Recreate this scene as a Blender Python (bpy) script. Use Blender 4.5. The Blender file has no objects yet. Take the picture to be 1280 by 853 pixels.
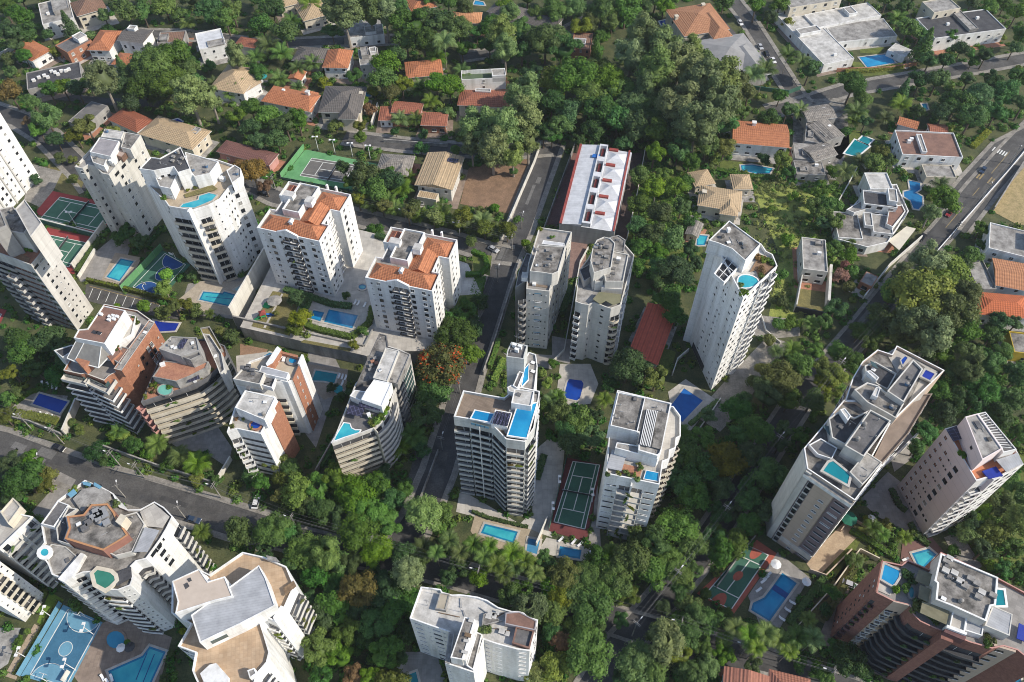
import bpy, math, random
import numpy as np
from mathutils import Vector, Matrix
random.seed(7); rng = np.random.default_rng(7)
PI = math.pi
sc = bpy.context.scene
col = sc.collection

# ------------------------------------------------------------------ camera geometry (a drone 215 m up, looking down 53 degrees)
HC, F = 215.0, 1000.0
_n = np.array([5.0, 753.5, F]); _n /= np.linalg.norm(_n)          # world down, in camera axes (right, down, forward)
_r = np.array([1.0, 0, 0]) - _n*_n[0]; _r /= np.linalg.norm(_r)   # world +X
_f = np.cross(_n, _r)                                             # world +Y
if _f[2] < 0: _f = -_f

def W(px, py, z=0.0):
    """the world point at height z seen at photo pixel (px, py)"""
    d = np.array([px-640.0, py-426.5, F]); t = (HC-z)/(d @ _n)
    return Vector((float(d @ _r*t), float(d @ _f*t), z))

def W2(px, py, z=0.0):
    w = W(px, py, z); return (w.x, w.y)

# ------------------------------------------------------------------ materials
MATS = {}
def nodes_of(m):
    m.use_nodes = True
    nt = m.node_tree
    return nt, nt.nodes, nt.links, nt.nodes['Principled BSDF']

def M(name, c1, c2=None, scale=0.5, rough=0.85, detail=6, streak=False, bump=0.0, spec=0.3, fine=0.0, lo=0.35, hi=0.65, metal=0.0):
    """painted / concrete / soil surface: two tones mixed by noise, optional vertical streaks and fine grain"""
    if name in MATS: return MATS[name]
    m = bpy.data.materials.new(name); nt, N, L, B = nodes_of(m)
    B.inputs['Roughness'].default_value = rough
    B.inputs['Specular IOR Level'].default_value = spec
    B.inputs['Metallic'].default_value = metal
    if c2 is None: c2 = tuple(c*0.82 for c in c1)
    tc = N.new('ShaderNodeTexCoord'); mp = N.new('ShaderNodeMapping')
    L.new(tc.outputs['Object'], mp.inputs['Vector'])
    mp.inputs['Location'].default_value = (random.random()*50, random.random()*50, 0)
    if streak: mp.inputs['Scale'].default_value = (1.0, 1.0, 0.12)
    nz = N.new('ShaderNodeTexNoise'); nz.inputs['Scale'].default_value = scale; nz.inputs['Detail'].default_value = detail
    nz.inputs['Roughness'].default_value = 0.62
    L.new(mp.outputs['Vector'], nz.inputs['Vector'])
    rp = N.new('ShaderNodeValToRGB')
    rp.color_ramp.elements[0].position = lo; rp.color_ramp.elements[1].position = hi
    rp.color_ramp.elements[0].color = (*c2, 1); rp.color_ramp.elements[1].color = (*c1, 1)
    L.new(nz.outputs['Fac'], rp.inputs['Fac'])
    out = rp.outputs['Color']
    if streak:      # a faint joint at every storey
        sx = N.new('ShaderNodeSeparateXYZ'); L.new(tc.outputs['Object'], sx.inputs[0])
        dv = N.new('ShaderNodeMath'); dv.operation = 'DIVIDE'; dv.inputs[1].default_value = 3.05; L.new(sx.outputs['Z'], dv.inputs[0])
        fr = N.new('ShaderNodeMath'); fr.operation = 'FRACT'; L.new(dv.outputs[0], fr.inputs[0])
        lt = N.new('ShaderNodeMapRange'); lt.inputs['From Min'].default_value = 0.0; lt.inputs['From Max'].default_value = 0.09; lt.inputs['To Min'].default_value = 0.80; lt.inputs['To Max'].default_value = 1.0
        L.new(fr.outputs[0], lt.inputs['Value'])
        mj = N.new('ShaderNodeMix'); mj.data_type = 'RGBA'; mj.blend_type = 'MULTIPLY'; mj.inputs['Factor'].default_value = 1
        L.new(out, mj.inputs['A']); L.new(lt.outputs['Result'], mj.inputs['B']); out = mj.outputs['Result']
    if fine > 0:
        n2 = N.new('ShaderNodeTexNoise'); n2.inputs['Scale'].default_value = 2.3; n2.inputs['Detail'].default_value = 3
        L.new(tc.outputs['Object'], n2.inputs['Vector'])
        mr = N.new('ShaderNodeMapRange'); mr.inputs['From Min'].default_value = 0.3; mr.inputs['From Max'].default_value = 0.7
        mr.inputs['To Min'].default_value = 1-fine; mr.inputs['To Max'].default_value = 1+fine
        L.new(n2.outputs['Fac'], mr.inputs['Value'])
        mx = N.new('ShaderNodeMix'); mx.data_type = 'RGBA'; mx.blend_type = 'MULTIPLY'; mx.inputs['Factor'].default_value = 1
        L.new(out, mx.inputs['A']); L.new(mr.outputs['Result'], mx.inputs['B']); out = mx.outputs['Result']
    L.new(out, B.inputs['Base Color'])
    if bump > 0:
        bp = N.new('ShaderNodeBump'); bp.inputs['Strength'].default_value = bump; bp.inputs['Distance'].default_value = 0.3
        L.new(nz.outputs['Fac'], bp.inputs['Height']); L.new(bp.outputs['Normal'], B.inputs['Normal'])
    MATS[name] = m; return m

def Mtile(name, c1, c2, course=0.55):
    """roof tiles: courses along the height of the slope, blotched with age"""
    if name in MATS: return MATS[name]
    m = bpy.data.materials.new(name); nt, N, L, B = nodes_of(m)
    B.inputs['Roughness'].default_value = 0.8; B.inputs['Specular IOR Level'].default_value = 0.25
    tc = N.new('ShaderNodeTexCoord')
    nz = N.new('ShaderNodeTexNoise'); nz.inputs['Scale'].default_value = 0.8; nz.inputs['Detail'].default_value = 8; nz.inputs['Roughness'].default_value = 0.7
    L.new(tc.outputs['Object'], nz.inputs['Vector'])
    rp = N.new('ShaderNodeValToRGB'); rp.color_ramp.elements[0].position = 0.32; rp.color_ramp.elements[1].position = 0.68
    rp.color_ramp.elements[0].color = (*c2, 1); rp.color_ramp.elements[1].color = (*c1, 1)
    L.new(nz.outputs['Fac'], rp.inputs['Fac'])
    wv = N.new('ShaderNodeTexWave'); wv.wave_type = 'BANDS'; wv.bands_direction = 'Z'
    wv.inputs['Scale'].default_value = 0.314/course*2.0; wv.inputs['Distortion'].default_value = 0.4
    L.new(tc.outputs['Object'], wv.inputs['Vector'])
    wx = N.new('ShaderNodeTexWave'); wx.wave_type = 'BANDS'; wx.bands_direction = 'X'
    wx.inputs['Scale'].default_value = 0.4; wx.inputs['Distortion'].default_value = 0.2
    L.new(tc.outputs['Object'], wx.inputs['Vector'])
    ad = N.new('ShaderNodeMath'); ad.operation = 'ADD'; L.new(wv.outputs['Fac'], ad.inputs[0]); L.new(wx.outputs['Fac'], ad.inputs[1])
    mr = N.new('ShaderNodeMapRange'); mr.inputs['From Max'].default_value = 2.0; mr.inputs['To Min'].default_value = 0.78; mr.inputs['To Max'].default_value = 1.15
    L.new(ad.outputs[0], mr.inputs['Value'])
    mx = N.new('ShaderNodeMix'); mx.data_type = 'RGBA'; mx.blend_type = 'MULTIPLY'; mx.inputs['Factor'].default_value = 1
    L.new(rp.outputs['Color'], mx.inputs['A']); L.new(mr.outputs['Result'], mx.inputs['B'])
    L.new(mx.outputs['Result'], B.inputs['Base Color'])
    bp = N.new('ShaderNodeBump'); bp.inputs['Strength'].default_value = 0.5; bp.inputs['Distance'].default_value = 0.12
    L.new(ad.outputs[0], bp.inputs['Height']); L.new(bp.outputs['Normal'], B.inputs['Normal'])
    MATS[name] = m; return m

def Mpanel(name, c1, c2, sx, sy, gap=0.02, rough=0.8, line=0.8):
    """slabs / corrugated sheets / paving: a grid of joints in the object's own x, y"""
    if name in MATS: return MATS[name]
    m = bpy.data.materials.new(name); nt, N, L, B = nodes_of(m)
    B.inputs['Roughness'].default_value = rough; B.inputs['Specular IOR Level'].default_value = 0.3
    tc = N.new('ShaderNodeTexCoord')
    bk = N.new('ShaderNodeTexBrick'); bk.offset = 0.0
    bk.inputs['Scale'].default_value = 1.0; bk.inputs['Brick Width'].default_value = sx; bk.inputs['Row Height'].default_value = sy
    bk.inputs['Mortar Size'].default_value = gap
    bk.inputs['Color1'].default_value = (*c1, 1); bk.inputs['Color2'].default_value = (*c2, 1)
    bk.inputs['Mortar'].default_value = (*[c*line for c in c2], 1)
    L.new(tc.outputs['Object'], bk.inputs['Vector'])
    nz = N.new('ShaderNodeTexNoise'); nz.inputs['Scale'].default_value = 0.35; nz.inputs['Detail'].default_value = 8; nz.inputs['Roughness'].default_value = 0.65
    L.new(tc.outputs['Object'], nz.inputs['Vector'])
    mr = N.new('ShaderNodeMapRange'); mr.inputs['From Min'].default_value = 0.3; mr.inputs['From Max'].default_value = 0.7
    mr.inputs['To Min'].default_value = 0.72; mr.inputs['To Max'].default_value = 1.08
    L.new(nz.outputs['Fac'], mr.inputs['Value'])
    mx = N.new('ShaderNodeMix'); mx.data_type = 'RGBA'; mx.blend_type = 'MULTIPLY'; mx.inputs['Factor'].default_value = 1
    L.new(bk.outputs['Color'], mx.inputs['A']); L.new(mr.outputs['Result'], mx.inputs['B'])
    L.new(mx.outputs['Result'], B.inputs['Base Color'])
    MATS[name] = m; return m

def Mwater(name, c1, c2):
    if name in MATS: return MATS[name]
    m = bpy.data.materials.new(name); nt, N, L, B = nodes_of(m)
    B.inputs['Roughness'].default_value = 0.12; B.inputs['Specular IOR Level'].default_value = 0.4
    tc = N.new('ShaderNodeTexCoord')
    nz = N.new('ShaderNodeTexNoise'); nz.inputs['Scale'].default_value = 0.22; nz.inputs['Detail'].default_value = 4
    L.new(tc.outputs['Object'], nz.inputs['Vector'])
    rp = N.new('ShaderNodeValToRGB'); rp.color_ramp.elements[0].position = 0.35; rp.color_ramp.elements[1].position = 0.65
    rp.color_ramp.elements[0].color = (*c2, 1); rp.color_ramp.elements[1].color = (*c1, 1)
    L.new(nz.outputs['Fac'], rp.inputs['Fac']); L.new(rp.outputs['Color'], B.inputs['Base Color'])
    n2 = N.new('ShaderNodeTexNoise'); n2.inputs['Scale'].default_value = 1.1; n2.inputs['Detail'].default_value = 5
    L.new(tc.outputs['Object'], n2.inputs['Vector'])
    bp = N.new('ShaderNodeBump'); bp.inputs['Strength'].default_value = 0.4; bp.inputs['Distance'].default_value = 0.1
    L.new(n2.outputs['Fac'], bp.inputs['Height']); L.new(bp.outputs['Normal'], B.inputs['Normal'])
    MATS[name] = m; return m

def Mleaf(name, c1, c2, rand=0.38, trans=0.35, c3=None):
    """foliage: tone varies from leaf clump to leaf clump, over the crown and from plant to plant"""
    if name in MATS: return MATS[name]
    m = bpy.data.materials.new(name); nt, N, L, B = nodes_of(m)
    B.inputs['Roughness'].default_value = 0.55; B.inputs['Specular IOR Level'].default_value = 0.25
    geo = N.new('ShaderNodeNewGeometry'); oi = N.new('ShaderNodeObjectInfo'); tc = N.new('ShaderNodeTexCoord')
    nz = N.new('ShaderNodeTexNoise'); nz.inputs['Scale'].default_value = 2.2; nz.inputs['Detail'].default_value = 3
    L.new(tc.outputs['Object'], nz.inputs['Vector'])
    a = N.new('ShaderNodeMath'); a.operation = 'MULTIPLY_ADD'; a.inputs[1].default_value = 0.45
    L.new(geo.outputs['Random Per Island'], a.inputs[0])
    s = N.new('ShaderNodeMath'); s.operation = 'MULTIPLY_ADD'; s.inputs[1].default_value = 0.9; s.inputs[2].default_value = -0.2
    L.new(nz.outputs['Fac'], s.inputs[0]); L.new(s.outputs[0], a.inputs[2])
    rp = N.new('ShaderNodeValToRGB'); rp.color_ramp.elements[0].position = 0.15; rp.color_ramp.elements[1].position = 0.85
    rp.color_ramp.elements[0].color = (*c2, 1); rp.color_ramp.elements[1].color = (*c1, 1)
    if c3:
        e = rp.color_ramp.elements.new(0.62); e.color = (*c1, 1)
        rp.color_ramp.elements[-1].color = (*c3, 1); rp.color_ramp.elements[-1].position = 0.72
    L.new(a.outputs[0], rp.inputs['Fac'])
    hs = N.new('ShaderNodeHueSaturation')
    for (inp, lo, hi, k) in (('Hue', 0.475, 0.52, 1.0), ('Value', 1-rand, 1+rand, 7.31), ('Saturation', 0.8, 1.12, 3.77)):
        f = N.new('ShaderNodeMath'); f.operation = 'MULTIPLY'; f.inputs[1].default_value = k
        L.new(oi.outputs['Random'], f.inputs[0])
        g = N.new('ShaderNodeMath'); g.operation = 'FRACT'; L.new(f.outputs[0], g.inputs[0])
        r = N.new('ShaderNodeMapRange'); r.inputs['To Min'].default_value = lo; r.inputs['To Max'].default_value = hi
        L.new(g.outputs[0], r.inputs['Value']); L.new(r.outputs['Result'], hs.inputs[inp])
    L.new(rp.outputs['Color'], hs.inputs['Color'])
    L.new(hs.outputs['Color'], B.inputs['Base Color'])
    tr = N.new('ShaderNodeBsdfTranslucent'); L.new(hs.outputs['Color'], tr.inputs['Color'])
    mx = N.new('ShaderNodeMixShader'); mx.inputs['Fac'].default_value = trans
    L.new(B.outputs['BSDF'], mx.inputs[1]); L.new(tr.outputs['BSDF'], mx.inputs[2])
    L.new(mx.outputs[0], N['Material Output'].inputs['Surface'])
    MATS[name] = m; return m

white   = M('white_paint', (.76,.755,.74), (.54,.53,.50), 0.45, streak=True, lo=.28, hi=.58, fine=.05)
white2  = M('chalk_white_paint', (.80,.80,.79), (.55,.54,.51), 0.5, streak=True, lo=.28, hi=.58, fine=.05)
offw    = M('off_white_paint', (.62,.60,.555), (.42,.405,.365), 0.5, streak=True, lo=.25, hi=.6)
cream   = M('cream_paint', (.66,.60,.49), (.50,.45,.36), 0.4, streak=True)
stone   = M('pale_stone_cladding', (.64,.62,.58), (.46,.44,.41), 0.4, streak=True)
greyw   = M('grey_render', (.40,.39,.37), (.26,.25,.24), 0.35, streak=True)
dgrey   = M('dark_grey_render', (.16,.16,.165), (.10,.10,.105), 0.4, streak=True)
pinkw   = M('pale_mauve_paint', (.74,.655,.645), (.64,.56,.55), 0.25, streak=True, lo=.2, hi=.6)
pinkb   = M('salmon_paint', (.55,.30,.26), (.42,.22,.19), 0.5, streak=True)
beige   = M('beige_paint', (.55,.44,.35), (.45,.355,.28), 0.3, streak=True)
mauve   = M('brown_mauve_paint', (.25,.19,.195), (.19,.145,.15), 0.3, streak=True)
brick   = M('orange_brick', (.40,.19,.115), (.29,.13,.08), 1.2, fine=.12)
brickd  = M('brown_red_brick', (.30,.145,.11), (.22,.10,.08), 1.2, fine=.12)
maroon  = M('maroon_brick', (.17,.085,.08), (.12,.06,.06), 1.2, fine=.1)
conc    = M('weathered_roof_concrete', (.31,.29,.265), (.075,.07,.064), 0.4, detail=10, fine=.15, bump=.1)
concl   = M('pale_roof_concrete', (.39,.375,.35), (.17,.16,.15), 0.4, detail=10, fine=.12)
concd   = M('dark_roof_screed', (.17,.165,.165), (.09,.088,.09), 0.3, detail=10, fine=.15)
concw   = M('white_roof_screed', (.60,.585,.555), (.33,.32,.30), 0.35, detail=10, fine=.08)
slate   = M('dark_roof_felt', (.085,.085,.09), (.05,.05,.055), 0.4, fine=.2)
brownr  = M('brown_roof_screed', (.25,.145,.11), (.17,.10,.08), 0.4, fine=.1)
terra   = M('terracotta_paving', (.42,.21,.13), (.32,.15,.10), 0.6, fine=.15)
deckm   = Mpanel('timber_deck', (.27,.21,.16), (.22,.17,.13), 2.4, 0.35)
beigefl = Mpanel('beige_terrace_paving', (.50,.37,.25), (.44,.31,.20), 0.9, 0.9)
palefl  = Mpanel('pale_stone_paving', (.52,.49,.44), (.44,.41,.37), 1.6, 1.6, line=.75)
greyfl  = Mpanel('grey_stone_paving', (.33,.31,.29), (.27,.255,.24), 1.2, 1.2)
brownfl = Mpanel('brown_stone_paving', (.30,.235,.19), (.24,.185,.15), 1.0, 1.0)
asphalt = M('asphalt', (.085,.083,.083), (.05,.049,.05), 0.22, fine=.15, detail=8)
asphl   = M('worn_asphalt', (.108,.104,.10), (.06,.058,.057), 0.22, fine=.2, detail=10)
kerbm   = M('kerb_stone', (.38,.365,.34), (.24,.23,.21), 0.5, fine=.15)
pavem   = M('worn_pavement', (.30,.28,.25), (.19,.175,.155), 0.4, fine=.2)
earth   = M('bare_earth', (.26,.165,.105), (.17,.11,.07), 0.3, fine=.2)
drygr   = M('dry_grass', (.38,.29,.15), (.26,.21,.10), 0.5, fine=.25)
lawn    = M('mown_lawn', (.13,.16,.035), (.08,.105,.025), 0.4, fine=.25)
lawnb   = M('bright_lawn', (.16,.24,.03), (.10,.17,.025), 0.4, fine=.25)
lawnd   = M('worn_lawn', (.19,.165,.065), (.13,.12,.05), 0.4, fine=.25)
soil    = M('ground_soil', (.10,.105,.045), (.04,.055,.022), 0.22, fine=.3, detail=10, bump=.3)
wallc   = M('stained_retaining_wall', (.36,.355,.34), (.20,.195,.185), 0.28, streak=True, fine=.1)
wallw   = M('white_garden_wall', (.72,.70,.64), (.52,.50,.45), 0.4, streak=True)
orange  = Mtile('orange_clay_tiles', (.50,.205,.10), (.30,.115,.06))
red     = Mtile('red_clay_tiles', (.37,.14,.085), (.22,.085,.055))
brownt  = Mtile('brown_clay_tiles', (.27,.16,.11), (.16,.10,.075))
tan     = Mtile('tan_tiles', (.50,.37,.23), (.33,.25,.16))
greyt   = Mtile('grey_tiles', (.155,.14,.13), (.095,.088,.083))
oldt    = Mtile('weathered_grey_tiles', (.33,.30,.265), (.12,.11,.10))
metalr  = Mpanel('grey_metal_sheets', (.42,.43,.45), (.38,.39,.41), 60., 0.6, gap=.03, rough=.45)
whitem  = Mpanel('white_metal_sheets', (.66,.67,.69), (.60,.61,.63), 60., 1.2, gap=.03, rough=.5)
steel   = M('galvanised_steel', (.36,.36,.36), (.27,.27,.27), 1., rough=.5, metal=.2)
darkst  = M('dark_steel', (.05,.05,.055), (.035,.035,.04), 1., rough=.5)
wtrim   = M('white_trim', (.78,.78,.77), (.66,.66,.64), .6)
redp    = M('red_paint', (.33,.075,.06), (.22,.05,.045), .6)
bluep   = M('blue_plastic', (.03,.16,.5), (.02,.12,.4), .6, rough=.5)
tealp   = M('teal_canvas', (.03,.30,.33), (.02,.22,.25), .6)
tarp    = M('royal_blue_pool_cover', (.012,.035,.30), (.01,.025,.22), .5, rough=.5)
tarp2   = M('mid_blue_pool_cover', (.018,.135,.44), (.014,.105,.36), .4, rough=.4)
plast   = M('white_plastic', (.8,.8,.8), (.7,.7,.7), 1., rough=.4)
wood    = M('weathered_timber', (.22,.15,.09), (.14,.095,.06), 1., fine=.2)
bark    = M('bark', (.17,.13,.10), (.09,.07,.05), 2., fine=.2)
barkp   = M('pale_bark', (.36,.32,.27), (.22,.19,.16), 2., fine=.2)
solar   = Mpanel('solar_panel', (.045,.045,.075), (.035,.035,.06), 1.0, 1.7, gap=.05, rough=.3, line=4.)
glassd  = M('dark_window_glass', (.022,.026,.032), (.012,.014,.018), .3, rough=.12, spec=.6)
glassm  = M('curtained_window_glass', (.12,.12,.12), (.06,.06,.065), .8, rough=.25, spec=.5)
glassc  = M('pale_blind_window', (.34,.33,.31), (.22,.215,.20), .8, rough=.5)
glassb  = M('green_blue_glass', (.07,.12,.12), (.045,.08,.085), .4, rough=.12, spec=.6)
shutter = M('rust_brown_shutter', (.20,.09,.055), (.13,.06,.04), .8)
ctgreen = M('green_court_surface', (.055,.15,.105), (.04,.115,.08), .2, fine=.08)
ctlight = M('light_green_court_surface', (.14,.34,.15), (.10,.26,.11), .2, fine=.06)
ctred   = M('red_court_surface', (.30,.05,.05), (.22,.04,.04), .2, fine=.08)
ctrust  = M('faded_orange_red_court', (.42,.115,.075), (.32,.085,.06), .3, fine=.1)
greyg   = M('pale_grey_green_render', (.56,.575,.555), (.40,.41,.395), .5, streak=True, fine=.05)
ctmar   = M('maroon_court_surface', (.16,.045,.045), (.12,.035,.035), .2, fine=.08)
ctgrey  = M('grey_court_surface', (.16,.15,.14), (.12,.115,.11), .2, fine=.08)
ctblue  = M('blue_court_surface', (.055,.165,.27), (.04,.13,.22), .2, fine=.08)
ctblue2 = M('dark_blue_court_surface', (.02,.08,.26), (.015,.06,.2), .2, fine=.08)
ctcyan  = M('pale_blue_court_surface', (.15,.33,.45), (.12,.27,.38), .2, fine=.06)
linem   = M('white_line_paint', (.72,.73,.70), (.55,.56,.54), .8)
yellm   = M('yellow_line_paint', (.34,.25,.11), (.22,.175,.10), .8)
wcyan   = Mwater('turquoise_pool_water', (.06,.44,.50), (.025,.30,.40))
wblue   = Mwater('blue_pool_water', (.025,.30,.53), (.012,.20,.42))
wdeep   = Mwater('deep_blue_pool_water', (.01,.06,.34), (.008,.045,.28))
wteal   = Mwater('teal_pool_water', (.01,.22,.26), (.008,.17,.21))
wgreen  = Mwater('green_pool_water', (.05,.22,.16), (.035,.17,.12))

LF = {
 'b': Mleaf('mid_green_leaves',  (0.146,0.257,0.039), (0.058,0.123,0.020)),
 'd': Mleaf('dark_and_shaded_leaves', (0.100,0.219,0.049), (0.042,0.100,0.026)),  # own dark green; also stands in for shade on crowns in shadow
 'o': Mleaf('olive_leaves',      (0.224,0.265,0.039), (0.099,0.136,0.023)),
 'g': Mleaf('grey_green_leaves', (0.233,0.307,0.097), (0.100,0.149,0.049)),
 'l': Mleaf('fresh_green_leaves',(0.227,0.369,0.045), (0.105,0.204,0.028)),
 'y': Mleaf('golden_leaves',     (0.217,0.191,0.021), (0.092,0.098,0.016), .2),
 'a': Mleaf('russet_leaves',     (0.304,0.189,0.061), (0.160,0.109,0.041), .2),
 'r': Mleaf('flame_tree_leaves', (0.109,0.123,0.038), (0.058,0.080,0.026), .1, .2, (0.500,0.145,0.043)),
 'k': Mleaf('pink_blossom',      (.42,.20,.18), (.22,.12,.09), .1),
 'p': Mleaf('palm_fronds',       (0.178,0.279,0.049), (0.079,0.148,0.029)),
 'w': Mleaf('tall_yellow_green_grass', (0.312,0.413,0.077), (0.179,0.265,0.051), .1, .4),
}

# ------------------------------------------------------------------ mesh builder
class MB:
    def __init__(s): s.v = []; s.f = []; s.m = []; s.mats = []
    def mi(s, m):
        if m not in s.mats: s.mats.append(m)
        return s.mats.index(m)
    def face(s, pts, m):
        b = len(s.v); s.v += [tuple(p) for p in pts]; s.f.append(tuple(range(b, b+len(pts)))); s.m.append(s.mi(m))
    def poly(s, pts, z, m, up=True):
        p = ccw(pts)
        if not up: p = p[::-1]
        s.face([(x, y, z) for x, y in p], m)
    def prism(s, pts, z0, z1, side, top=None, bottom=False):
        p = ccw(pts); n = len(p)
        for i in range(n):
            a, b = p[i], p[(i+1) % n]
            s.face([(a[0],a[1],z0), (b[0],b[1],z0), (b[0],b[1],z1), (a[0],a[1],z1)], side)
        if top is not None: s.face([(x,y,z1) for x,y in p], top)
        if bottom: s.face([(x,y,z0) for x,y in p[::-1]], side)
    def ring(s, pts, t, z0, z1, m):
        """a kerb / parapet of thickness t standing along the inside of pts"""
        p = ccw(pts); q = inset(p, t); n = len(p)
        for i in range(n):
            j = (i+1) % n
            s.face([(*p[i],z0), (*p[j],z0), (*p[j],z1), (*p[i],z1)], m)
            s.face([(*p[i],z1), (*p[j],z1), (*q[j],z1), (*q[i],z1)], m)
            s.face([(*q[j],z0), (*q[i],z0), (*q[i],z1), (*q[j],z1)], m)
    def box(s, x0, y0, z0, x1, y1, z1, m, top=None, bottom=True):
        s.prism([(x0,y0), (x1,y0), (x1,y1), (x0,y1)], z0, z1, m, top or m, bottom)
    def tube(s, p0, p1, r0, r1, m, n=6, cap=True):
        p0, p1 = Vector(p0), Vector(p1); d = (p1-p0).normalized()
        a = d.orthogonal().normalized(); b = d.cross(a)
        c0 = [p0+(a*math.cos(2*PI*i/n)+b*math.sin(2*PI*i/n))*r0 for i in range(n)]
        c1 = [p1+(a*math.cos(2*PI*i/n)+b*math.sin(2*PI*i/n))*r1 for i in range(n)]
        for i in range(n):
            j = (i+1) % n; s.face([c0[i], c0[j], c1[j], c1[i]], m)
        if cap: s.face(c1, m); s.face(c0[::-1], m)
    def mesh(s, name):
        me = bpy.data.meshes.new(name); me.from_pydata(s.v, [], s.f)
        for m in s.mats: me.materials.append(m)
        me.polygons.foreach_set('material_index', s.m); me.update(); return me
    def build(s, name, parent=None, loc=None, rz=0.0):
        return put(name, s.mesh(name), parent, loc, rz)

def ccw(p):
    p = [(float(a[0]), float(a[1])) for a in p]
    A = sum(p[i][0]*p[(i+1) % len(p)][1]-p[(i+1) % len(p)][0]*p[i][1] for i in range(len(p)))
    return p if A > 0 else p[::-1]

def inset(p, t):
    """a counter-clockwise polygon moved inward by t (outward when t < 0)"""
    n = len(p); q = []
    for i in range(n):
        a, b, c = p[i-1], p[i], p[(i+1) % n]
        d1 = Vector((b[0]-a[0], b[1]-a[1])); d2 = Vector((c[0]-b[0], c[1]-b[1]))
        if d1.length < 1e-6 or d2.length < 1e-6: q.append(b); continue
        d1.normalize(); d2.normalize()
        n1 = Vector((-d1.y, d1.x)); n2 = Vector((-d2.y, d2.x)); m = n1+n2
        if m.length < 1e-3: q.append(b); continue
        m.normalize(); k = t/max(0.35, m.dot(n1)); q.append((b[0]+m.x*k, b[1]+m.y*k))
    return q

def put(name, me, parent=None, loc=None, rz=0.0, scale=None):
    o = bpy.data.objects.new(name, me); col.objects.link(o)
    if parent is not None: o.parent = parent
    if loc is not None: o.location = loc
    if rz: o.rotation_euler = (0, 0, rz)
    if scale is not None: o.scale = scale if hasattr(scale, '__len__') else (scale,)*3
    return o

def tag(o, label=None, cat=None, group=None, kind=None):
    if label: o['label'] = label
    if cat: o['category'] = cat
    if group: o['group'] = group
    if kind: o['kind'] = kind
    return o

def thing(name, label, cat, loc=(0,0,0), rz=0.0, group=None):
    o = bpy.data.objects.new(name, None); col.objects.link(o); o.empty_display_size = 1
    o.location = loc; o.rotation_euler = (0,0,rz)
    return tag(o, label, cat, group)

LM = []      # landmarks (photo pixel, phrase) that the labels of plants and small things refer to
BLOCK = []   # ground outlines in metres where nothing grows
def in_poly(x, y, p):
    c = False; n = len(p); j = n-1
    for i in range(n):
        if (p[i][1] > y) != (p[j][1] > y) and x < (p[j][0]-p[i][0])*(y-p[i][1])/(p[j][1]-p[i][1])+p[i][0]: c = not c
        j = i
    return c
def blocked(x, y): return any(in_poly(x, y, p) for p in BLOCK)

# ------------------------------------------------------------------ leaf clouds
def leaf_mesh(name, P, Nn, size, mats=1, core=None):
    """one quad per leaf clump: positions P, facing Nn; core = list of (centre, radii) lumps that close the inside"""
    n = len(P); size = np.broadcast_to(np.asarray(size, float), (n,))
    Nn = Nn/np.maximum(1e-6, np.linalg.norm(Nn, axis=1, keepdims=True))
    up = rng.normal(size=(n,3)); a = np.cross(Nn, up); a /= np.maximum(1e-6, np.linalg.norm(a, axis=1, keepdims=True))
    b = np.cross(Nn, a); asp = rng.uniform(.55, 1.0, (n,1)); s = size[:,None]
    V = np.stack([P-a*s*.5, P-b*s*.5*asp, P+a*s*.5, P+b*s*.5*asp], 1).reshape(-1,3)
    Fq = np.arange(4*n).reshape(-1,4)
    verts = [V]; faces = [Fq]; base = 4*n
    if core:
        for c, r in core:
            u = []; nu, nv = 9, 6
            for i in range(1, nv):
                for j in range(nu):
                    th = PI*i/nv; ph = 2*PI*(j+.5*(i % 2))/nu
                    u.append((math.sin(th)*math.cos(ph), math.sin(th)*math.sin(ph), math.cos(th)))
            u = np.array(u)*rng.uniform(.85, 1.1, (len(u),1))
            verts.append(np.array(c)+u*np.array(r))
            q = []
            for i in range(nv-2):
                for j in range(nu):
                    q.append((base+i*nu+j, base+(i+1)*nu+j, base+(i+1)*nu+(j+1) % nu, base+i*nu+(j+1) % nu))
            faces.append(np.array(q)); base += len(u)
    V = np.concatenate(verts); Fq = np.concatenate(faces); nf = len(Fq)
    me = bpy.data.meshes.new(name)
    me.vertices.add(len(V)); me.vertices.foreach_set('co', V.astype(np.float32).ravel())
    me.loops.add(nf*4); me.loops.foreach_set('vertex_index', Fq.astype(np.int32).ravel())
    me.polygons.add(nf); me.polygons.foreach_set('loop_start', np.arange(0, nf*4, 4, dtype=np.int32))
    me.update(calc_edges=True); me.validate()
    return me

def sph(n):
    v = rng.normal(size=(n,3)); return v/np.linalg.norm(v, axis=1, keepdims=True)
# ------------------------------------------------------------------ buildings
_pieces = {}
def window_mesh(w, h, kind):
    """a framed window: a white frame round dark glass with a mullion, standing 5 cm proud of the wall"""
    key = (round(w,2), round(h,2), kind)
    if key in _pieces: return _pieces[key]
    b = MB(); g = {'d': glassd, 'm': glassm, 'b': glassb, 's': shutter, 'c': glassc}[kind]; fr = darkst if kind == 'd' else wtrim
    t = .07
    b.face([(-w/2+t,-.05,t), (w/2-t,-.05,t), (w/2-t,-.05,h-t), (-w/2+t,-.05,h-t)], g)
    for x0, x1, z0, z1 in ((-w/2,w/2,0,t), (-w/2,w/2,h-t,h), (-w/2,-w/2+t,t,h-t), (w/2-t,w/2,t,h-t), (-.025,.025,t,h-t)):
        b.box(x0, -.085, z0, x1, -.003, z1, fr)
    if w > .9: b.box(-w/2-.1, -.2, -.1, w/2+.1, -.003, -.02, wtrim)
    _pieces[key] = b.mesh('window'); return _pieces[key]

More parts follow.
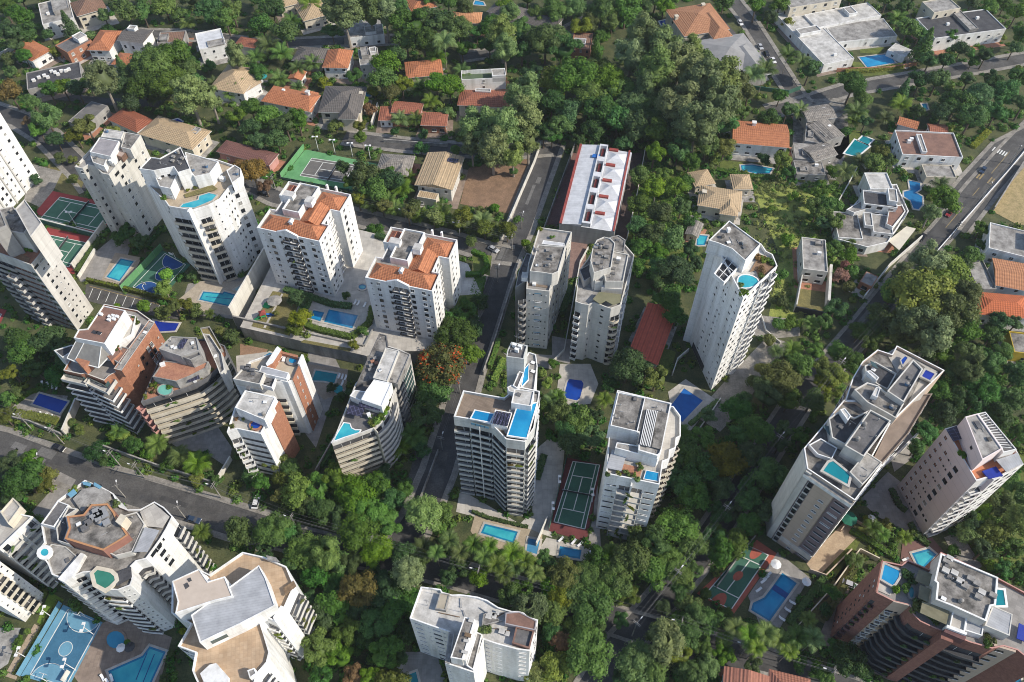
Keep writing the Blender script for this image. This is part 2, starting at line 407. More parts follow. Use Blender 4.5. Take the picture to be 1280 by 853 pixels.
class T:
    """a building with its own frame: x along the front, y into the depth, z up; corners given as photo pixels at a height"""
    def __init__(s, name, label, A, B, C, H, z0=0.0, cat='apartment tower', lm=None, floors=None, rows=None):
        a, b, c = W(*A, H), W(*B, H), W(*C, H)
        u = Vector((b.x-a.x, b.y-a.y)); s.len = u.length; u.normalize(); v = Vector((-u.y, u.x))
        if (Vector((c.x-a.x, c.y-a.y))).dot(v) < 0: v = -v
        s.o = Vector((a.x, a.y)); s.u, s.v = u, v; s.H, s.z0 = H, z0
        s.dep = (Vector((c.x, c.y))-s.o).dot(v)
        s.rz = math.atan2(u.y, u.x)
        s.root = thing(name, label, cat, (a.x, a.y, z0), s.rz)
        s.wins = {}; s.polys = []
        n = floors or max(1, int(round((H-z0-1.5)/3.0)))
        s.n = n; s.pitch = (H-z0-3.6)/max(1, n-1) if n > 1 else 3
        s.zl = [z0+1.2+i*s.pitch for i in range(n)] if rows is None else rows      # sill heights (absolute)
        if lm: LM.append(((A[0]+B[0]+C[0])/3, (A[1]+B[1]+C[1])/3, lm))
    def l(s, p, z):
        if len(p) == 3: z = p[2]
        w = W(p[0], p[1], z); d = Vector((w.x, w.y))-s.o
        return (d.dot(s.u), d.dot(s.v))
    def L(s, pts, z): return [s.l(p, z) for p in pts]
    def build(s, b, name, **k):
        o = b.build(name, s.root); 
        for q, v in k.items(): o[q] = v
        return o
    # solids; pts are pixels at zt (or local metres when loc=True)
    def body(s, pts, zt=None, zb=None, wall=white, roof=conc, par=1.1, t=.3, name='wall', loc=False, cap=None, foot=True, rname='roof'):
        zt = s.H if zt is None else zt; zb = s.z0 if zb is None else zb
        p = ccw(pts if loc else s.L(pts, zt)); b = MB(); z0 = s.z0; s.polys.append((inset(p, .15), zt))
        b.prism(p, zb-z0, zt-z0, wall)
        if par > 0:
            q = inset(p, t); n = len(p); c = cap or wall
            for i in range(n):
                j = (i+1) % n
                b.face([(*p[i],zt-z0), (*p[j],zt-z0), (*q[j],zt-z0), (*q[i],zt-z0)], c)
                b.face([(*q[j],zt-par-z0), (*q[i],zt-par-z0), (*q[i],zt-z0), (*q[j],zt-z0)], wall)
            s.build(b, name)
            r = MB(); r.poly(q, zt-par-z0, roof); s.build(r, rname)
        else:
            s.build(b, name)
            r = MB(); r.poly(p, zt-z0, roof); s.build(r, rname)
        if foot and zb <= s.z0+.1:
            BLOCK.append([(s.o.x+s.u.x*x+s.v.x*y, s.o.y+s.u.y*x+s.v.y*y) for x, y in p])
        return p
    def clutter(s, p, z, k):
        """vents, hatches, pipes and tanks scattered over a flat roof"""
        q = inset(p, .7); xs = [a[0] for a in q]; ys = [a[1] for a in q]; n = 0; z -= s.z0
        for i in range(60):
            if n >= k: break
            x, y = rng.uniform(min(xs), max(xs)), rng.uniform(min(ys), max(ys))
            if not in_poly(x, y, q): continue
            n += 1; u = rng.random(); b = MB()
            if u < .3: b.tube((0,0,0), (0,0,.9), .12, .12, steel, 6); b.tube((0,0,.9), (0,0,1.05), .22, .05, steel, 6); nm = 'roof_vent'
            elif u < .6:
                b.box(-.5, -.4, 0, .5, .4, .35, concl); b.box(-.56, -.46, .353, .56, .46, .42, concd if u < .45 else wtrim); nm = 'roof_hatch'
            elif u < .85:
                L = rng.uniform(1.2, 3.2); b.tube((0,0,.12), (L,0,.12), .07, .07, steel, 5); b.tube((L,0,.12), (L,0,-.02), .07, .07, steel, 5); nm = 'roof_pipe'
                if not in_poly(x+L, y, q): continue
            else: b.tube((0,0,.15), (0,0,1.1), .5, .5, M('blue_water_tank', (.10,.17,.28), (.07,.13,.22), .6) if u < .92 else concl, 10); b.tube((0,0,1.1), (0,0,1.3), .5, .12, concl, 10); nm = 'water_tank'
            b.build(nm, s.root, (x, y, z), 0 if nm == 'roof_pipe' else rng.choice([0, PI/2]))
    def pent(s, pts, zt, zb, wall=white, roof=conc, par=.35, name='penthouse', t=.25, cap=None):
        if roof in (conc, concl, concd, concw, slate) and par > 0:
            p = ccw(s.L(pts, zt)); A = abs(sum(p[i][0]*p[(i+1) % len(p)][1]-p[(i+1) % len(p)][0]*p[i][1] for i in range(len(p))))/2
            if A > 18: s.clutter(p, zt-par, min(7, int(A/14)))
        return s.body(pts, zt, zb, wall, roof, par, t, name, cap=cap, foot=False, rname='penthouse_roof')
    def flat(s, name, pts, z, m, th=.08, lift=0.0):
        """a slab of paving, water, deck or panels lying on a roof"""
        b = MB(); b.prism(s.L(pts, z), z-th-s.z0, z+lift-s.z0, m, m); return s.build(b, name)
    def pool(s, pts, z, water=wcyan, rim=wtrim, w=.35, name='rooftop_pool', kerb=.25):
        p = ccw(s.L(pts, z)); zz = z-s.z0
        b = MB(); b.ring(inset(p, -w), w, zz-.3, zz+kerb, rim); o = s.build(b, name)
        q = MB(); q.poly(p, zz+kerb-.12, water); q.build('pool_water', o); return o
    def bx(s, name, p, z, sx, sy, h, m, top=None, rz=0.0):
        """a small roof-top box (tank, lift motor room, air conditioner) centred at pixel p on height z"""
        x, y = s.l(p, z); b = MB(); b.box(-sx/2, -sy/2, 0, sx/2, sy/2, h, m, top); b.box(-sx/2-.08, -sy/2-.08, h+.004, sx/2+.08, sy/2+.08, h+.12, top or m)
        o = b.build(name, s.root, (x, y, z-s.z0), rz); return o
    def plants(s, p, z, r, kind='b', n=1, spread=1.0, name='planting'):
        for i in range(n):
            x, y = s.l(p, z)
            if not any(in_poly(x, y, q) for q, zq in s.polys if zq < z+4): continue
            me = SHRUB[rng.integers(len(SHRUB))]
            o = put(name, me, s.root, (x+rng.uniform(-1,1)*spread, y+rng.uniform(-1,1)*spread, z-s.z0+r*.35), rng.uniform(0,6), r*rng.uniform(.8,1.2))
            leafmat(o, kind)
    # facades
    def fac(s, P, Q, z=None, out=0.0):
        z = s.H if z is None else z
        a, b = Vector(s.l(P, z)), Vector(s.l(Q, z)); d = (b-a); ln = d.length; d.normalize(); nrm = Vector((d.y, -d.x))
        return a+nrm*out, d, ln, nrm
    def win(s, fac, xs, w=1.3, h=1.3, rows=None, kind=None, dz=0.0, skip=0.0):
        a, d, ln, nrm = fac; rows = s.zl if rows is None else rows
        rz = math.atan2(d.y, d.x)
        for i, z in enumerate(rows):
            for x in xs:
                if skip and rng.random() < skip: continue
                k = kind or rng.choice(['d', 'd', 'd', 'm', 'c', 'd', 'm'])
                if kind == 'd' and rng.random() < .22: k = rng.choice(['m', 'c'])
                p = a+d*(x*ln)
                s.wins.setdefault((w, h, k), []).append((p.x, p.y, z+dz-s.z0, rz))
    def strip(s, fac, x0, x1, h=1.9, rows=None, dz=-.6, m=glassd, name='glazing', out=.05, mull=2.2):
        """one ribbon of glazing per floor"""
        a, d, ln, nrm = fac; rows = s.zl if rows is None else rows; w = (x1-x0)*ln
        b = MB(); b.face([(0,-out,0), (w,-out,0), (w,-out,h), (0,-out,h)], m)
        b.face([(0,-out,h), (w,-out,h), (w,0,h), (0,0,h)], m); b.face([(0,0,0), (0,-out,0), (0,-out,h), (0,0,h)], m); b.face([(w,-out,0), (w,0,0), (w,0,h), (w,-out,h)], m)
        k = 0
        while mull and k*mull < w-.3:
            b.box(k*mull, -out-.06, .003, k*mull+.09, -out-.002, h-.003, wtrim if m is glassd else darkst); k += 1
        me = b.mesh(name); p = a+d*(x0*ln); rz = math.atan2(d.y, d.x); ms = [me, me]
        if m is glassd: me2 = me.copy(); me2.materials[0] = glassm; ms = [me, me, me2]
        for z in rows: put(name, ms[rng.integers(len(ms))], s.root, (p.x, p.y, z+dz-s.z0), rz)
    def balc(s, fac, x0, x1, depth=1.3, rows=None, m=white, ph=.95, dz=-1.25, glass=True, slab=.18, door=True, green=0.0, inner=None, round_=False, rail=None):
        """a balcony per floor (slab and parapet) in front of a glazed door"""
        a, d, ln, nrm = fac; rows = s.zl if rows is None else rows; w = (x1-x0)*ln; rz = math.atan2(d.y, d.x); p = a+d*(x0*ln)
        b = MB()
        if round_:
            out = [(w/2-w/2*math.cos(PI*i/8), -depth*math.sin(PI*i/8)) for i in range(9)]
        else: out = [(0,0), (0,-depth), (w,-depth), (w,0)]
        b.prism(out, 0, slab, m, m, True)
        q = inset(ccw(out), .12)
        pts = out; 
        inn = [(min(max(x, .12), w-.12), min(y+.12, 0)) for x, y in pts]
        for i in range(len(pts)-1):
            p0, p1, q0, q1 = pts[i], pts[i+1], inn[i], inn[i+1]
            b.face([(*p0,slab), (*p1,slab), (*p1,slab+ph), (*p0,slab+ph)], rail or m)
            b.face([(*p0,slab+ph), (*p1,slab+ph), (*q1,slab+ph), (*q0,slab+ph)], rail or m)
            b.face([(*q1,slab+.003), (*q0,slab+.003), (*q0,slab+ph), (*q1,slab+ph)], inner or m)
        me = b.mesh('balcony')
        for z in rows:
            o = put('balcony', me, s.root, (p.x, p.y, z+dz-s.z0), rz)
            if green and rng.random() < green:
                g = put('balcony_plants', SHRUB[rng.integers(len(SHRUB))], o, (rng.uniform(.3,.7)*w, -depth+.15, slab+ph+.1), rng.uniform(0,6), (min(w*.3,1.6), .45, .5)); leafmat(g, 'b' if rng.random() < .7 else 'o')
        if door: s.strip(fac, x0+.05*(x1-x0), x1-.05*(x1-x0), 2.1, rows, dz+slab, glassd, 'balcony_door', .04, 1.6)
    def bands(s, path, z, rows, out=1.2, ph=1.15, drop=.25, m=white, dz=-1.0, glass=glassd, gh=1.75, green=0.0, gkind='b', loc=False, ends=True, cap=None, plank=None):
        """continuous balcony bands along a path (left to right as seen from outside), one per floor, glazing behind"""
        P = [Vector(p) for p in (path if loc else s.L(path, z))]; n = len(P); Q = []; R = []
        for i in range(n):
            ds = []
            if i > 0: ds.append((P[i]-P[i-1]).normalized())
            if i < n-1: ds.append((P[i+1]-P[i]).normalized())
            nn = Vector((0,0))
            for d in ds: nn += Vector((d.y, -d.x))
            nn.normalize(); k = 1/max(.5, nn.dot(Vector((ds[0].y, -ds[0].x))))
            Q.append(P[i]+nn*out*k); R.append(P[i]+nn*(out-.16)*k)
        b = MB(); lo, hi = -drop, ph; c = cap or m
        for i in range(n-1):
            j = i+1
            b.face([(*Q[i],lo), (*Q[j],lo), (*Q[j],hi), (*Q[i],hi)], m)
            b.face([(*Q[i],hi), (*Q[j],hi), (*R[j],hi), (*R[i],hi)], c)
            b.face([(*R[j],0), (*R[i],0), (*R[i],hi), (*R[j],hi)], m)
            b.face([(*P[j],0), (*P[i],0), (*R[i],0), (*R[j],0)], plank or m)
            b.face([(*P[i],lo), (*P[j],lo), (*Q[j],lo), (*Q[i],lo)], m)
        for i, sg in ((0, 1), (n-1, -1)):
            f = [(*P[i],lo), (*Q[i],lo), (*Q[i],hi), (*P[i],hi)]; b.face(f if sg > 0 else f[::-1], m)
        me = b.mesh('balcony_band'); objs = []
        for zz in rows: objs.append(put('balcony_band', me, s.root, (0, 0, zz+dz-s.z0)))
        if glass is not None:
            g = MB()
            for i in range(n-1):
                d = (P[i+1]-P[i]).normalized(); nr = Vector((d.y, -d.x))*.05
                a0, a1 = P[i]+nr, P[i+1]+nr
                g.face([(*a0,0), (*a1,0), (*a1,gh), (*a0,gh)], glass); g.face([(*a0,gh), (*a1,gh), (*P[i+1],gh), (*P[i],gh)], glass)
                ln = (P[i+1]-P[i]).length; k = 1
                while k*2.4 < ln-.4:
                    c0 = a0+d*(k*2.4)+nr*1.2; c1 = c0+d*.1
                    g.face([(*c0,.01), (*c1,.01), (*c1,gh-.01), (*c0,gh-.01)], wtrim); k += 1
            me = g.mesh('balcony_glazing'); ms = [me, me]
            if glass is glassd: me2 = me.copy(); me2.materials[0] = glassm; ms = [me, me, me2]
            for zz in rows: put('balcony_glazing', ms[rng.integers(len(ms))], s.root, (0, 0, zz+dz+.15-s.z0))
        if green:
            for o in objs:
                for i in range(n-1):
                    ln = (Q[i+1]-Q[i]).length; k = int(ln/2.2)
                    for j in range(k):
                        if rng.random() < green:
                            c = R[i]+(R[i+1]-R[i])*((j+.5)/max(1,k)); d = (Q[i+1]-Q[i])
                            g = put('balcony_plants', SHRUB[rng.integers(len(SHRUB))], o, (c.x, c.y, hi+.05), math.atan2(d.y, d.x), (rng.uniform(.7,1.4), .5, rng.uniform(.35,.6))); leafmat(g, gkind if rng.random() < .7 else 'o')
        return objs
    def box_on(s, fac, x0, x1, out, zb, zt, m, name='pier', top=None):
        """a pier, blade wall or panel standing proud of a facade"""
        a, d, ln, nrm = fac; p = a+d*(x0*ln); b = MB(); b.box(0, -out, 0, (x1-x0)*ln, .05, zt-zb, m, top)
        return b.build(name, s.root, (p.x, p.y, zb-s.z0), math.atan2(d.y, d.x))
    def done(s):
        """hang the windows: up to 100 as parts, the rest of a big building as one"""
        allw = [(k, w) for k, ws in s.wins.items() for w in ws]
        ci = [W(640,426).x]
        allw.sort(key=lambda e: -e[0][0]*e[0][1]*(1+e[1][2]*.01))
        for (w, h, k), (x, y, z, rz) in allw[:100]:
            put('window', window_mesh(w, h, k), s.root, (x, y, z), rz)
        rest = allw[100:]
        if rest:
            b = MB()
            for (w, h, k), (x, y, z, rz) in rest:
                me = window_mesh(w, h, k); c, q = math.cos(rz), math.sin(rz)
                for f in me.polygons:
                    b.face([(x+v.co.x*c-v.co.y*q, y+v.co.x*q+v.co.y*c, z+v.co.z) for v in (me.vertices[i] for i in f.vertices)], me.materials[f.material_index])
            o = b.build('small_windows', s.root); o['kind'] = 'stuff'

def leafmat(o, kind):
    m = LF[kind]
    for sl in o.material_slots: sl.link = 'OBJECT'; sl.material = m

def shrub_mesh(i):
    L = []; C = []
    for k in range(5):
        c = np.array([rng.uniform(-.55,.55), rng.uniform(-.55,.55), rng.uniform(-.1,.3)]); r = rng.uniform(.4,.6); C.append((c, (r*.75,)*3))
        d = sph(70); d[:,2] = np.abs(d[:,2])*.9-.15; L.append((c+d*r*rng.uniform(.8,1.1,(70,1)), d+rng.normal(size=(70,3))*.45))
    P = np.concatenate([a for a, _ in L]); Nn = np.concatenate([b for _, b in L])
    me = leaf_mesh('planting', P, Nn, rng.uniform(.14,.26,len(P)), core=C); me.materials.append(LF['b']); return me
SHRUB = [shrub_mesh(i) for i in range(5)]

def hip(b, pts, z, rise, m, over=.5, soffit=None, ridge=.5, th=.18):
    """a hip roof on a 4-cornered eave line (first edge = front); ridge = how far the ridge ends are drawn in (0 = gable)"""
    p = inset(ccw(pts), -over); l01 = math.dist(p[0], p[1]); l12 = math.dist(p[1], p[2])
    if l01 < l12: p = p[1:]+p[:1]; l01, l12 = l12, l01
    a, c, d, e = [Vector((*q, z)) for q in p]
    k = ridge*l12/max(l01, .1)
    m0, m1 = (a+e)/2, (c+d)/2
    r0 = m0+(m1-m0)*min(k, .5); r1 = m1+(m0-m1)*min(k, .5); r0.z = r1.z = z+rise
    if (r0-r1).length < .2:
        t = (r0+r1)/2
        for x, y in ((a,c), (c,d), (d,e), (e,a)): b.face([x, y, t], m)
    else:
        b.face([a, c, r1, r0], m); b.face([d, e, r0, r1], m); b.face([c, d, r1], m); b.face([e, a, r0], m)
    for x, y in ((a,c), (c,d), (d,e), (e,a)):
        dz = Vector((0,0,th)); b.face([x-dz, y-dz, y, x], soffit or wtrim)
    dz = Vector((0,0,th)); b.face([e-dz, d-dz, c-dz, a-dz], soffit or wtrim)
# ================================================================== the apartment towers
PZ = 6.0      # the raised platform of the two orange-roofed towers
# ---- twin towers with orange tiled roofs
def orange_tower(label, A, B, C, H, z0, lm, var):
    t = T('apartment_tower', label, A, B, C, H, z0, lm=lm, floors=9)
    w = t.len; k = w/21.6
    def S(*pts): return [(x*k, y*k) for x, y in pts]
    out = S((0,0), (21.6,0), (21.6,7.6), (19.2,7.6), (19.2,14.0), (22.4,14.0), (22.4,22.5), (0,22.5), (0,15.5), (2.2,15.5), (2.2,9.0), (0,9.0))
    t.body(out, H, None, white, concl, par=.9, loc=True)
    q = lambda x, y: (x*k, y*k)
    z = H-z0
    def roof(name, fn):
        b = MB(); fn(b); return b.build(name, t.root)
    roof('tiled_roof', lambda b: hip(b, S((.7,.7), (20.9,.7), (20.9,7.4), (.7,7.4)), z-.85, 2.6, orange, 0, None, .5))
    roof('tiled_roof', lambda b: hip(b, S((12.5,14.5), (21.8,14.5), (21.8,21.8), (12.5,21.8)), z-.85, 2.2, orange, 0, None, .5))
    roof('tiled_roof', lambda b: hip(b, S((11.2,6.5), (18.6,6.5), (18.6,15.5), (11.2,15.5)), z-.9, 2.0, orange, 0, None, 0))
    roof('tiled_roof', lambda b: hip(b, S((.7,16.5), (4.6,16.5), (4.6,21.8), (.7,21.8)), z-.85, 1.0, red, 0, None, 0.2))
    b = MB(); b.prism(S((5.2,8.2), (11.0,8.2), (11.0,13.5), (12.2,13.5), (12.2,21.2), (5.2,21.2)), z-.9, z+1.2, white2); b.ring(S((5.2,8.2), (11.0,8.2), (11.0,13.5), (12.2,13.5), (12.2,21.2), (5.2,21.2)), .35*k, z+1.2, z+1.9, white2); b.build('roof_block', t.root)
    b = MB(); b.poly(S((5.5,8.5), (10.7,8.5), (10.7,13.8), (11.9,13.8), (11.9,20.9), (5.5,20.9)), z+1.25, conc); b.build('flat_roof', t.root)
    b = MB(); b.box(3.0*k, 13.2*k, z-.9, 6.6*k, 15.6*k, z+3.0, white2, concw); b.build('tank_house', t.root)
    b = MB(); b.box(11.2*k, 12.2*k, z+1.0, 13.8*k, 15.0*k, z+3.2, white2, concw); b.build('stair_head', t.root)
    b = MB()    # gabled pediment over the balconies
    x0, x1, xm = 7.0*k, 14.2*k, 10.6*k
    b.prism([(x0,-.25), (x1,-.25), (x1,.4), (x0,.4)], z-1.2, z+.3, white2, white2)
    for y, s_ in ((-.25,1), (.4,-1)):
        f = [(x0,y,z+.3), (x1,y,z+.3), (xm,y,z+2.0)]; b.face(f if s_ > 0 else f[::-1], white2)
    b.face([(x0,-.25,z+.3), (xm,-.25,z+2.0), (xm,.4,z+2.0), (x0,.4,z+.3)], white2); b.face([(xm,-.25,z+2.0), (x1,-.25,z+.3), (x1,.4,z+.3), (xm,.4,z+2.0)], white2)
    b.build('pediment', t.root)
    b = MB(); b.box(10.1*k, 3.2*k, z+.6, 11.1*k, 4.4*k, z+2.3, white2); hip(b, [(10.0*k,3.1*k), (11.2*k,3.1*k), (11.2*k,4.5*k), (10.0*k,4.5*k)], z+2.3, .5, white2, .15, None, 0); b.build('dormer', t.root)
    b = MB(); b.box(13.6*k, 22.6*k, z-2, 14.2*k, 23.4*k, z+1.5, white2); b.box(16.8*k, 22.6*k, z-2, 17.4*k, 23.4*k, z+1.5, white2); b.build('rear_pediment', t.root)
    F1 = (Vector((0,0)), Vector((1,0)), w, Vector((0,-1)))
    t.win(F1, [.085], .55, .6); t.win(F1, [.19], 1.3, 1.4); t.win(F1, [.36], .8, 1.3); t.win(F1, [.70, .87], 1.25, 1.4); t.win(F1, [.945], .5, .6)
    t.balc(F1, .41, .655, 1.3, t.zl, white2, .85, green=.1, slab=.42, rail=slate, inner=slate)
    b = MB(); b.box(.525*w, -1.28, 0, .535*w, -.02, H-z0-2.6, white2); b.build('balcony_divider', t.root)
    F2 = (Vector(q(21.6,0)), Vector((0,1)), 7.6*k, Vector((1,0)))
    t.win(F2, [.2, .78], .6, .7); t.win(F2, [.45], 1.2, 1.3)
    F3 = (Vector(q(19.2,7.6)), Vector((0,1)), 6.4*k, Vector((1,0)))
    t.win(F3, [.3, .7], 1.0, 1.2); t.balc(F3, .1, .9, .8, t.zl, white2, .5, door=False)
    F4 = (Vector(q(22.4,14)), Vector((0,1)), 8.5*k, Vector((1,0)))
    t.win(F4, [.28], 1.3, 1.4); t.win(F4, [.62], .6, .7)
    F5 = (Vector(q(19.2,14)), Vector((1,0)), 3.2*k, Vector((0,-1)))
    t.done(); return t
orange_tower('white tower with orange tiled hip roofs, left one of the pair, beside the playground', (320.8,284.7), (399.2,302.1), (362,226), 33.0, PZ, 'the left orange-roofed tower', 0)
orange_tower('white tower with orange tiled hip roofs, right one of the pair, beside the street', (456.2,347), (540.3,364.4), (490,281), 31.0, PZ, 'the right orange-roofed tower', 1)

# ---- tall white slab with a turquoise pool in its roof terrace (right of the middle)
t = T('apartment_tower', 'tallest white tower with a turquoise kidney pool and planted terrace on its roof', (896,309), (929,373), (952,306), 46.0, lm='the tallest white tower', floors=15)
t.body([(886.5,306), (896,309), (929,373), (972,332.5), (966,318), (958,314), (952,305), (911.5,280)], wall=white2, roof=concw, par=1.0)
t.pent([(885.8,300.5), (911.5,275.8), (951,305), (932,326), (915,311), (898,304)], 50.2, 45, white2, conc, par=.3)
b = MB(); b.ring(t.L([(892,343), (914,313), (930,327), (905,354)], 46.2), .25, 45-t.z0, 46.5, white2)
for k in range(1, 4):
    p = t.L([(892+22*k/4.0, 343-30*k/4.0), (905+25*k/4., 354-27*k/4.)], 46.2); b.tube((*p[0],46.3), (*p[1],46.3), .12, .12, white2, 4)
p = t.L([(898,348.5), (922,320)], 46.2); b.tube((*p[0],46.3), (*p[1],46.3), .12, .12, white2, 4); t.build(b, 'pergola')
t.flat('terrace_deck', [(894,342), (913,315), (929,327), (906,352)], 45.4, slate)
cx, cy = 933, 352.5
t.pool([(cx+12.5*math.cos(a*PI/8)+2*math.cos(a*PI/4), cy+8*math.sin(a*PI/8)) for a in range(16)], 45.3, wcyan, white2)
t.flat('planting_bed', [(937,340), (950,318), (968,326), (970,333), (950,350), (945,338)], 45.3, earth)
for p, r, k in (((952,322),1.6,'a'), ((960,328),1.7,'o'), ((966,331),1.4,'b'), ((955,338),1.5,'a'), ((926,365),1.3,'b'), ((930,369),1.3,'b'), ((921,361),1.0,'b'), ((946,345),1.1,'o'), ((928,358),1.2,'b')): t.plants(p, 45.2, r, k)
f = t.fac((896,309), (929,373)); t.win(f, [.3, .80], .9, .45); t.win(f, [.49, .57], .55, .6); t.win(f, [.92], .9, .4)
b = MB(); t.box_on(f, .12, .62, .1, 0.3, 3.2, slate, 'garage_opening')
g = t.fac((929,373), (972,332.5)); t.win(g, [.09, .21], .9, .9); t.win(g, [.33], .6, .8); t.win(g, [.45], 1.0, 1.0)
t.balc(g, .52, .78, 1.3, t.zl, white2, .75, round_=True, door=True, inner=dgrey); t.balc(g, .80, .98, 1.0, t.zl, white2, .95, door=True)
t.box_on(g, .49, .51, .5, 0, 45.8, white2); t.box_on(g, .785, .797, .6, 0, 45.8, white2)
f2 = t.fac((886.5,306), (896,309)); t.box_on(f2, .0, .98, .15, 0, 44, white2, 'corner_pier')
t.bx('chimney', (910,290), 50, 1.0, .8, 1.3, white2); t.bx('vent_box', (903,297), 50, .8, .8, .6, conc); t.bx('vent_box', (930,305), 50, 1.2, 1.0, .5, concl)
t.done()

# ---- white tower with a bent turquoise pool on its roof (upper left)
t = T('apartment_tower', 'white tower with a bent turquoise pool on its roof terrace and a white centre rib', (207,252), (240.4,263), (230,197), 34.5, lm='the white tower with the bent rooftop pool', floors=10)
t.body([(181,228), (207,252), (211,258), (240.4,263), (261,256.5), (275,248.5), (287,233), (303,226), (296,208), (270,199), (230,195)], wall=white2, roof=M('terrace_sandstone', (.45,.37,.27), (.36,.29,.21), .5, fine=.1), par=.9)
t.pent([(174,211), (188,196.3), (199.5,198), (225.6,183.7), (238,211), (222,216), (217,208.5), (192,213.5)], 41.5, 33.6, white2, slate, .35)
t.pent([(191,214), (216,209), (222,217), (213,236), (199,233)], 38.5, 33.6, white2, concl, .3)
t.pent([(231,190), (273,202), (262,217), (243,221), (236,212)], 39.0, 33.6, white2, concl, .3)
t.pent([(283,213), (293,206), (301,211), (301,221), (290,229)], 37.0, 33.0, white2, concl, .3)
t.pool([(225.6,259.5), (229,255.7), (248.4,250.5), (249.6,245.6), (261,242), (271,244.5), (265.5,251), (243,260.5)], 34.0, wcyan, palefl)
f = t.fac((211,258), (240.4,263)); t.bands([(212,258.2), (238.5,262.8)], 34.5, t.zl[:-1], 1.2, 1.0, .2, cream, dz=-1.1)
t.box_on(f, .93, 1.02, 1.9, 0, 35.6, white2, 'centre_rib')
f = t.fac((240.4,263), (261,256.5)); t.balc(f, .18, .92, 1.3, t.zl[:-1], cream, .75, green=.15, inner=dgrey)
f = t.fac((261,256.5), (275,248.5)); t.win(f, [.5], .5, .6)
f = t.fac((275,248.5), (287,233)); t.win(f, [.2], .5, .6); t.win(f, [.5, .78], .6, .9, kind='d')
f = t.fac((287,233), (303,226)); t.win(f, [.3], 1.4, 1.7)
f = t.fac((181,228), (207,252)); t.win(f, [.9], .6, .6); t.win(f, [.97], .5, .6)
f = t.fac((207,252), (211,258)); t.win(f, [.5], .9, 1.0)
f = t.fac((217,208.5), (222,216), 41.5); t.win(f, [.4], .9, .8, [38.0]); f = t.fac((192,213.5), (217,208.5), 41.5); t.win(f, [.3, .62], .9, .8, [38.2, 35.4])
for p, r, k in (((209,249),1.5,'l'), ((207,244),1.3,'b'), ((236,241),.8,'o'), ((246,237),.8,'o')): t.plants(p, 34, r, k)
t.flat('planting_bed', [(230,243), (265,231), (272,236), (268,238), (232,247)], 34.1, lawnd)
for p in ((211,190), (217,197), (216,202), (228,199)): t.bx('vent_box', p, 41.3, .9, .9, .5, concl)
t.bx('water_tank', (279,226), 33.7, 1.6, 1.4, 1.3, wtrim); t.bx('grill_house', (215,247), 33.7, 2.2, 1.2, 1.6, wtrim, conc)
t.done()

# ---- off-white tower left of it
t = T('apartment_tower', 'off-white tower of small square windows with stepped grey roofs, left of the white pool tower', (93,209), (136,218.5), (176,172), 32.5, lm='the off-white stepped-roof tower', floors=10)
t.body([(93,208.8), (103,210.6), (110,206), (119,208.5), (128,217), (136,218.5), (176.5,171.8), (155,167.3), (132.5,164)], wall=offw, roof=concl, par=.8)
t.pent([(131,161), (155,164.5), (151,174), (126,171)], 36.5, 31.8, offw, concw, .25)
t.pent([(156,165), (176,169), (163,187), (151,184)], 36.0, 31.8, offw, conc, .25)
t.pent([(124,172), (149,176.5), (138,196), (112,190)], 36.2, 31.8, white, M('lilac_grey_screed', (.33,.31,.32), (.24,.23,.24), .4, fine=.1), .25)
t.pent([(112,192), (134,197), (130,208), (116,203)], 34.6, 31.8, white, concl, .2)
t.pent([(149,186), (159,189), (152,197), (145,194)], 34.0, 31.8, brownt, M('faded_pink_screed', (.40,.32,.28), (.33,.26,.23), .5), .1, 'stair_head')
f = t.fac((136,218.5), (176.5,171.8)); t.win(f, [.24, .66], 1.15, 1.25, t.zl[:-1], kind='d'); t.win(f, [.12, .33, .40], .45, .6, t.zl[:-1], kind='m'); t.win(f, [.88], 1.0, 1.3); t.strip(f, .1, .22, 1.2, t.zl[-1:]); t.strip(f, .3, .42, 1.2, t.zl[-1:])
f = t.fac((93,208.8), (103,210.6)); t.win(f, [.5], .5, .6); t.win(f, [.75], 1.2, 1.2, t.zl[-1:])
f = t.fac((103,210.6), (110,206)); t.win(f, [.5], .8, 1.2, kind='d')
f = t.fac((119,208.5), (128,217)); t.win(f, [.3], .5, .7); f = t.fac((128,217), (136,218.5)); t.win(f, [.6], .45, .55)
t.plants((100,207), 31.8, 1.0, 'o'); t.bx('water_tank', (140,203), 34.0, 1.2, 1.2, 1.0, wtrim)
t.done()

# ---- tall white slab cut by the left edge of the photograph
t = T('apartment_tower', 'plain white slab tower at the left edge with two ribs and columns of small windows', (-14,292), (50.5,222), (-60,250), 0.0, lm='the white slab tower at the left edge', floors=18, rows=[2.2+i*3.0 for i in range(19)])
t.H = 58.0
t.body([(0,0), (t.len,0), (t.len,16), (0,16)], 58, 0, white2, concl, 1.0, loc=True)
f = (Vector((0,0)), Vector((1,0)), t.len, Vector((0,-1)))
t.win(f, [.90], 1.2, 1.1); t.win(f, [.74], 1.1, .45); t.win(f, [.56, .64], .9, .9); t.win(f, [.40, .48], 1.1, 1.2); t.win(f, [.18, .28], 1.2, 1.2)
for x in (.695, .52, .34): t.box_on(f, x, x+.018, .5, 0, 58, stone, 'rib')
t.done()

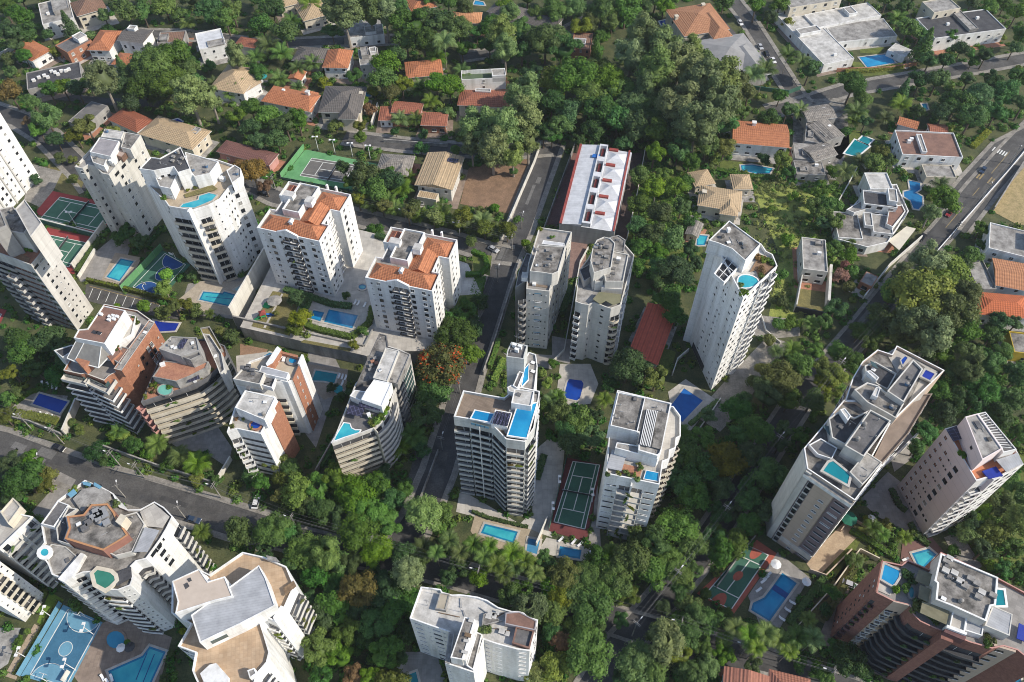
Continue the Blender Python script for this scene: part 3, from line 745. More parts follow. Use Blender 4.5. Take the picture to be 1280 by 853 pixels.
# ---- grey banded tower, left
t = T('apartment_tower', 'beige and grey banded tower with rust planted roof terrace beside the two red-edged tennis courts', (-30,306), (38.7,331.5), (62,303.3), 33.0, lm='the grey banded tower', floors=11)
t.body([(-30,306), (38.7,331.5), (62,303.3), (40,280), (-20,270)], wall=stone, roof=terra, par=1.0)
t.pent([(18.8,261), (30.5,249), (52,278), (38,296)][::1], 46.5, 32, stone, greyw, .4, 'stair_tower')
t.pent([(-5,262), (16,258), (36,282), (30,292), (-10,285)], 40.5, 32, stone, conc, .3)
t.pent([(-20,270), (0,262), (8,282), (-10,290)], 44, 32, greyw, conc, .4)
f = t.fac((38.7,331.5), (62,303.3)); t.win(f, [.30], 1.1, 1.0, t.zl[:-1]); t.win(f, [.52], .6, .6, t.zl[:-1], 'd'); t.win(f, [.72], .6, .6, t.zl[:-1], 'd'); t.win(f, [.12, .4, .7], 2.0, .9, t.zl[-1:], kind='d')
t.bands([(-30,306), (10,321)], 33, t.zl[:-1], .9, 1.3, .2, greyw, -1.0, green=.04)
f = t.fac((10,321), (38.7,331.5)); t.strip(f, .72, .95, 1.5, t.zl[:-1], -.3); t.bands([(10,321), (31,328.6)], 33, t.zl[:-1], .35, 1.3, .2, greyw, -1.0, shutter)
f = t.fac((-30,306), (38.7,331.5)); t.balc(f, .42, .56, 2.6, t.zl[:-2], stone, 1.0, door=False, inner=conc); t.balc(f, .20, .34, 2.2, t.zl[:-3], greyw, 1.0, door=False)
for p, r, k in (((38,312),1.6,'b'), ((44,306),1.1,'l'), ((12,296),1.2,'b')): t.plants(p, 32.2, r, k)
t.pent([(40,300), (48,292), (56,300), (47,308)], 34.4, 32, white, concw, .2, 'stair_head'); t.pent([(22,300), (36,288), (40,292), (26,305)], 34.5, 32, white, terra, .2)
t.flat('planting_bed', [(12,322), (34,329), (38,323), (16,312)], 32.3, earth)
t.done()

# ---- pair of narrow towers in the middle
t = T('apartment_tower', 'narrow off-white tower with weathered roof and a roof garden, left of the middle pair', (657.9,361.4), (687,364.5), (672,287), 29.5, lm='the left middle narrow tower', floors=9)
t.body([(657.9,361.4), (687,364.5), (691,350), (715,290), (674,284), (660,330)], wall=offw, roof=greyfl, par=.8)
t.pent([(672.5,306), (706.9,308.5), (698,339.5), (690,343), (683,341.5), (662.3,339)], 34.5, 28.7, offw, conc, .35)
t.pent([(679,300.5), (705.5,304), (706,308), (677,305)], 33.2, 28.7, white, whitem, .1, 'awning')
t.pent([(644,360), (656,352), (664,318), (658,316), (648,340)], 26.0, 0, greyw, concd, .5, 'side_wing')
f = t.fac((657.9,361.4), (687,364.5)); t.win(f, [.14, .32, .66, .86], .4, .45, t.zl); t.win(f, [.5], 1.6, .5, t.zl[:-1], kind='m')
t.strip(f, .35, .65, .4, t.zl[::2], .6, ctcyan, 'tile_panel', .02, 0)
f = t.fac((646,364), (657.9,361.4)); t.balc(f, .1, 1.0, 1.6, t.zl[:-1], greyw, .95, round_=True, inner=dgrey)
f = t.fac((691,350), (715,290)); t.win(f, [.12, .3, .5, .7, .88], 1.0, 1.0, t.zl)
f = t.fac((687,364.5), (691,350)); t.win(f, [.5], .8, 1.1, t.zl)
for p, r, k in (((652,352),1.4,'o'), ((648,357),1.3,'b'), ((676,287),1.1,'o'), ((685,285),1.2,'a'), ((694,285),1.2,'a'), ((703,287),1.4,'b'), ((710,290),1.3,'o'), ((689,297),1.0,'b'), ((672,293),1.5,'b')): t.plants(p, 28.9, r, k)
for p in ((672,313), (685,314), (692,321), (675,332), (684,333)): t.bx('vent_box', p, 34.2, 1.0, 1.0, .45, concl)
t.flat('terrace_deck', [(660,357), (684,360), (686,352), (662,348)], 28.85, deckm)
t.bx('stair_head', (656,349), 28.8, 1.8, 2.2, 1.8, white, concw); t.bx('water_tank', (668,355), 28.8, 1.0, 2.0, .8, wtrim)
t.done()

t = T('apartment_tower', 'off-white tower with rounded weathered roof and curved corner balconies, right of the middle pair', (719.1,377), (763.7,385.9), (755,297), 28.5, lm='the right middle round-roofed tower', floors=9)
t.body([(719.1,377), (727,380), (735.8,381.4), (742,378.5), (750,381), (757,384), (763.7,385.9), (776,381.4), (793,319), (781.5,305.7), (763.7,297), (748,299), (735,323), (724,338)], wall=offw, roof=concl, par=.7)
t.pent([(738,325.7), (741,309), (746,300), (755,296), (763,298), (769,304), (764,334.6), (742.5,341.3)], 35.5, 27.8, offw, conc, .4)
t.pent([(755,341.3), (765,314), (786,318), (779,352), (757,352)], 33.2, 27.8, offw, concl, .4)
t.pent([(764,296), (773,294), (782,300), (780,315), (767,314)], 31.5, 27.8, greyw, conc, .3)
t.pent([(742,345), (748,332), (757,334), (754,352), (744,352)], 32.0, 27.8, offw, concl, .3)
t.pent([(752,352), (779,354), (778,362), (752,360)], 30.2, 27.8, offw, whitem, .05, 'conservatory')
t.pent([(724,337), (737,330), (741,345), (730,352)], 30.8, 27.8, greyw, slate, .2, 'side_roof')
b = MB(); b.prism(t.L([(741,374), (749,365), (777,368), (775,378), (766,381), (757,376), (750,380)], 29.6), 29.3, 29.6, M('sage_green_canopy', (.22,.21,.13), (.17,.165,.10), .3), M('sage_green_canopy', (.22,.21,.13)), True); t.build(b, 'canopy')
f = t.fac((750,381), (757,384)); t.win(f, [.5], .9, .7); 
f = t.fac((719.1,377), (727,380)); t.balc(f, .05, .95, 1.0, t.zl[:-1], white, .9, inner=dgrey)
f = t.fac((735.8,381.4), (742,378.5)); t.win(f, [.5], .3, 1.0)
f = t.fac((763.7,385.9), (776,381.4)); t.balc(f, .0, 1.0, 1.4, t.zl[:-1], cream, .95, round_=True, green=.15)
f = t.fac((776,381.4), (793,319)); t.win(f, [.08, .2, .34, .5, .66, .82], 1.1, 1.2, t.zl); t.balc(f, .1, .3, .8, t.zl[:-1], white, .8, door=False)
for p in ((745,310), (752,305), (758,310), (750,318), (758,322), (747,330)): t.bx('vent_box', p, 35.2, 1.2, 1.0, .5, concl if random.random() < .5 else dgrey)
t.bx('air_conditioner', (773,325), 33, 1.2, .9, .8, wtrim)
t.done()

# ---- tower with two blue pools on its roof, centre
t = T('apartment_tower', 'grey-white tower of many slim balconies with two bright blue pools on its roof', (567,520.8), (632.6,549.3), (645,484), 41.5, lm='the tower with two blue rooftop pools', floors=14)
t.body([(567,520.8), (587,524), (615,531), (632.6,549.3), (656.3,552.5), (668,535), (675,489), (648,483), (630,497), (579,488)], wall=greyg, roof=deckm, par=1.0, cap=white2)
t.pool([(647,509), (671,504.5), (658,548), (635,544.5)], 42.0, wblue, white2, .3)
t.pool([(594,514), (617,518.5), (612,528), (589,523.5)], 41.6, wblue, white2, .3)
t.flat('pool_surround', [(636,514), (645,490), (672,493), (671,503), (646,509), (634,544), (630,540)], 41.2, concl)
t.pent([(619,512), (640,516), (634,534), (614,530)], 42.6, 40.4, white2, concd, .1, 'plant_deck')
for k in range(5):
    t.flat('solar_panel', [(620+k*4.0,514+k*.6), (622.8+k*4.0,514.4+k*.6), (618.3+k*4,530+k*.8), (615.5+k*4,529.4+k*.8)], 43.1, solar, .1)
t.pent([(643,486), (668,489), (664,508), (639,504)], 44.5, 40.4, white2, concw, .3)
t.pent([(634,438.5), (639,427.4), (659.5,432), (656,443), (655,449), (633,446)], 48, 0, greyg, concd, .5, 'stair_tower')
t.pent([(643,478), (650,456), (661,440), (670,443), (672,458), (668,488), (655,489)], 41.0, 0, white2, concl, .5, 'rear_wing')
t.pool([(656,462), (661,456), (660,475), (652,484)], 41.3, wblue, white2, .2)
t.pent([(641,482), (649,464), (655,466), (647,486)], 43.0, 40, white2, concd, .2, 'plant_deck'); t.pent([(634,484), (640,481), (650,486), (645,492), (636,489)], 42.6, 40, white2, concw, .1, 'stair_head')
f = t.fac((567,520.8), (587,524)); t.bands([(567,520.8), (586,523.8)], 41.5, t.zl[:-1], 1.0, .75, .2, greyg, -1.05, gh=1.9)
t.bands([(588,524.4), (614,530.9)], 41.5, t.zl[:-1], .8, .75, .2, greyg, -1.05, gh=1.9)
t.bands([(616,532), (632,548.7)], 41.5, t.zl[:-1], .6, .75, .2, greyg, -1.05, gh=1.9)
t.bands([(633.5,549.4), (655.5,552.4)], 41.5, t.zl[:-1], 1.0, .8, .2, offw, -1.05, gh=1.9, green=.12, gkind='a')
t.bands([(657,551.5), (667.5,535.8)], 41.5, t.zl[:-1], .9, .8, .2, offw, -1.05, gh=1.9, green=.08)
f = t.fac((668,535), (675,489)); t.bands([(668.2,533), (671,514)], 41.5, t.zl[:-1], .5, .9, .2, white2, -1.0, glassb); t.win(f, [.6, .75, .9], 1.1, 1.2)
f = t.fac((587,524), (615,531), out=.82); t.box_on(f, .47, .5, .3, 0, 40.5, white2, 'rib'); t.strip(f, .1, .9, .9, [t.zl[-1]+1.4], 0, ctcyan, 'glass_balustrade', .03, 1.2)
f = t.fac((634,438.5), (633,446), 48); 
for p in ((643,434), (650,436), (646,440)): t.bx('antenna_box', p, 47.6, 1.0, .6, 1.2, wtrim)
b = MB(); x, y = t.l((646,430), 48); b.tube((x,y,47.5), (x,y,53), .08, .04, steel, 5); b.tube((x-.8,y,51), (x+.8,y,51), .05, .05, steel, 4); t.build(b, 'antenna')
for p, r in (((612,490),1.1), ((620,494),1.0), ((600,489),1.0)): t.plants(p, 41, r, 'b')
t.done()

# ---- white tower in front of the court, centre right
t = T('apartment_tower', 'white tower with curved planted balconies and roof louvres, between the green court and the trees', (757.7,592.2), (824.5,606), (771,490), 33.0, lm='the white tower beside the green court', floors=10)
t.body([(757.7,592.2), (824.5,606), (829,577), (837,574), (838,563), (845,560), (846,548), (851,545), (851,520), (842,508), (771,495), (761,548)], wall=white2, roof=palefl, par=.9)
t.pent([(760.5,533), (771.6,487.6), (839.6,504), (826,567), (822,570), (798,563), (799,541)], 38.0, 32, white2, concl, .5, t=.35)
t.pent([(773,490), (807,497), (797,540), (763,532)], 38.6, 37, white2, conc, .5, 'roof_deck_frame')
t.pent([(771,553), (798,557), (826,563), (822,574), (769,560)], 36.5, 32, white2, concl, .3, 'canopy_wing')
b = MB()
for k in range(7):
    p = t.L([(809+k*2.1,512+k*.4), (800+k*2.0,556+k*.5)], 38.2); b.tube((*p[0],38.3), (*p[1],38.3), .14, .14, wtrim, 4)
t.build(b, 'roof_louvres')
t.flat('louvre_pit', [(806,512), (822,515), (814,559), (797,555)], 38.05, concd); t.flat('roof_slab', [(822,514), (835,517), (826,562), (815,559)], 38.1, conc)
t.flat('terrace_deck', [(779,580), (803,585), (800,597), (776,592)], 32.35, terra); t.flat('terrace_roof', [(765,562), (784,566), (777,589), (758,585)], 33.2, metalr, .2)
t.pool([(808,589), (823,592), (822,602), (805,599)], 32.4, wblue, white2, .2)
for p, r, k in (((780,596),1.0,'b'), ((788,597),1.1,'b'), ((796,599),1.1,'b'), ((803,587),1.0,'b'), ((770,592),.9,'o'), ((762,590),.9,'b'), ((795,580),.8,'o')): t.plants(p, 32.6, r, k)
f = t.fac((757.7,592.2), (824.5,606)); t.win(f, [.10, .87], 1.9, .5, t.zl[:-1], kind='d'); t.win(f, [.20, .80], .8, .5, t.zl[:-1], kind='d')
t.balc(f, .25, .74, 1.7, t.zl[:-1], offw, .55, round_=False, green=.45, inner=dgrey); t.box_on(f, .485, .515, 1.0, 0, 31, white2, 'rib')
for P_, Q_ in (((829,577), (837,574)), ((838,563), (845,560)), ((846,548), (851,545))):
    f = t.fac(P_, Q_); t.balc(f, -.1, 1.1, .9, t.zl[:-1], cream, .9, inner=brownt)
f = t.fac((851,545), (851,520)); t.strip(f, .1, .9, 1.2, t.zl, -.2, glassb)
t.done()
# ---- brick tower with zigzag white balconies (left)
t = T('apartment_tower', 'brick tower with dark zigzag white-edged balconies and a brown flat penthouse roof', (76,464), (129,479), (130,385), 25.0, lm='the brick zigzag-balcony tower', floors=8)
t.body([(79,463), (101,468), (106,467), (130,476), (136,470), (150,462.5), (162,447), (193,403), (172,388), (130,380), (98,430)], wall=brick, roof=greyfl, par=.8, cap=offw)
t.pent([(142,461), (152,463.5), (193.5,403.5), (186,400)], 27.5, 24, brick, concl, .3, 'brick_gable', cap=offw)
t.pent([(128.7,382), (156.6,388), (130.7,429.8), (92,422.5), (98,412), (109,411)], 33.5, 24, white, brownr, .35)
t.pent([(158,392), (170,395), (165,418), (145,430), (138,424)], 28.5, 24, white, palefl, .6, 'terrace')
t.pent([(136,424), (147,432), (152,440), (139,452), (130,440)], 28.0, 24, brick, brownr, .3, 'brick_block')
t.pent([(152,433), (163,436), (150,455), (142,450)], 27.6, 24, greyw, brownr, .4, 'side_terrace')
b = MB()      # sloping grey skirt roof above the balconies
e = t.L([(84,448), (93,452), (123,460), (139,443)], 27.5); r = t.L([(96,425), (106,427), (127,430), (133,424)], 32.0)
for i in range(3): b.face([(*e[i],27.5), (*e[i+1],27.5), (*r[i+1],32), (*r[i],32)], M('grey_shingle_skirt', (.24,.235,.22), (.18,.175,.165), .6))
b.face([(*p,32.0) for p in r], dgrey)
for i in range(3): b.tube((*e[i],27.55), (*r[i],32.05), .14, .14, wtrim, 4); b.tube((*e[i],27.5), (*e[i+1],27.5), .2, .2, wtrim, 4)
t.build(b, 'skirt_roof')
t.pent([(94,450), (104,441), (112,452), (104,460)], 28.3, 25, brick, brick, 0.0, 'brick_fin')
t.pent([(67,438), (90,431), (96,436), (78,447)], 26.5, 20, white, slate, .3, 'side_terrace')
for P_, m_, Q_ in (((76.5,464), (101,469.5), (105.5,463)), ((106,468), (129,478.5), (135.5,469))):
    t.bands([P_, m_, Q_], 25, t.zl[:-1], 1.9, .75, .15, white2, -1.0, slate, gh=2.2, plank=concd)
    t.bands([P_, m_, Q_], 25, t.zl[-1:], 1.7, 1.3, .1, offw, -.6, glassb, gh=1.6)
f = t.fac((150,462.5), (193,403), out=.4); t.win(f, [.45], .9, 1.2, t.zl[-3:], kind='d'); t.win(f, [.62, .72], 1.1, 2.0, t.zl[:], kind='d'); t.win(f, [.3, .9], .5, .5, t.zl[:-1])
f = t.fac((156.6,388), (130.7,429.8), 33.5); t.win(f, [.22, .55], 1.5, 1.7, [29.8], kind='d')
for p in ((138,397), (142,396), (147,397), (143,400), (127,394), (137,401)): t.bx('solar_tank', p, 33.2, .9, .7, .6, wtrim)
t.bx('skylight', (119,416), 33.15, 1.4, .8, .2, plast, darkst); t.bx('skylight', (124,417), 33.15, 1.4, .8, .2, plast, darkst)
t.bx('dish', (158,405), 27.9, .8, .8, .6, wtrim); t.bx('terrace_bench', (163,400), 27.9, 2.2, .6, .5, terra)
for p, r, k in (((143,440),.8,'o'), ((147,436),.7,'o'), ((168,398),1.0,'b'), ((171,405),.9,'o')): t.plants(p, 27.6, r, k)
t.done()

# ---- tower with long wavy balconies and a pink edge
t = T('apartment_tower', 'fan-shaped tower with long wavy cream balconies, pink end bays and a mint terrace pool', (175.6,504), (234.7,485), (204,440), 21.0, lm='the wavy-balcony tower', floors=7)
t.body([(176,503), (235,484), (258,473.5), (275,458), (284,444), (281,432), (262,424), (240,424), (205,434), (190,470)], wall=dgrey, roof=terra, par=.7, zt=21)
t.bands([(179,504), (200,497.5), (220,491.5), (236,486), (247,482), (257,475), (266,468), (275.5,457.5)], 21, t.zl[:], 1.7, 1.0, .25, cream, -1.0, glassd, gh=1.9, green=.22)
t.bands([(172,500), (178.2,504.5)], 21, t.zl[:], 1.75, 1.05, .25, pinkb, -1.0, None, green=.5)
t.pent([(190.5,471), (204,451), (226,453), (260.5,452), (257,460), (238,470), (220,477)], 24.3, 20.4, concl, terra, .3, 'brown_terrace')
t.pent([(198,436), (213.6,420.6), (246,422), (249.5,438), (226,445.5)], 28.5, 20.4, greyw, concl, .4)
t.pent([(226,445.5), (230,441), (243,422), (249.5,438), (251,444), (238,450)], 28.0, 20.4, concl, concd, .6, 'lift_house')
t.flat('solar_panel', [(222,434), (229,423), (235,424), (228,436)], 28.9, solar, .1)
t.pool([(206.5+9*math.cos(a*PI/6), 488+6.5*math.sin(a*PI/6)) for a in range(12)], 21.0, M('mint_pool_cover', (.16,.44,.36), (.12,.36,.30), .4), concl, .3)
t.flat('awning', [(233,473), (248,468.5), (250,473), (236,478)], 23.0, solar, .12)
for p, r, k in (((184,498),1.1,'o'), ((187,490),1.3,'a'), ((191,483),1.3,'o'), ((195,478),1.2,'b'), ((214,482),1.3,'b'), ((222,480),1.1,'o'), ((228,478),1.2,'b'), ((235,480),.9,'b'), ((252,472),1.0,'o'), ((256,467),1.0,'b'), ((264,462),.8,'o'), ((189,494),.9,'b')): t.plants(p, 20.6, r, k)
t.pent([(253,417), (262,418), (277,441), (281,462), (275,468), (270,455)], 23.5, 14, offw, concl, .8, 'curved_side_wing')
t.pent([(250,410), (262,408), (278,436), (270,440), (256,426)], 22.0, 0, concl, M('roof_lawn', (.26,.20,.09), (.19,.16,.07), .5, fine=.2), .6, 'garden_wing')
f = t.fac((275,458), (284,444)); t.strip(f, .0, 1.0, 2.0, t.zl, -.6)
t.bx('air_conditioner', (204,457), 24, 1.3, 1.0, .8, wtrim); t.bx('table_umbrella', (244,477), 21, .9, .9, 1.6, wtrim); t.bx('chimney', (214,432), 28.1, 1.4, .6, .7, concl)
t.done()

# ---- small white tower with a round blue jacuzzi
t = T('apartment_tower', 'small white tower with black ribbon windows, a white slab roof and round blue jacuzzi', (283.4,540.3), (325.7,542.5), (306,490), 25.5, lm='the small white jacuzzi tower', floors=8)
t.body([(283.4,540.3), (296,536), (326,542.5), (332,531), (350,505), (343,495), (306,488), (293,510)], wall=white2, roof=palefl, par=.8)
t.pent([(306.8,488), (344.6,496.9), (330.5,525), (293.4,509.5)], 29.5, 24.8, white2, concw, .25)
f = t.fac((332,531), (350,505), out=.06); t.box_on(f, .25, 1.0, .25, 0, 27.0, brick, 'brick_panel'); t.win(f, [.45], .5, 1.1, kind='m', dz=0); 
f = t.fac((296,536), (326,542.5)); t.strip(f, .05, .95, 1.1, t.zl[:-1], .1, slate, 'ribbon_window', .05, 0)
f = t.fac((283.4,540.3), (296,536)); t.balc(f, .0, 1.0, 1.3, t.zl[:-1], white2, .95, inner=cream, green=.1)
t.pool([(319.5+6*math.cos(a*PI/6), 532+4.4*math.sin(a*PI/6)) for a in range(12)], 25.0, wdeep, terra, .5)
for p, r, k in (((290,536),1.0,'o'), ((303,521),.8,'o'), ((299,523),.7,'a'), ((310,538),.6,'b')): t.plants(p, 24.9, r, k)
t.bx('antenna_box', (311,487), 29.3, .8, .8, .8, dgrey); t.done()

# ---- larger white and brick block behind it
t = T('apartment_tower', 'white and red-brick block with tall white blade walls and a sunken jacuzzi terrace', (291,474), (366,476), (310,455), 28.0, lm='the white and brick blade-wall tower', floors=8)
t.body([(291,474), (304,478), (324,482), (338,478), (352,478), (366,476), (378,447.8), (345,440), (312,452)], wall=white2, roof=M('sand_terrace', (.50,.43,.33), (.40,.34,.26), .5), par=.8, t=.25)
t.pent([(304.5,459), (331,465.7), (324.6,480.5), (291,473.8)], 30.0, 27, offw, conc, .4)
t.pent([(331,466), (346,470), (340,485), (326,481)], 28.8, 27, white, concd, .8, 'sunken_deck')
t.pent([(327,457), (361,466), (358,474), (323,466)], 29.6, 27, white, metalr, .1, 'canopy_roof')
t.pent([(345,435), (347,433), (352,437), (341,454), (334,458), (332,455)], 30.0, 27, brick, wtrim, .0, 'brick_screen', t=.1)
t.pent([(347,438), (372,444), (371,447), (349,441)], 29.0, 27, brick, brick, .0, 'brick_screen', t=.1)
f = t.fac((366,476), (378,447.8)); t.box_on(f, 0, .62, .2, 0, 28.4, brick, 'brick_panel'); t.box_on(f, .62, 1.03, .5, 0, 29.5, white2, 'blade_wall'); t.win((f[0]+f[3]*.2, *f[1:]), [.3], .6, 1.2, t.zl, kind='m')
f = t.fac((338,478), (352,478)); t.bands([(325,482), (337,478.5), (349,478.5)], 28, t.zl[:-2], .8, 1.0, .2, cream, -1.0, slate)
t.pent([(350,475.5), (360,478), (364,476), (356,472)], 28.6, 0, white2, concl, .3, 'blade_wall')
t.pool([(366+5*math.cos(a*PI/6), 451+3.6*math.sin(a*PI/6)) for a in range(12)], 27.6, wblue, greyfl, .8)
for p in ((350,447), (355,450), (348,451), (353,446)): t.bx('deck_chair', p, 27.3, .7, 1.5, .35, plast)
for p in ((309,462), (316,464), (304,461), (311,459)): t.bx('vent_box', p, 29.7, 1.2, .9, .7, dgrey)
t.flat('roof_hatch', [(315,465), (320,466.5), (318,470), (313,468.5)], 29.7, dgrey, .1, .1)
t.done()

# ---- round-fronted tower with sweeping balconies
t = T('apartment_tower', 'round-fronted tower with sweeping cream balconies and a curved turquoise pool at its roof corner', (414.6,555.3), (467.4,536.6), (444,480), 23.0, lm='the sweeping round-fronted tower', floors=8)
t.body([(415,554.5), (441,545.5), (467,535.5), (478,527), (486,514), (490,500), (494,488), (502,470), (513,443), (500,437), (484,432), (444,480)], wall=stone, roof=concd, par=.8)
t.bands([(414.8,555.3), (441,546), (467,536)], 23, t.zl, 1.2, 1.0, .25, cream, -1.0, glassd, gh=1.9, green=.1)
t.bands([(468,535.3), (478,526.5), (484.5,517), (488.5,506), (490.5,497)], 23, t.zl, 1.3, 1.0, .25, stone, -1.0, glassd, gh=1.9)
f = t.fac((467,535.5), (478,527)); t.box_on(f, -.02, .05, 1.7, 0, 23, cream, 'rib')
f = t.fac((502,470), (513,443)); t.strip(f, .1, .9, 2.0, t.zl, -.6, glassb); t.bands([(494.5,487), (501.5,471)], 23, t.zl, .8, .9, .2, concl, -1.0, glassd)
t.pent([(467.4,474.5), (489.8,479), (477,508.4), (451.5,499.5), (457,489)], 27.0, 22, white2, M('clean_white_roof', (.82,.82,.80), (.74,.74,.72), .3), .2)
t.pent([(443,487.5), (457,489.5), (451,501), (437,495)], 25.0, 22, white2, concw, .2)
t.pent([(482,434.5), (499,438.5), (484,477), (466,472.5)], 26.5, 0, offw, concw, .25, 'rear_block')
t.pent([(500,438), (513,443), (497,480), (486,477)], 25.2, 22, concl, concl, .3, 'glazed_wing')
t.pent([(474,417), (483,419), (485,434), (466,474), (445,481), (452,465)], 24.0, 0, concd, conc, .25, 'service_wing')
for i, p in enumerate(((464,458), (466,453), (469,449), (471,455), (463,463))): t.bx('vent_box', p, 24, 1.0, .8, .5, terra if i % 2 else concl)
for a, b_ in (((434,507), (441,517)), ((448,503), (452,513))): pass
t.flat('solar_panel', [(437,506), (456,510), (452,521), (433,517)], 24.6, solar, .12); t.flat('solar_panel', [(449,503), (477,509), (475,514), (448,508)], 25.0, solar, .12)
t.pool([(416.5,552), (430,529.5), (437,530.5), (439,536), (444,538.5), (450,538.5), (449,541), (430,547)], 22.7, wcyan, wtrim, .3)
for p, r, k in (((470,528),1.7,'p'), ((474,523),1.5,'b'), ((481,516),1.3,'o'), ((484,507),1.3,'b'), ((487,499),1.3,'o'), ((489,491),1.2,'b'), ((466,532),1.4,'o'), ((464,525),1.0,'b'), ((497,471),1.5,'b'), ((493,478),1.2,'b'), ((478,520),1.2,'l')): t.plants(p, 22.6, r, k)
t.bx('parasol', (462,522), 22.3, .9, .9, 1.8, plast); t.done()

# ---- long double tower, right
t = T('apartment_tower', 'long cream and brown double tower with many stepped flat roofs, right of the tree-lined street', (1009,586), (1069,626), (1055,500), 39.0, lm='the long stepped-roof double tower', floors=13)
t.body([(1005,560), (1009,586), (1069,626), (1103,581), (1090,572), (1114,528), (1086,512), (1068,500), (1055,500), (1042,515), (1028,533)], wall=beige, roof=conc, par=1.0, cap=white2)
t.body([(1056,502), (1070,503), (1086,513), (1113,528), (1121,522), (1150,493), (1181,463), (1121,432), (1115,443), (1097,437), (1078,452), (1066,472)], wall=beige, roof=conc, par=1.0, cap=white2, foot=False)
tanr = M('tan_render', (.27,.215,.175), (.20,.16,.13), .3, streak=True)
t.body([(1094,588), (1102,581), (1136,542), (1166,492), (1150,493), (1122,523), (1113,529), (1092,573)], 36.0, 0, tanr, tanr, .5, name='side_wing', rname='side_roof')
for P_, Q_ in (((1102,581), (1136,542)), ((1136,542), (1166,492))): t.win(t.fac(P_, Q_, 36), [.15, .35, .65, .85], 1.4, 1.3, t.zl[:-1])
t.pent([(1141.6,449.4), (1154,461.5), (1130,503), (1109,489)], 43.0, 38, offw, concd, .6, t=.32)
t.pent([(1088,512), (1114,526), (1080,571), (1056,557)], 43.2, 38, offw, concd, .6, t=.32)
t.pent([(1084,478), (1098,482), (1106,489), (1130,505), (1120,523), (1108,516), (1084,503), (1068,487)], 41.6, 38, offw, conc, .6, t=.32)
t.pent([(1081,457), (1094,452), (1121,467), (1110,487), (1098,481), (1083,471)], 40.8, 38, offw, slate, .6, t=.3)
t.pent([(1036,523), (1049,514), (1068,522), (1080,516), (1086,513), (1057,556), (1040,547)], 41.0, 38, offw, slate, .6, t=.3)
t.pent([(1050,512), (1056,510), (1064,520), (1060,526)], 42.2, 38, white2, concw, .2, 'stair_head'); t.pent([(1083,464), (1088,463), (1099,472), (1096,476)], 42.0, 38, white2, concw, .2, 'stair_head')
t.pent([(1095,484), (1101,485), (1097,497), (1090,494)], 42.8, 38, white2, concw, .2, 'stair_head')
t.pent([(1062,590), (1083,565), (1103,578), (1086,598), (1078,606)], 40.2, 38, offw, concl, .2, 'bridge_roof')
t.pent([(1011,556), (1026,548), (1047,560), (1040,574), (1022,568)], 39.4, 38, white2, concd, .3, 'side_deck')
t.pool([(1036,579), (1041,577), (1062,594), (1059,606), (1029,589)], 39.4, wteal, palefl, .6)
t.pool([(1126,451), (1131,446), (1134,448), (1128,457)], 39.2, wdeep, palefl, .3); t.pool([(1157,463), (1168,468), (1162,476), (1152,471)], 39.2, tarp, palefl, .5)
t.flat('terrace_paving', [(1108,442), (1118,436), (1173,465), (1150,500), (1135,505), (1157,460), (1140,448), (1122,466)], 38.1, palefl)
t.flat('slate_skylight', [(1088,451), (1094,454), (1098,461), (1090,457)], 41.4, glassb, .2); t.flat('slate_skylight', [(1028,532), (1036,533), (1042,540), (1038,545)], 40.2, glassb, .2)
f = t.fac((1009,586), (1069,626))
t.box_on(f, .0, .12, .6, 0, 38.6, offw, 'pier'); t.box_on(f, .26, .66, .55, 0, 37.6, beige, 'pier'); t.box_on(f, .98, 1.0, .3, 0, 38.6, beige, 'pier')
t.box_on(f, .68, .98, .12, 0, 37.0, mauve, 'mauve_panel')
t.box_on(f, .12, .26, .12, 0, 36.5, mauve, 'mauve_panel')
ff = (f[0]+f[3]*.13, *f[1:]); t.balc(ff, .14, .25, .5, t.zl[:-1], offw, .45, door=True); t.win(ff, [.83], 2.6, .55, t.zl[:-1], kind='d')
ff = (f[0]+f[3]*.56, *f[1:]); t.win(ff, [.52], 1.3, .8, t.zl[:-2], kind='m')
t.box_on(f, -.0, 1.0, 1.1, 36.6, 37.9, white2, 'top_balcony', concl); t.box_on(f, .26, 1.0, .65, 2.5, 5.0, offw, 'base_band')
f = t.fac((1069,626), (1103,581)); t.win(f, [.2, .5, .8], 1.3, 1.2, t.zl)
f = t.fac((1005,560), (1009,586)); t.box_on(f, 0, 1, .2, 0, 38.8, offw, 'pier'); 
f = t.fac((1028,533), (1005,560)); t.win(f, [.2, .5, .8], 1.4, 1.3, t.zl)
f = t.fac((1066,472), (1055,500)); t.win(f, [.3, .7], 1.4, 1.3, t.zl); f = t.fac((1055,500), (1042,515)); t.box_on(f, .2, .8, .5, 0, 36, mauve, 'mauve_panel')
t.done()

# ---- pale mauve tower, right edge
t = T('apartment_tower', 'pale mauve tower with square windows and an orange roof terrace with a blue pool cover', (1181.3,535.9), (1220.3,601.3), (1232,514.8), 33.0, lm='the pale mauve tower', floors=10)
t.body([(1181.3,535.9), (1220.3,601.3), (1238,596), (1242,600), (1279.4,580.2), (1271,563.3), (1231.9,514.8), (1206.6,521.5), (1199,531)], wall=pinkw, roof=M('orange_terrace', (.52,.21,.11), (.42,.165,.09), .4, fine=.1), par=.8, cap=white)
t.pent([(1206.6,521), (1222,517), (1253,561), (1228,575)], 38.5, 32, pinkw, concl, .3)
t.pent([(1222,517), (1231.9,514.8), (1271,562), (1254,566), (1252,560)], 37.0, 32, white, concd, .3, 'louvred_deck')
b = MB()
for k in range(14):
    f_ = k/13.0; p = t.L([(1225+27*f_,520+38*f_), (1234+31*f_,517+42*f_)], 37.2); b.tube((*p[0],36.85), (*p[1],36.85), .1, .1, wtrim, 4)
t.build(b, 'roof_louvres')
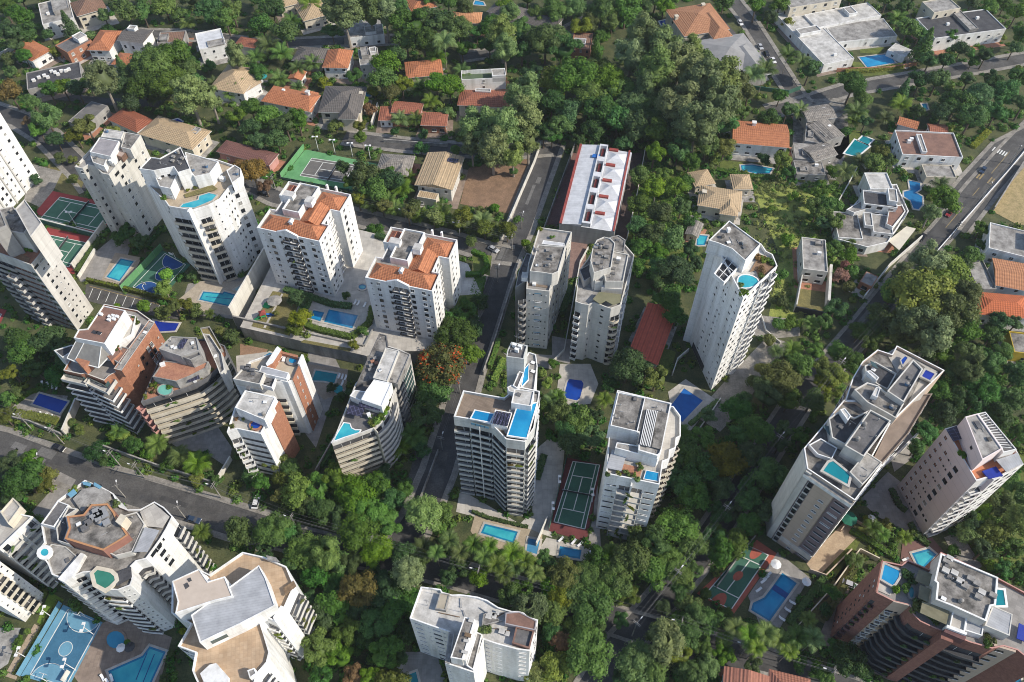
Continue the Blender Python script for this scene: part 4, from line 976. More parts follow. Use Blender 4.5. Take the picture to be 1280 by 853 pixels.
t.flat('glass_roof', [(1183,537), (1199,531), (1207,547), (1192,552)], 33.6, solar, .15); t.flat('glass_roof', [(1245,575), (1272,566), (1279,579), (1258,590)], 34.6, metalr, .15)
t.flat('pool_cover', [(1228,589), (1245,583), (1254,595), (1236,598.5)], 33.2, tarp, .4)
for p, r, k in (((1203,566),1.3,'b'), ((1207,572),1.2,'b'), ((1212,582),.8,'b'), ((1246,574),1.0,'a')): t.plants(p, 32.3, r, k)
f = t.fac((1181.3,535.9), (1220.3,601.3)); t.win(f, [.12, .295], 1.15, 1.3, t.zl[:-1], kind='s'); t.win(f, [.42, .49], .5, .55, t.zl[:-1], kind='d'); t.win(f, [.62], 1.6, 1.5, t.zl[:-1], kind='d'); t.win(f, [.12], 1.15, 1.3, t.zl[-1:], kind='s')
f2 = (f[0], f[1], f[2], f[3]); b = MB(); t.win(f, [.76, .86], .8, .8, t.zl[1:2], kind='d')
t.box_on(t.fac((1220.3,601.3), (1238,596)), -.02, 1.0, .1, 0, 33.1, white2, 'white_flank')
f = t.fac((1220.3,601.3), (1238,596)); ff = (f[0]+f[3]*.12, *f[1:]); t.balc(ff, .15, .95, 1.1, t.zl[:-1], white2, .8, inner=dgrey)
f = t.fac((1242,600), (1279.4,580.2)); t.box_on(f, 0, 1, .1, 0, 33.1, white2, 'white_flank'); ff = (f[0]+f[3]*.12, *f[1:]); t.win(ff, [.2, .5, .82], 1.2, 1.2, t.zl, kind='d')
f = t.fac((1228,575), (1253,561), 38.5); t.win(t.fac((1206.6,521), (1228,575), 38.5), [.62], .9, .9, [35.6], kind='d')
t.bx('roof_hatch', (1222,532), 38.2, 2.0, 1.0, .3, dgrey); t.bx('vent_box', (1236,550), 38.2, 1.0, .8, .4, conc)
t.done()

# ---- dark brick complex, bottom right
t = T('apartment_tower', 'large maroon brick complex with dark curved balconies and several rooftop pools, bottom right', (1095,741), (1184,791), (1176,691), 33.0, lm='the maroon brick complex', floors=10)
t.body([(1103,701), (1095,741), (1117,752), (1137,757), (1141,768), (1150,777), (1167,785), (1186,792), (1212,803), (1240,811), (1255,808), (1272,813), (1300,836), (1330,800), (1290,745), (1247,722), (1176,690), (1163,712), (1135,700), (1127,706)], wall=brickd, roof=greyfl, par=.9, cap=pinkb)
t.pent([(1176,691.5), (1248,721.8), (1245,757), (1239,758), (1233,777), (1191,758), (1169.5,749.5), (1171.6,729), (1168,726)], 37.5, 32, offw, conc, .5, cap=white2, t=.4)
t.pent([(1241,757), (1266,768), (1262,795), (1231,782)], 35.5, 32, offw, metalr, .1, 'metal_roof')
t.pent([(1192,759), (1210,766), (1206,790), (1187,783)], 35.0, 32, white2, palefl, .5, 'roof_terrace_block'); t.pent([(1208,768), (1231,777), (1228,795), (1206,788)], 34.4, 32, white2, metalr, .2, 'roof_terrace_block')
for q in (((1149,712), (1166,718), (1161,733), (1144,726)), ((1150,731), (1164,737), (1160,753), (1148,747)), ((1153,752), (1187,763), (1183,781), (1150,766))):
    t.flat('pergola_roof', q, 34.8, M('olive_glazed_pergola', (.21,.195,.13), (.15,.14,.09), .6), .2)
t.pool([(1105.5,706), (1124.5,714.5), (1123,722), (1118,730), (1115,732), (1101.5,724)], 32.8, wblue, palefl, .5)
t.pool([(1246,737.5), (1254,738.5), (1256.5,757), (1243,757.5)], 33.0, wteal, white2, .5); t.flat('pool_cover', [(1274,779), (1292,788), (1288,805), (1271,798)], 33.4, tarp, .3)
t.flat('pale_deck', [(1098,725), (1117,735), (1113,745), (1097,738)], 32.3, palefl); t.pool([(1139+3*math.cos(a*PI/5), 741+7*math.sin(a*PI/5)) for a in range(10)], 32.4, wteal, greyfl, .4)
for p, r, k in (((1131,718),1.6,'d'), ((1131,740),1.6,'b'), ((1146,765),1.6,'o'), ((1143,757),1.4,'b'), ((1165,775),1.3,'d'), ((1173,779),1.2,'b'), ((1235,803),1.4,'b'), ((1240,800),1.2,'o'), ((1118,740),1.2,'b'), ((1139,724),1.2,'d'), ((1125,735),.9,'b')): t.plants(p, 32.4, r, k)
f = t.fac((1103,701), (1095,741)); t.box_on(f, 0, 1.0, .25, 0, 33.4, brickd, 'brick_flank'); ff = (f[0]+f[3]*.27, *f[1:]); t.win(ff, [.55, .72], .5, .6, t.zl, kind='d')
f = t.fac((1095,741), (1117,752)); t.strip(f, .08, .3, 2.2, t.zl[:-1], -.7, slate, mull=0); t.balc(f, .06, .42, 1.0, t.zl[:-1], maroon, .7, green=.5, door=False)
f = t.fac((1117,752), (1137,757)); t.box_on(f, -.02, 1, .15, 0, 33.1, beige, 'beige_panel'); ff = (f[0]+f[3]*.17, *f[1:]); t.win(ff, [.25], 1.6, .7, t.zl[:-1], kind='d'); t.win(ff, [.68], .6, .7, t.zl[:-1], kind='d'); t.balc(ff, .05, .42, .7, t.zl[:-1], offw, .5, door=False)
t.bands([(1138,758.5), (1141.5,768), (1150,777), (1167,785), (1180,789.5)], 33, t.zl[:-1], 1.5, .8, .2, M('dark_navy_balcony', (.075,.078,.088), (.05,.052,.06), .5, streak=True), -1.0, slate, gh=2.1, green=.25, gkind='d')
f = t.fac((1167,785), (1186,792)); t.box_on(f, .5, 1.3, 1.9, 0, 33.2, brickd, 'brick_tower')
t.bands([(1193,795), (1212,803), (1239,811)], 33, t.zl[:-1], 1.5, .8, .2, M('dark_navy_balcony', (.075,.078,.088), (.05,.052,.06), .5, streak=True), -1.0, slate, gh=2.1, green=.25, gkind='d')
f = t.fac((1255,808), (1272,813)); t.box_on(f, -.7, .9, .5, 0, 32.8, beige, 'beige_panel'); ff = (f[0]+f[3]*.52, *f[1:]); t.win(ff, [.0], 1.5, .8, t.zl, kind='d'); t.win(ff, [-.4], .6, .7, t.zl, kind='d')
for p in ((1182,702), (1186,699), (1181,714), (1199,727), (1205,733), (1220,730), (1212,724), (1226,741), (1240,745), (1192,717), (1222,747)): t.bx('vent_box', p, 37.0, 1.4, 1.1, .6, concl if random.random() < .6 else concw)
b = MB(); b.prism(t.L([(1182,786), (1208,796), (1206,801), (1180,790)], 34.5), 32, 34.5, maroon, maroon); b.prism(t.L([(1184,781), (1209,791), (1208,794), (1183,784.5)], 35.2), 32, 35.2, white2, white2); t.build(b, 'parapet_block')
t.done()

# ---- white tower, bottom centre
t = T('apartment_tower', 'white tower with curved back wall and littered flat roofs, at the bottom of the photo', (511.9,773), (662,814), (526,733), 27.0, lm='the white tower at the bottom', floors=8)
t.body([(511.9,773), (526,733.3), (540,735), (551,736.5), (553,740), (565,743.4), (575,743), (584,744), (597,746), (609,750), (623,759), (640,764), (648,764), (655,766), (660,771), (672.5,774.7), (662,814), (646,812), (620,805), (604.8,799.7), (592,841), (556,829), (561,790), (540,783)], wall=white2, roof=concw, par=.8)
t.pent([(580.6,771), (594,774.5), (578,825), (563,822)], 31.5, 26, white2, conc, .2, 'lift_house'); t.pent([(594,775), (598,776), (582,826), (577.5,825)], 30.6, 26, white2, white2, 0.0, 'blade_wall')
t.pent([(596,790), (603,793), (592,838), (583,832)], 27.6, 24, white2, conc, .3, 'side_roof'); t.pent([(561,790), (568,792), (562,830), (556,828)], 27.4, 24, greyw, concl, .2, 'side_roof')
t.pent([(632,766), (649,764.5), (671,776), (669,788), (645,783), (631,780)], 28.2, 26, M('lilac_wall', (.38,.35,.36), (.30,.28,.29), .4), brownr, .2, 'brown_roof')
t.pent([(645,783), (668,788), (662,811), (640,804)], 27.8, 26, brownr, concd, .6, 'sunken_roof', t=.35)
t.pent([(550,741), (562,743), (557,763), (544,761)], 27.6, 26, concl, M('tan_roof_felt', (.42,.37,.29), (.34,.30,.23), .5), .15, 'roof_hatch')
t.pent([(604,768), (608,766), (628,776), (602,783)], 27.0, 26, concl, conc, .1, 'gravel_patch')
for (x, y), (x1, y1) in (((600,760), (612,769)), ((612,776), (630,767)), ((617,786), (637,789)), ((576,748), (577,760)), ((579,763), (582,771)), ((548,766), (575,772)), ((604,782), (628,767))):
    b = MB(); p, q = t.l((x,y), 26.4), t.l((x1,y1), 26.4); b.tube((*p,26.5), (*q,26.6), .12, .12, wood if rng.random() < .5 else steel, 4); t.build(b, 'pipe')
for p in ((614,768), (618,771), (611,772), (622,767), (585,795), (583,802), (581,816), (589,776), (628,790), (634,793)): t.bx('vent_box', p, 26.4 if p[0] > 600 else 31.2, rng.uniform(.6,1.6), rng.uniform(.5,1.1), .5, wood if rng.random() < .4 else concw)
for p in ((540,741), (534,756), (576,764)):
    b = MB(); x, y = t.l(p, 27); b.tube((x,y,26), (x,y,30.5), .06, .04, steel, 5); b.tube((x-.7,y,29.5), (x+.7,y,29.5), .04, .04, steel, 4); b.tube((x-.5,y,30), (x+.5,y,30), .04, .04, steel, 4); t.build(b, 'antenna')
f = t.fac((511.9,773), (540,783)); t.win(f, [.35], 1.9, .6, t.zl, kind='m'); t.win(f, [.82], .5, .5, t.zl, kind='m')
f = t.fac((540,783), (561,790)); t.win(f, [.25], 2.0, .6, t.zl, kind='d'); t.win(f, [.7], .6, .6, t.zl, kind='m')
f = t.fac((604.8,799.7), (646,812)); t.win(f, [.40], 2.0, .6, t.zl, kind='d'); t.win(f, [.72], .7, .6, t.zl, kind='m'); t.win(f, [.1], 1.2, .6, t.zl, kind='m')
f = t.fac((646,812), (662,814)); t.win(f, [.45], 1.6, .6, t.zl, kind='m')
f = t.fac((556,829), (592,841)); t.win(f, [.12, .8], .7, .5, t.zl, kind='m')
f = t.fac((662,814), (672.5,774.7)); t.win(f, [.25, .5, .75], 1.2, 1.2, t.zl)
t.plants((606,794), 26.3, 1.2, 'g', 4, 1.8); t.done()

# ---- white tower with beige terraces and grey metal roof
t = T('apartment_tower', 'white tower with beige tiled terraces and a grey metal roof, lower left', (240.6,838), (334,820), (303,690), 30.0, lm='the white beige-terrace tower', floors=9)
t.body([(222,808), (238,780), (214,766.5), (215,727), (249,712), (262,718), (303,690), (330,696), (358,708), (368,732), (356,759), (350,770), (344,777), (330,771), (325,776), (332,798), (337,815), (334,828), (322,842), (310,880), (260,880), (244,848), (240,838), (244,816)], wall=white2, roof=beigefl, par=.9)
t.pent([(238.5,769), (259,754), (323.7,706.4), (332,722), (344,757), (300,780), (249.7,803.5)], 34.5, 29, white2, metalr, .25, cap=white2)
t.pent([(215,726.5), (249,711), (260,727), (281,720.5), (291,745.5), (268,751), (219,767), (222,752)], 35.2, 29, white2, M('rose_beige_terrace', (.52,.44,.37), (.46,.385,.32), .4), .2, cap=white2)
t.flat('skylight', [(229,731), (234,728), (237,733), (232,737)], 35.0, slate, .05, .03); t.flat('skylight', [(233,724), (238,722), (240,726), (236,728)], 35.0, slate, .05, .03)  # dark squares are antenna shadows painted on the roof, no openings
t.box_on(t.fac((249.7,803.5), (300,780), 34.5), .2, .6, .12, 31.0, 32.6, glassb, 'ribbon_window')
f = t.fac((350,770), (356,759)); 
f = t.fac((356,759), (368,732)); t.bands([(356.5,758.5), (362,745), (368.3,732)], 30, t.zl[:-1], 1.5, .9, .2, offw, -1.0, glassd, green=.7, gkind='o')
t.bands([(326,774), (329,771.5), (343,776)], 30, t.zl[:-1], .9, .9, .2, white2, -1.0, glassd, green=.5, gkind='o')
t.pent([(344,777), (350,770), (356,759), (351,757), (341,772)], 30.4, 0, white2, white2, 0.0, 'blade_wall')
f = t.fac((334,828), (337,815)); t.bands([(310,875), (322,843), (330,832)], 30, t.zl[:-1], .9, .9, .2, white2, -1.0, glassd, green=.4, gkind='o')
t.pent([(262,831), (270,829), (285,846), (284,870), (262,870), (250,842)], 30.6, 0, white2, white2, 0.0, 'white_wing')
t.pent([(309,838), (318,835), (321,842), (312,848)], 31.6, 29, white2, concl, .1, 'stair_head'); t.pent([(254,717), (259,720), (257,733), (252,728)], 33.5, 29, white2, white2, 0.0, 'wall_fin')
t.flat('louvre_panel', [(324,764), (340,756), (342,760), (326,769)], 30.6, slate, .3); t.flat('louvre_panel', [(332,694), (345,697), (350,703), (335,700)], 31, concl, .2)
t.flat('planter', [(354,735), (367,726), (370,732), (357,744)], 30.2, wood, .5)
f = t.fac((240,838), (244,848)); t.win(f, [.5], 1.5, 1.4, t.zl)
f = t.fac((222,808), (244,816)); t.win(f, [.3, .7], 1.5, .9, t.zl)
t.done()

# ---- angular complex with an octagonal roof
t = T('apartment_tower', 'angular cream complex with an orange-edged polygonal roof and a green pool, lower left', (118.7,735), (182.9,698), (106.5,600), 31.0, lm='the orange-edged polygonal-roof complex', floors=10)
t.body([(51,655), (72,625.5), (106,600), (127,608.5), (142,617), (150,633), (160,637), (175,636.8), (193,627), (205,634), (216,645.5), (209,660), (200,675), (183,698.5), (170,702), (164,708), (166,724), (163,732), (147,738), (132,737), (118.7,735), (114,715), (103,716), (82,725), (64.6,718.5), (60,706), (47.5,688), (55,678)], wall=white, roof=conc, par=.8)
t.pent([(83,645.4), (104,643), (114,630.6), (134.8,629.4), (143,640), (147,650), (155.8,661.4), (160.5,669), (150,676), (128.7,688.5), (104,681), (80.6,673.7), (86,660)], 35.0, 30, M('red_brown_render', (.33,.16,.12), (.25,.12,.09), .4), conc, .3, cap=M('orange_coping', (.50,.26,.13), (.42,.21,.10), .5), t=.45)
t.pent([(51,655), (72,626), (86,631), (67,659)], 32.2, 30, white, concd, .3, 'side_roof'); t.pent([(70,660), (85,634), (97,636), (83,645), (86,660), (81,674), (88,681), (72,676)], 32.6, 30, offw, slate, .3, 'dark_roof')
t.pent([(147,651), (156,644), (171,640), (181,655), (165,690), (144,695), (129,688), (150,677), (161,669)], 32.4, 30, offw, conc, .3, 'grey_roof')
t.flat('curved_deck', [(92,625), (104,613), (122,609), (138,616), (139,625), (127,632), (112,631), (103,641)], 30.8, concl, .1, .5)
t.flat('glass_canopy', [(181,659), (199,663), (184,690), (167,690)], 33.0, metalr, .15); t.flat('pale_terrace', [(175,640), (193,630), (212,646), (203,660), (182,658)], 31.2, palefl)
t.flat('blue_glass_rail', [(84,618), (92,611), (96,616), (88,622)], 31.6, ctcyan, .3); t.flat('blue_glass_rail', [(103,602), (114,604), (112,608), (104,606)], 31.6, ctcyan, .3); t.flat('blue_glass_rail', [(118,603), (127,608), (124,611), (117,607)], 31.6, ctcyan, .3)
t.pool([(117.8,717), (122,713), (132,715), (138,716.5), (143,721), (144,726), (137,733), (132,736), (121,730)], 31.0, wgreen, cream, .9)
t.flat('dark_terrace', [(143,717), (164,709), (165,722), (146,733), (145,724)], 31.0, slate, .1, .2)
t.pent([(57,687), (64,680), (82,683), (96,695), (82,716), (64,718)], 30.6, 29, offw, concl, .3, 'pool_terrace'); t.pool([(56.2+5*math.cos(a*PI/6), 691+4.6*math.sin(a*PI/6)) for a in range(12)], 31.2, wcyan, wtrim, .9)
t.pent([(101,691), (106,693), (90,722), (80,728), (72,724)], 31.6, 0, white, white, 0, 'wing_wall')
for p in ((122,641), (126,645), (130,640), (119,648), (125,650), (133,646), (113,655), (108,662), (135,655)): t.bx('water_tank' if p[0] > 117 else 'vent_box', p, 34.6, 1.5, 1.4, 1.0, steel if p[0] > 117 else concd)
t.pent([(144,652), (151,642), (158,646), (151,657)], 36.5, 33, cream, cream, 0, 'lift_house')
t.bands([(64.6,719), (82,726), (103,717)][:2], 31, t.zl, .6, .85, .2, stone, -1.0, glassd, green=.06); t.bands([(83,726), (103,717.5)], 31, t.zl, .6, .85, .2, stone, -1.0, glassd)
t.bands([(118.7,736), (132,738.2), (147,739.2)], 31, t.zl[:-1], .6, .85, .2, white, -1.0, glassd, green=.08)
f = t.fac((147,738), (163,732)); t.win(f, [.3, .7], .5, .9, t.zl, kind='m')
t.bands([(164.5,708.5), (170,702.5), (182,699)], 31, t.zl[:-1], 1.3, .9, .2, offw, -1.0, slate, green=.2)
f = t.fac((183,698.5), (200,675)); t.win(f, [.62, .8], .9, 1.5, t.zl[-4:], kind='d'); t.strip(f, .2, .95, 1.4, [t.zl[-1]+.4], 0, glassd)
f = t.fac((200,675), (216,645.5)); t.strip(f, .05, .6, 1.2, [t.zl[-1]+.4], 0, glassd); t.bands([(209.5,660), (216.5,645.5)], 31, t.zl[:-1], 1.2, .9, .2, offw, -1.0, glassd, green=.2)
for p, r, k in (((98,612),1.4,'o'), ((108,607),1.2,'b'), ((148,618),1.5,'b'), ((152,626),1.4,'o'), ((172,632),1.2,'b'), ((56,702),1.3,'o'), ((59,709),1.2,'l'), ((187,627),1.2,'b'), ((145,629),1.3,'g'), ((190,697),1.3,'l')): t.plants(p, 30.4, r, k)
t.done()

# ---- cream tower cut by the left edge, bottom
t = T('apartment_tower', 'cream tower with stacked angled balconies, cut off by the left edge below the street', (32,778), (57,744), (-60,720), 0.0, lm='the cream tower at the left edge', floors=9, rows=[1.8+i*2.9 for i in range(9)])
t.H = 27.0; w_, d_ = t.len, 55.0
t.body([(0,0), (w_,0), (w_,d_), (0,d_)], 27, 0, white, palefl, .9, loc=True)
p_ = t.L([(62,735), (99,697), (66,690), (-20,690)], 0.0); t.body(p_, 27, 0, white, palefl, .9, loc=True)
f = (Vector((w_,0)), Vector((0,1)), d_, Vector((1,0)))
t.pent([(0,640), (16,622), (26,633), (10,655)], 29.0, 26, cream, palefl, .5, 'roof_block')
f2 = (Vector((0,0)), Vector((1,0)), w_, Vector((0,-1))); t.balc(f2, .3, .75, 1.0, t.zl, cream, .9, inner=dgrey); t.win(f2, [.12, .9], .5, .5, t.zl)
a, b_ = Vector(p_[0]), Vector(p_[1])
for P_, Q_ in (((62,735), (80,716)), ((82,714), (98,698))):
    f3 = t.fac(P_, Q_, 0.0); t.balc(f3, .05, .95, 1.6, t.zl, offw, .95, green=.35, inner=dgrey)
f4 = (Vector((w_,0)), Vector((0,1)), d_, Vector((1,0))); t.win(f4, [.1, .2], .8, 1.2, t.zl)
t.done()

# ---- long row house with a white roof
t = T('row_house', 'long row of houses under one white roof with red roof wells and red gutters', (699,279.5), (768,290), (735,182), 8.5, cat='row houses', lm='the white-roofed row houses', floors=2)
t.body([(699,279.5), (768,290), (790,191), (735,182)], 8.5, 0, greyw, whitem, .0)
L0, D0 = t.len, t.dep
b = MB(); b.prism([(.0,.0), (.9,0), (.9,D0), (0,D0)], 8.5, 8.9, redp, redp); t.build(b, 'red_gutter')
b = MB(); b.prism([(L0-.7,.0), (L0,0), (L0,D0), (L0-.7,D0)], 8.5, 8.9, redp, redp); t.build(b, 'red_gutter')
x0, x1 = L0*.40, L0*.56
b = MB(); b.box(x0, .3, 8.45, x0+.4, D0-.3, 10.4, whitem); b.box(x1-.4, .3, 8.45, x1, D0-.3, 10.4, whitem)
n = 5; sp = D0/n
for k in range(n+1): b.box(x0, max(.3, k*sp-1.3), 8.45, x1, min(D0-.3, k*sp+1.3), 10.39, whitem)
t.build(b, 'light_well_walls')
for k in range(n):
    b = MB(); b.box(x0+.42, k*sp+1.32, 8.5, x1-.42, (k+1)*sp-1.32, 8.62, concd); b.box((x0+x1)/2-.4, k*sp+1.5, 8.62, (x0+x1)/2+.4, (k+1)*sp-1.5, 9.2, redp); b.box(x0+.5, k*sp+1.4, 8.62, x1-.5, k*sp+2.6, 9.0, redp); b.build('light_well', t.root)
    b = MB(); b.box(x1+.6, (k+1)*sp-1.6, 8.5, x1+4.2, (k+1)*sp-.4, 9.2, redp); b.build('red_vent', t.root)
    b = MB(); hip(b, [(x1+.4, k*sp+.5), (L0-1.0, k*sp+.5), (L0-1.0, (k+1)*sp-1.7), (x1+.4, (k+1)*sp-1.7)], 8.55, 1.7, whitem, 0, None, .5); b.build('white_hip_roof', t.root)
b = MB(); b.face([(.95,0,8.55), (x0,0,9.6), (x0,D0,9.6), (.95,D0,8.55)], whitem); b.face([(.95,0,8.5), (x0,0,8.5), (x0,0,9.6), (.95,0,8.55)], whitem); t.build(b, 'white_roof_slope')
t.flat('blue_tarpaulin', [(741,192.5), (750,193.5), (749,197.5), (740,196.5)], 9.9, bluep, .15)
f = (Vector((0,D0)), Vector((0,-1)), D0, Vector((-1,0))); t.win(f, [.1,.2,.3,.4,.5,.6,.7,.8,.9], 1.3, 1.3)
t.done()
# ================================================================== low houses
def house(label, A, B, C, h, kind='hip', roof=orange, wall=white, rise=None, ridge=.5, name='house', cat='house', over=.5, lm=None, extra=(), par=.4, nwin=3, group=None, zb=0.0, patio=True):
    """a house from three photo pixels of its eave line (front left, front right, and one at the back) at eave height h"""
    t = T(name, label, A, B, C, h, zb, cat, lm=lm, floors=max(1, int((h-zb)/3)), rows=[zb+1.0+i*3.0 for i in range(max(1, int((h-zb)/3.0)))])
    w, d = t.len, abs(t.dep)
    if group: t.root['group'] = group
    if kind == 'flat':
        t.body([(0,0), (w,0), (w,d), (0,d)], h, zb, wall, roof, par, .25, loc=True)
    else:
        b = MB(); b.prism([(.2,.2), (w-.2,.2), (w-.2,d-.2), (.2,d-.2)], 0, h-zb-.02, wall); b.build('wall', t.root)
        BLOCK.append([(t.o.x+t.u.x*x+t.v.x*y, t.o.y+t.u.y*x+t.v.y*y) for x, y in [(0,0), (w,0), (w,d), (0,d)]])
        b = MB(); r = rise if rise is not None else min(w, d)*.22
        if kind == 'gable' or kind == 'gable_x':
            if kind == 'gable':
                hip(b, [(0,0), (w,0), (w,d), (0,d)], h-zb, r, roof, over, None, 0.0)
            else:   # the ridge runs into the depth
                o = over; e = [Vector((-o,-o,h-zb)), Vector((w+o,-o,h-zb)), Vector((w+o,d+o,h-zb)), Vector((-o,d+o,h-zb))]
                m0, m1 = Vector((w/2,-o,h-zb+r)), Vector((w/2,d+o,h-zb+r))
                b.face([e[1], e[2], m1, m0], roof); b.face([e[3], e[0], m0, m1], roof); b.face([e[0], e[1], m0], wall); b.face([e[2], e[3], m1], wall)
                b.face(e[::-1], wtrim)
        elif kind == 'cross':
            hip(b, [(0,0), (w,0), (w,d), (0,d)], h-zb, r, roof, over, None, .5); hip(b, [(w*.55,-d*.25), (w*.95,-d*.25), (w*.95,d*.7), (w*.55,d*.7)], h-zb-.03, r*.8, roof, over, None, .5)
            b.prism([(w*.57,-d*.23), (w*.93,-d*.23), (w*.93,.2), (w*.57,.2)], 0, h-zb-.2, wall)
        else: hip(b, [(0,0), (w,0), (w,d), (0,d)], h-zb, r, roof, over, None, ridge)
        b.build('roof', t.root)
    if patio and zb == 0:
        b = MB(); k = rng.uniform(1.5, 4); b.prism([(-rng.uniform(1,3),-k), (w+rng.uniform(1,3),-k), (w+2,d+1.5), (-1.5,d+1.5)], 0, .07+.004*(len(BLOCK) % 9), [palefl, brownfl, concl, terra][rng.integers(4)], [palefl, brownfl, concl, terra][rng.integers(4)])
        o = b.build('patio', None, (t.o.x, t.o.y, 0), t.rz); o['kind'] = 'structure'
    e = .2 if kind != 'flat' else 0.0
    f = (Vector((0,e)), Vector((1,0)), w, Vector((0,-1))); xs = [(i+.5)/nwin for i in range(nwin)]
    t.win(f, xs, rng.choice([1.0,1.4,1.9]) if w/nwin > 3 else .9, rng.choice([1.1,1.4]), skip=.2)
    g = (Vector((w-e,0)), Vector((0,1)), d, Vector((1,0))); t.win(g, [.35, .72][:1+(d > 11)], 1.3, 1.2, skip=.25)
    g = (Vector((e,d)), Vector((0,-1)), d, Vector((-1,0))); t.win(g, [.35, .72][:1+(d > 11)], 1.3, 1.2, skip=.25)
    for ex in extra:
        k = ex[0]; x, y = ex[1]*w, ex[2]*d
        if k == 'chimney':
            b = MB(); b.box(x-.7, y-.7, h-zb-1.5, x+.7, y+.7, h-zb+ex[3], wall, white); b.box(x-.9, y-.9, h-zb+ex[3]+.003, x+.9, y+.9, h-zb+ex[3]+.2, wall); b.build('chimney', t.root)
        elif k == 'box':
            _, _, _, sx, sy, hh, m_ = ex; b = MB(); b.box(x, y, h-zb-par, x+sx*w, y+sy*d, h-zb+hh, m_, concl); b.ring([(x-.1,y-.1), (x+sx*w+.1,y-.1), (x+sx*w+.1,y+sy*d+.1), (x-.1,y+sy*d+.1)], .3, h-zb+hh-.2, h-zb+hh+.3, m_); b.build('upper_block', t.root)
        elif k == 'solar':
            b = MB()
            for i in range(6): b.box(x+i*.9, y, h-zb+ex[3], x+i*.9+.75, y+2.2, h-zb+ex[3]+.1, solar)
            b.build('solar_panels' if False else 'solar_array', t.root)
        elif k == 'unit':
            b = MB(); b.box(x, y, h-zb-par, x+1.4, y+1.0, h-zb+.7, wtrim); b.build('air_conditioner', t.root)
        elif k == 'dome':
            b = MB(); b.box(x-.6, y-.6, h-zb+ex[3], x+.6, y+.6, h-zb+ex[3]+.8, white); b.build('skylight', t.root)
    t.done(); return t

H_ = house
# upper left quarter
H_('modern white house with a grey flat roof and white fins at the top left corner', (53,31), (92,22), (49,4), 7, 'flat', concl, white, extra=(('box',.45,.3,.5,.6,1.6,concl), ('unit',.2,.4)), lm='the grey flat-roofed house in the top left corner')
H_('beige house with dark brown hip roofs at the top left', (97,20), (132,10), (92,3), 7, 'hip', brownt, cream, lm='the beige house with brown roofs')
H_('small house with a bright orange gable roof beside the long dark hall roof', (40,76), (63,63), (32,57), 5, 'gable', orange, white, lm='the small orange gable-roofed house')
H_('long low hall with a dark grey roof dotted with white vents', (34,112), (102,97), (6,97), 5, 'flat', slate, greyw, name='hall', cat='hall', lm='the long dark hall', extra=(('unit',.2,.5), ('unit',.3,.55), ('unit',.36,.4), ('unit',.5,.6), ('unit',.55,.45), ('unit',.62,.6), ('unit',.7,.55), ('unit',.76,.6), ('unit',.1,.4), ('unit',.44,.7)), nwin=6)
H_('grey-roofed house with a brick end and white stair block beside the orange pyramid roof', (84,66), (114,50), (74,54), 6.5, 'flat', concd, brick, extra=(('box',.62,.2,.35,.5,1.6,white),))
H_('house with an orange pyramid roof and white walls near the top left', (110,62), (136,63), (117,38), 6, 'hip', orange, white, lm='the orange pyramid-roofed house')
H_('two-storey white house with a dark grey roof and a white gable wall', (148,50), (178,53.5), (158,35), 8, 'gable', greyt, white2, rise=1.2, extra=(('box',.15,.65,.3,.3,1.8,white2),), lm='the white house with the dark grey roof')
H_('low house with patched brown and grey roofs left of the white metal roof', (196,54), (229,52), (202,40), 5, 'flat', brownt, greyw, extra=(('box',.1,.1,.3,.5,.8,concl),))
H_('orange-roofed house half hidden behind tall trees at the upper left', (140,80), (171,83), (143,66), 5, 'hip', orange, white)
H_('white house with a pale metal flat roof between the trees', (249,62), (282,55), (248,41), 7, 'flat', whitem, white, lm='the pale metal flat roof', extra=(('box',.35,.0,.6,.35,-.1,concl),))
H_('tan hip-roofed house with white walls, partly under a tree', (263,110), (304,117), (277,80), 6, 'hip', tan, white, lm='the tan house at the upper left')
H_('lower tan wing with a white end wall beside a teal awning', (304,116), (326,103), (300,96), 5.4, 'hip', tan, white)
H_('small house with a rusty brown roof near the top of the photo', (294,56), (318,60), (298,46), 5, 'hip', red, cream)
H_('grey corrugated shed roof beside the dark trees on the left', (85,152), (106,158), (108,125), 5, 'flat', Mpanel('grey_fibre_cement', (.19,.18,.175), (.15,.145,.14), 60, .9), greyw, name='shed', cat='shed', par=.05)
H_('house with a red-brown hip roof and a small roof window', (136,149), (171,165), (151,133), 5, 'hip', Mtile('rust_tiles', (.30,.105,.06), (.21,.075,.045)), white, extra=(('dome',.6,.4,.5),), lm='the red-brown hip-roofed house')
H_('wide tan hip-roofed house with a row of solar panels and cream walls', (176,167), (240,186), (193,145), 6, 'hip', tan, cream, lm='the wide tan house with solar panels', extra=(('solar',.5,.25,.95), ('box',.8,.6,.1,.3,1.5,greyw)), over=.8)
H_('long house with a plain brown-red roof beside the russet tree', (272,189), (336,206), (282,176), 4.5, 'hip', Mtile('dull_red_tiles', (.20,.10,.085), (.15,.075,.065)), pinkb, rise=1.0)
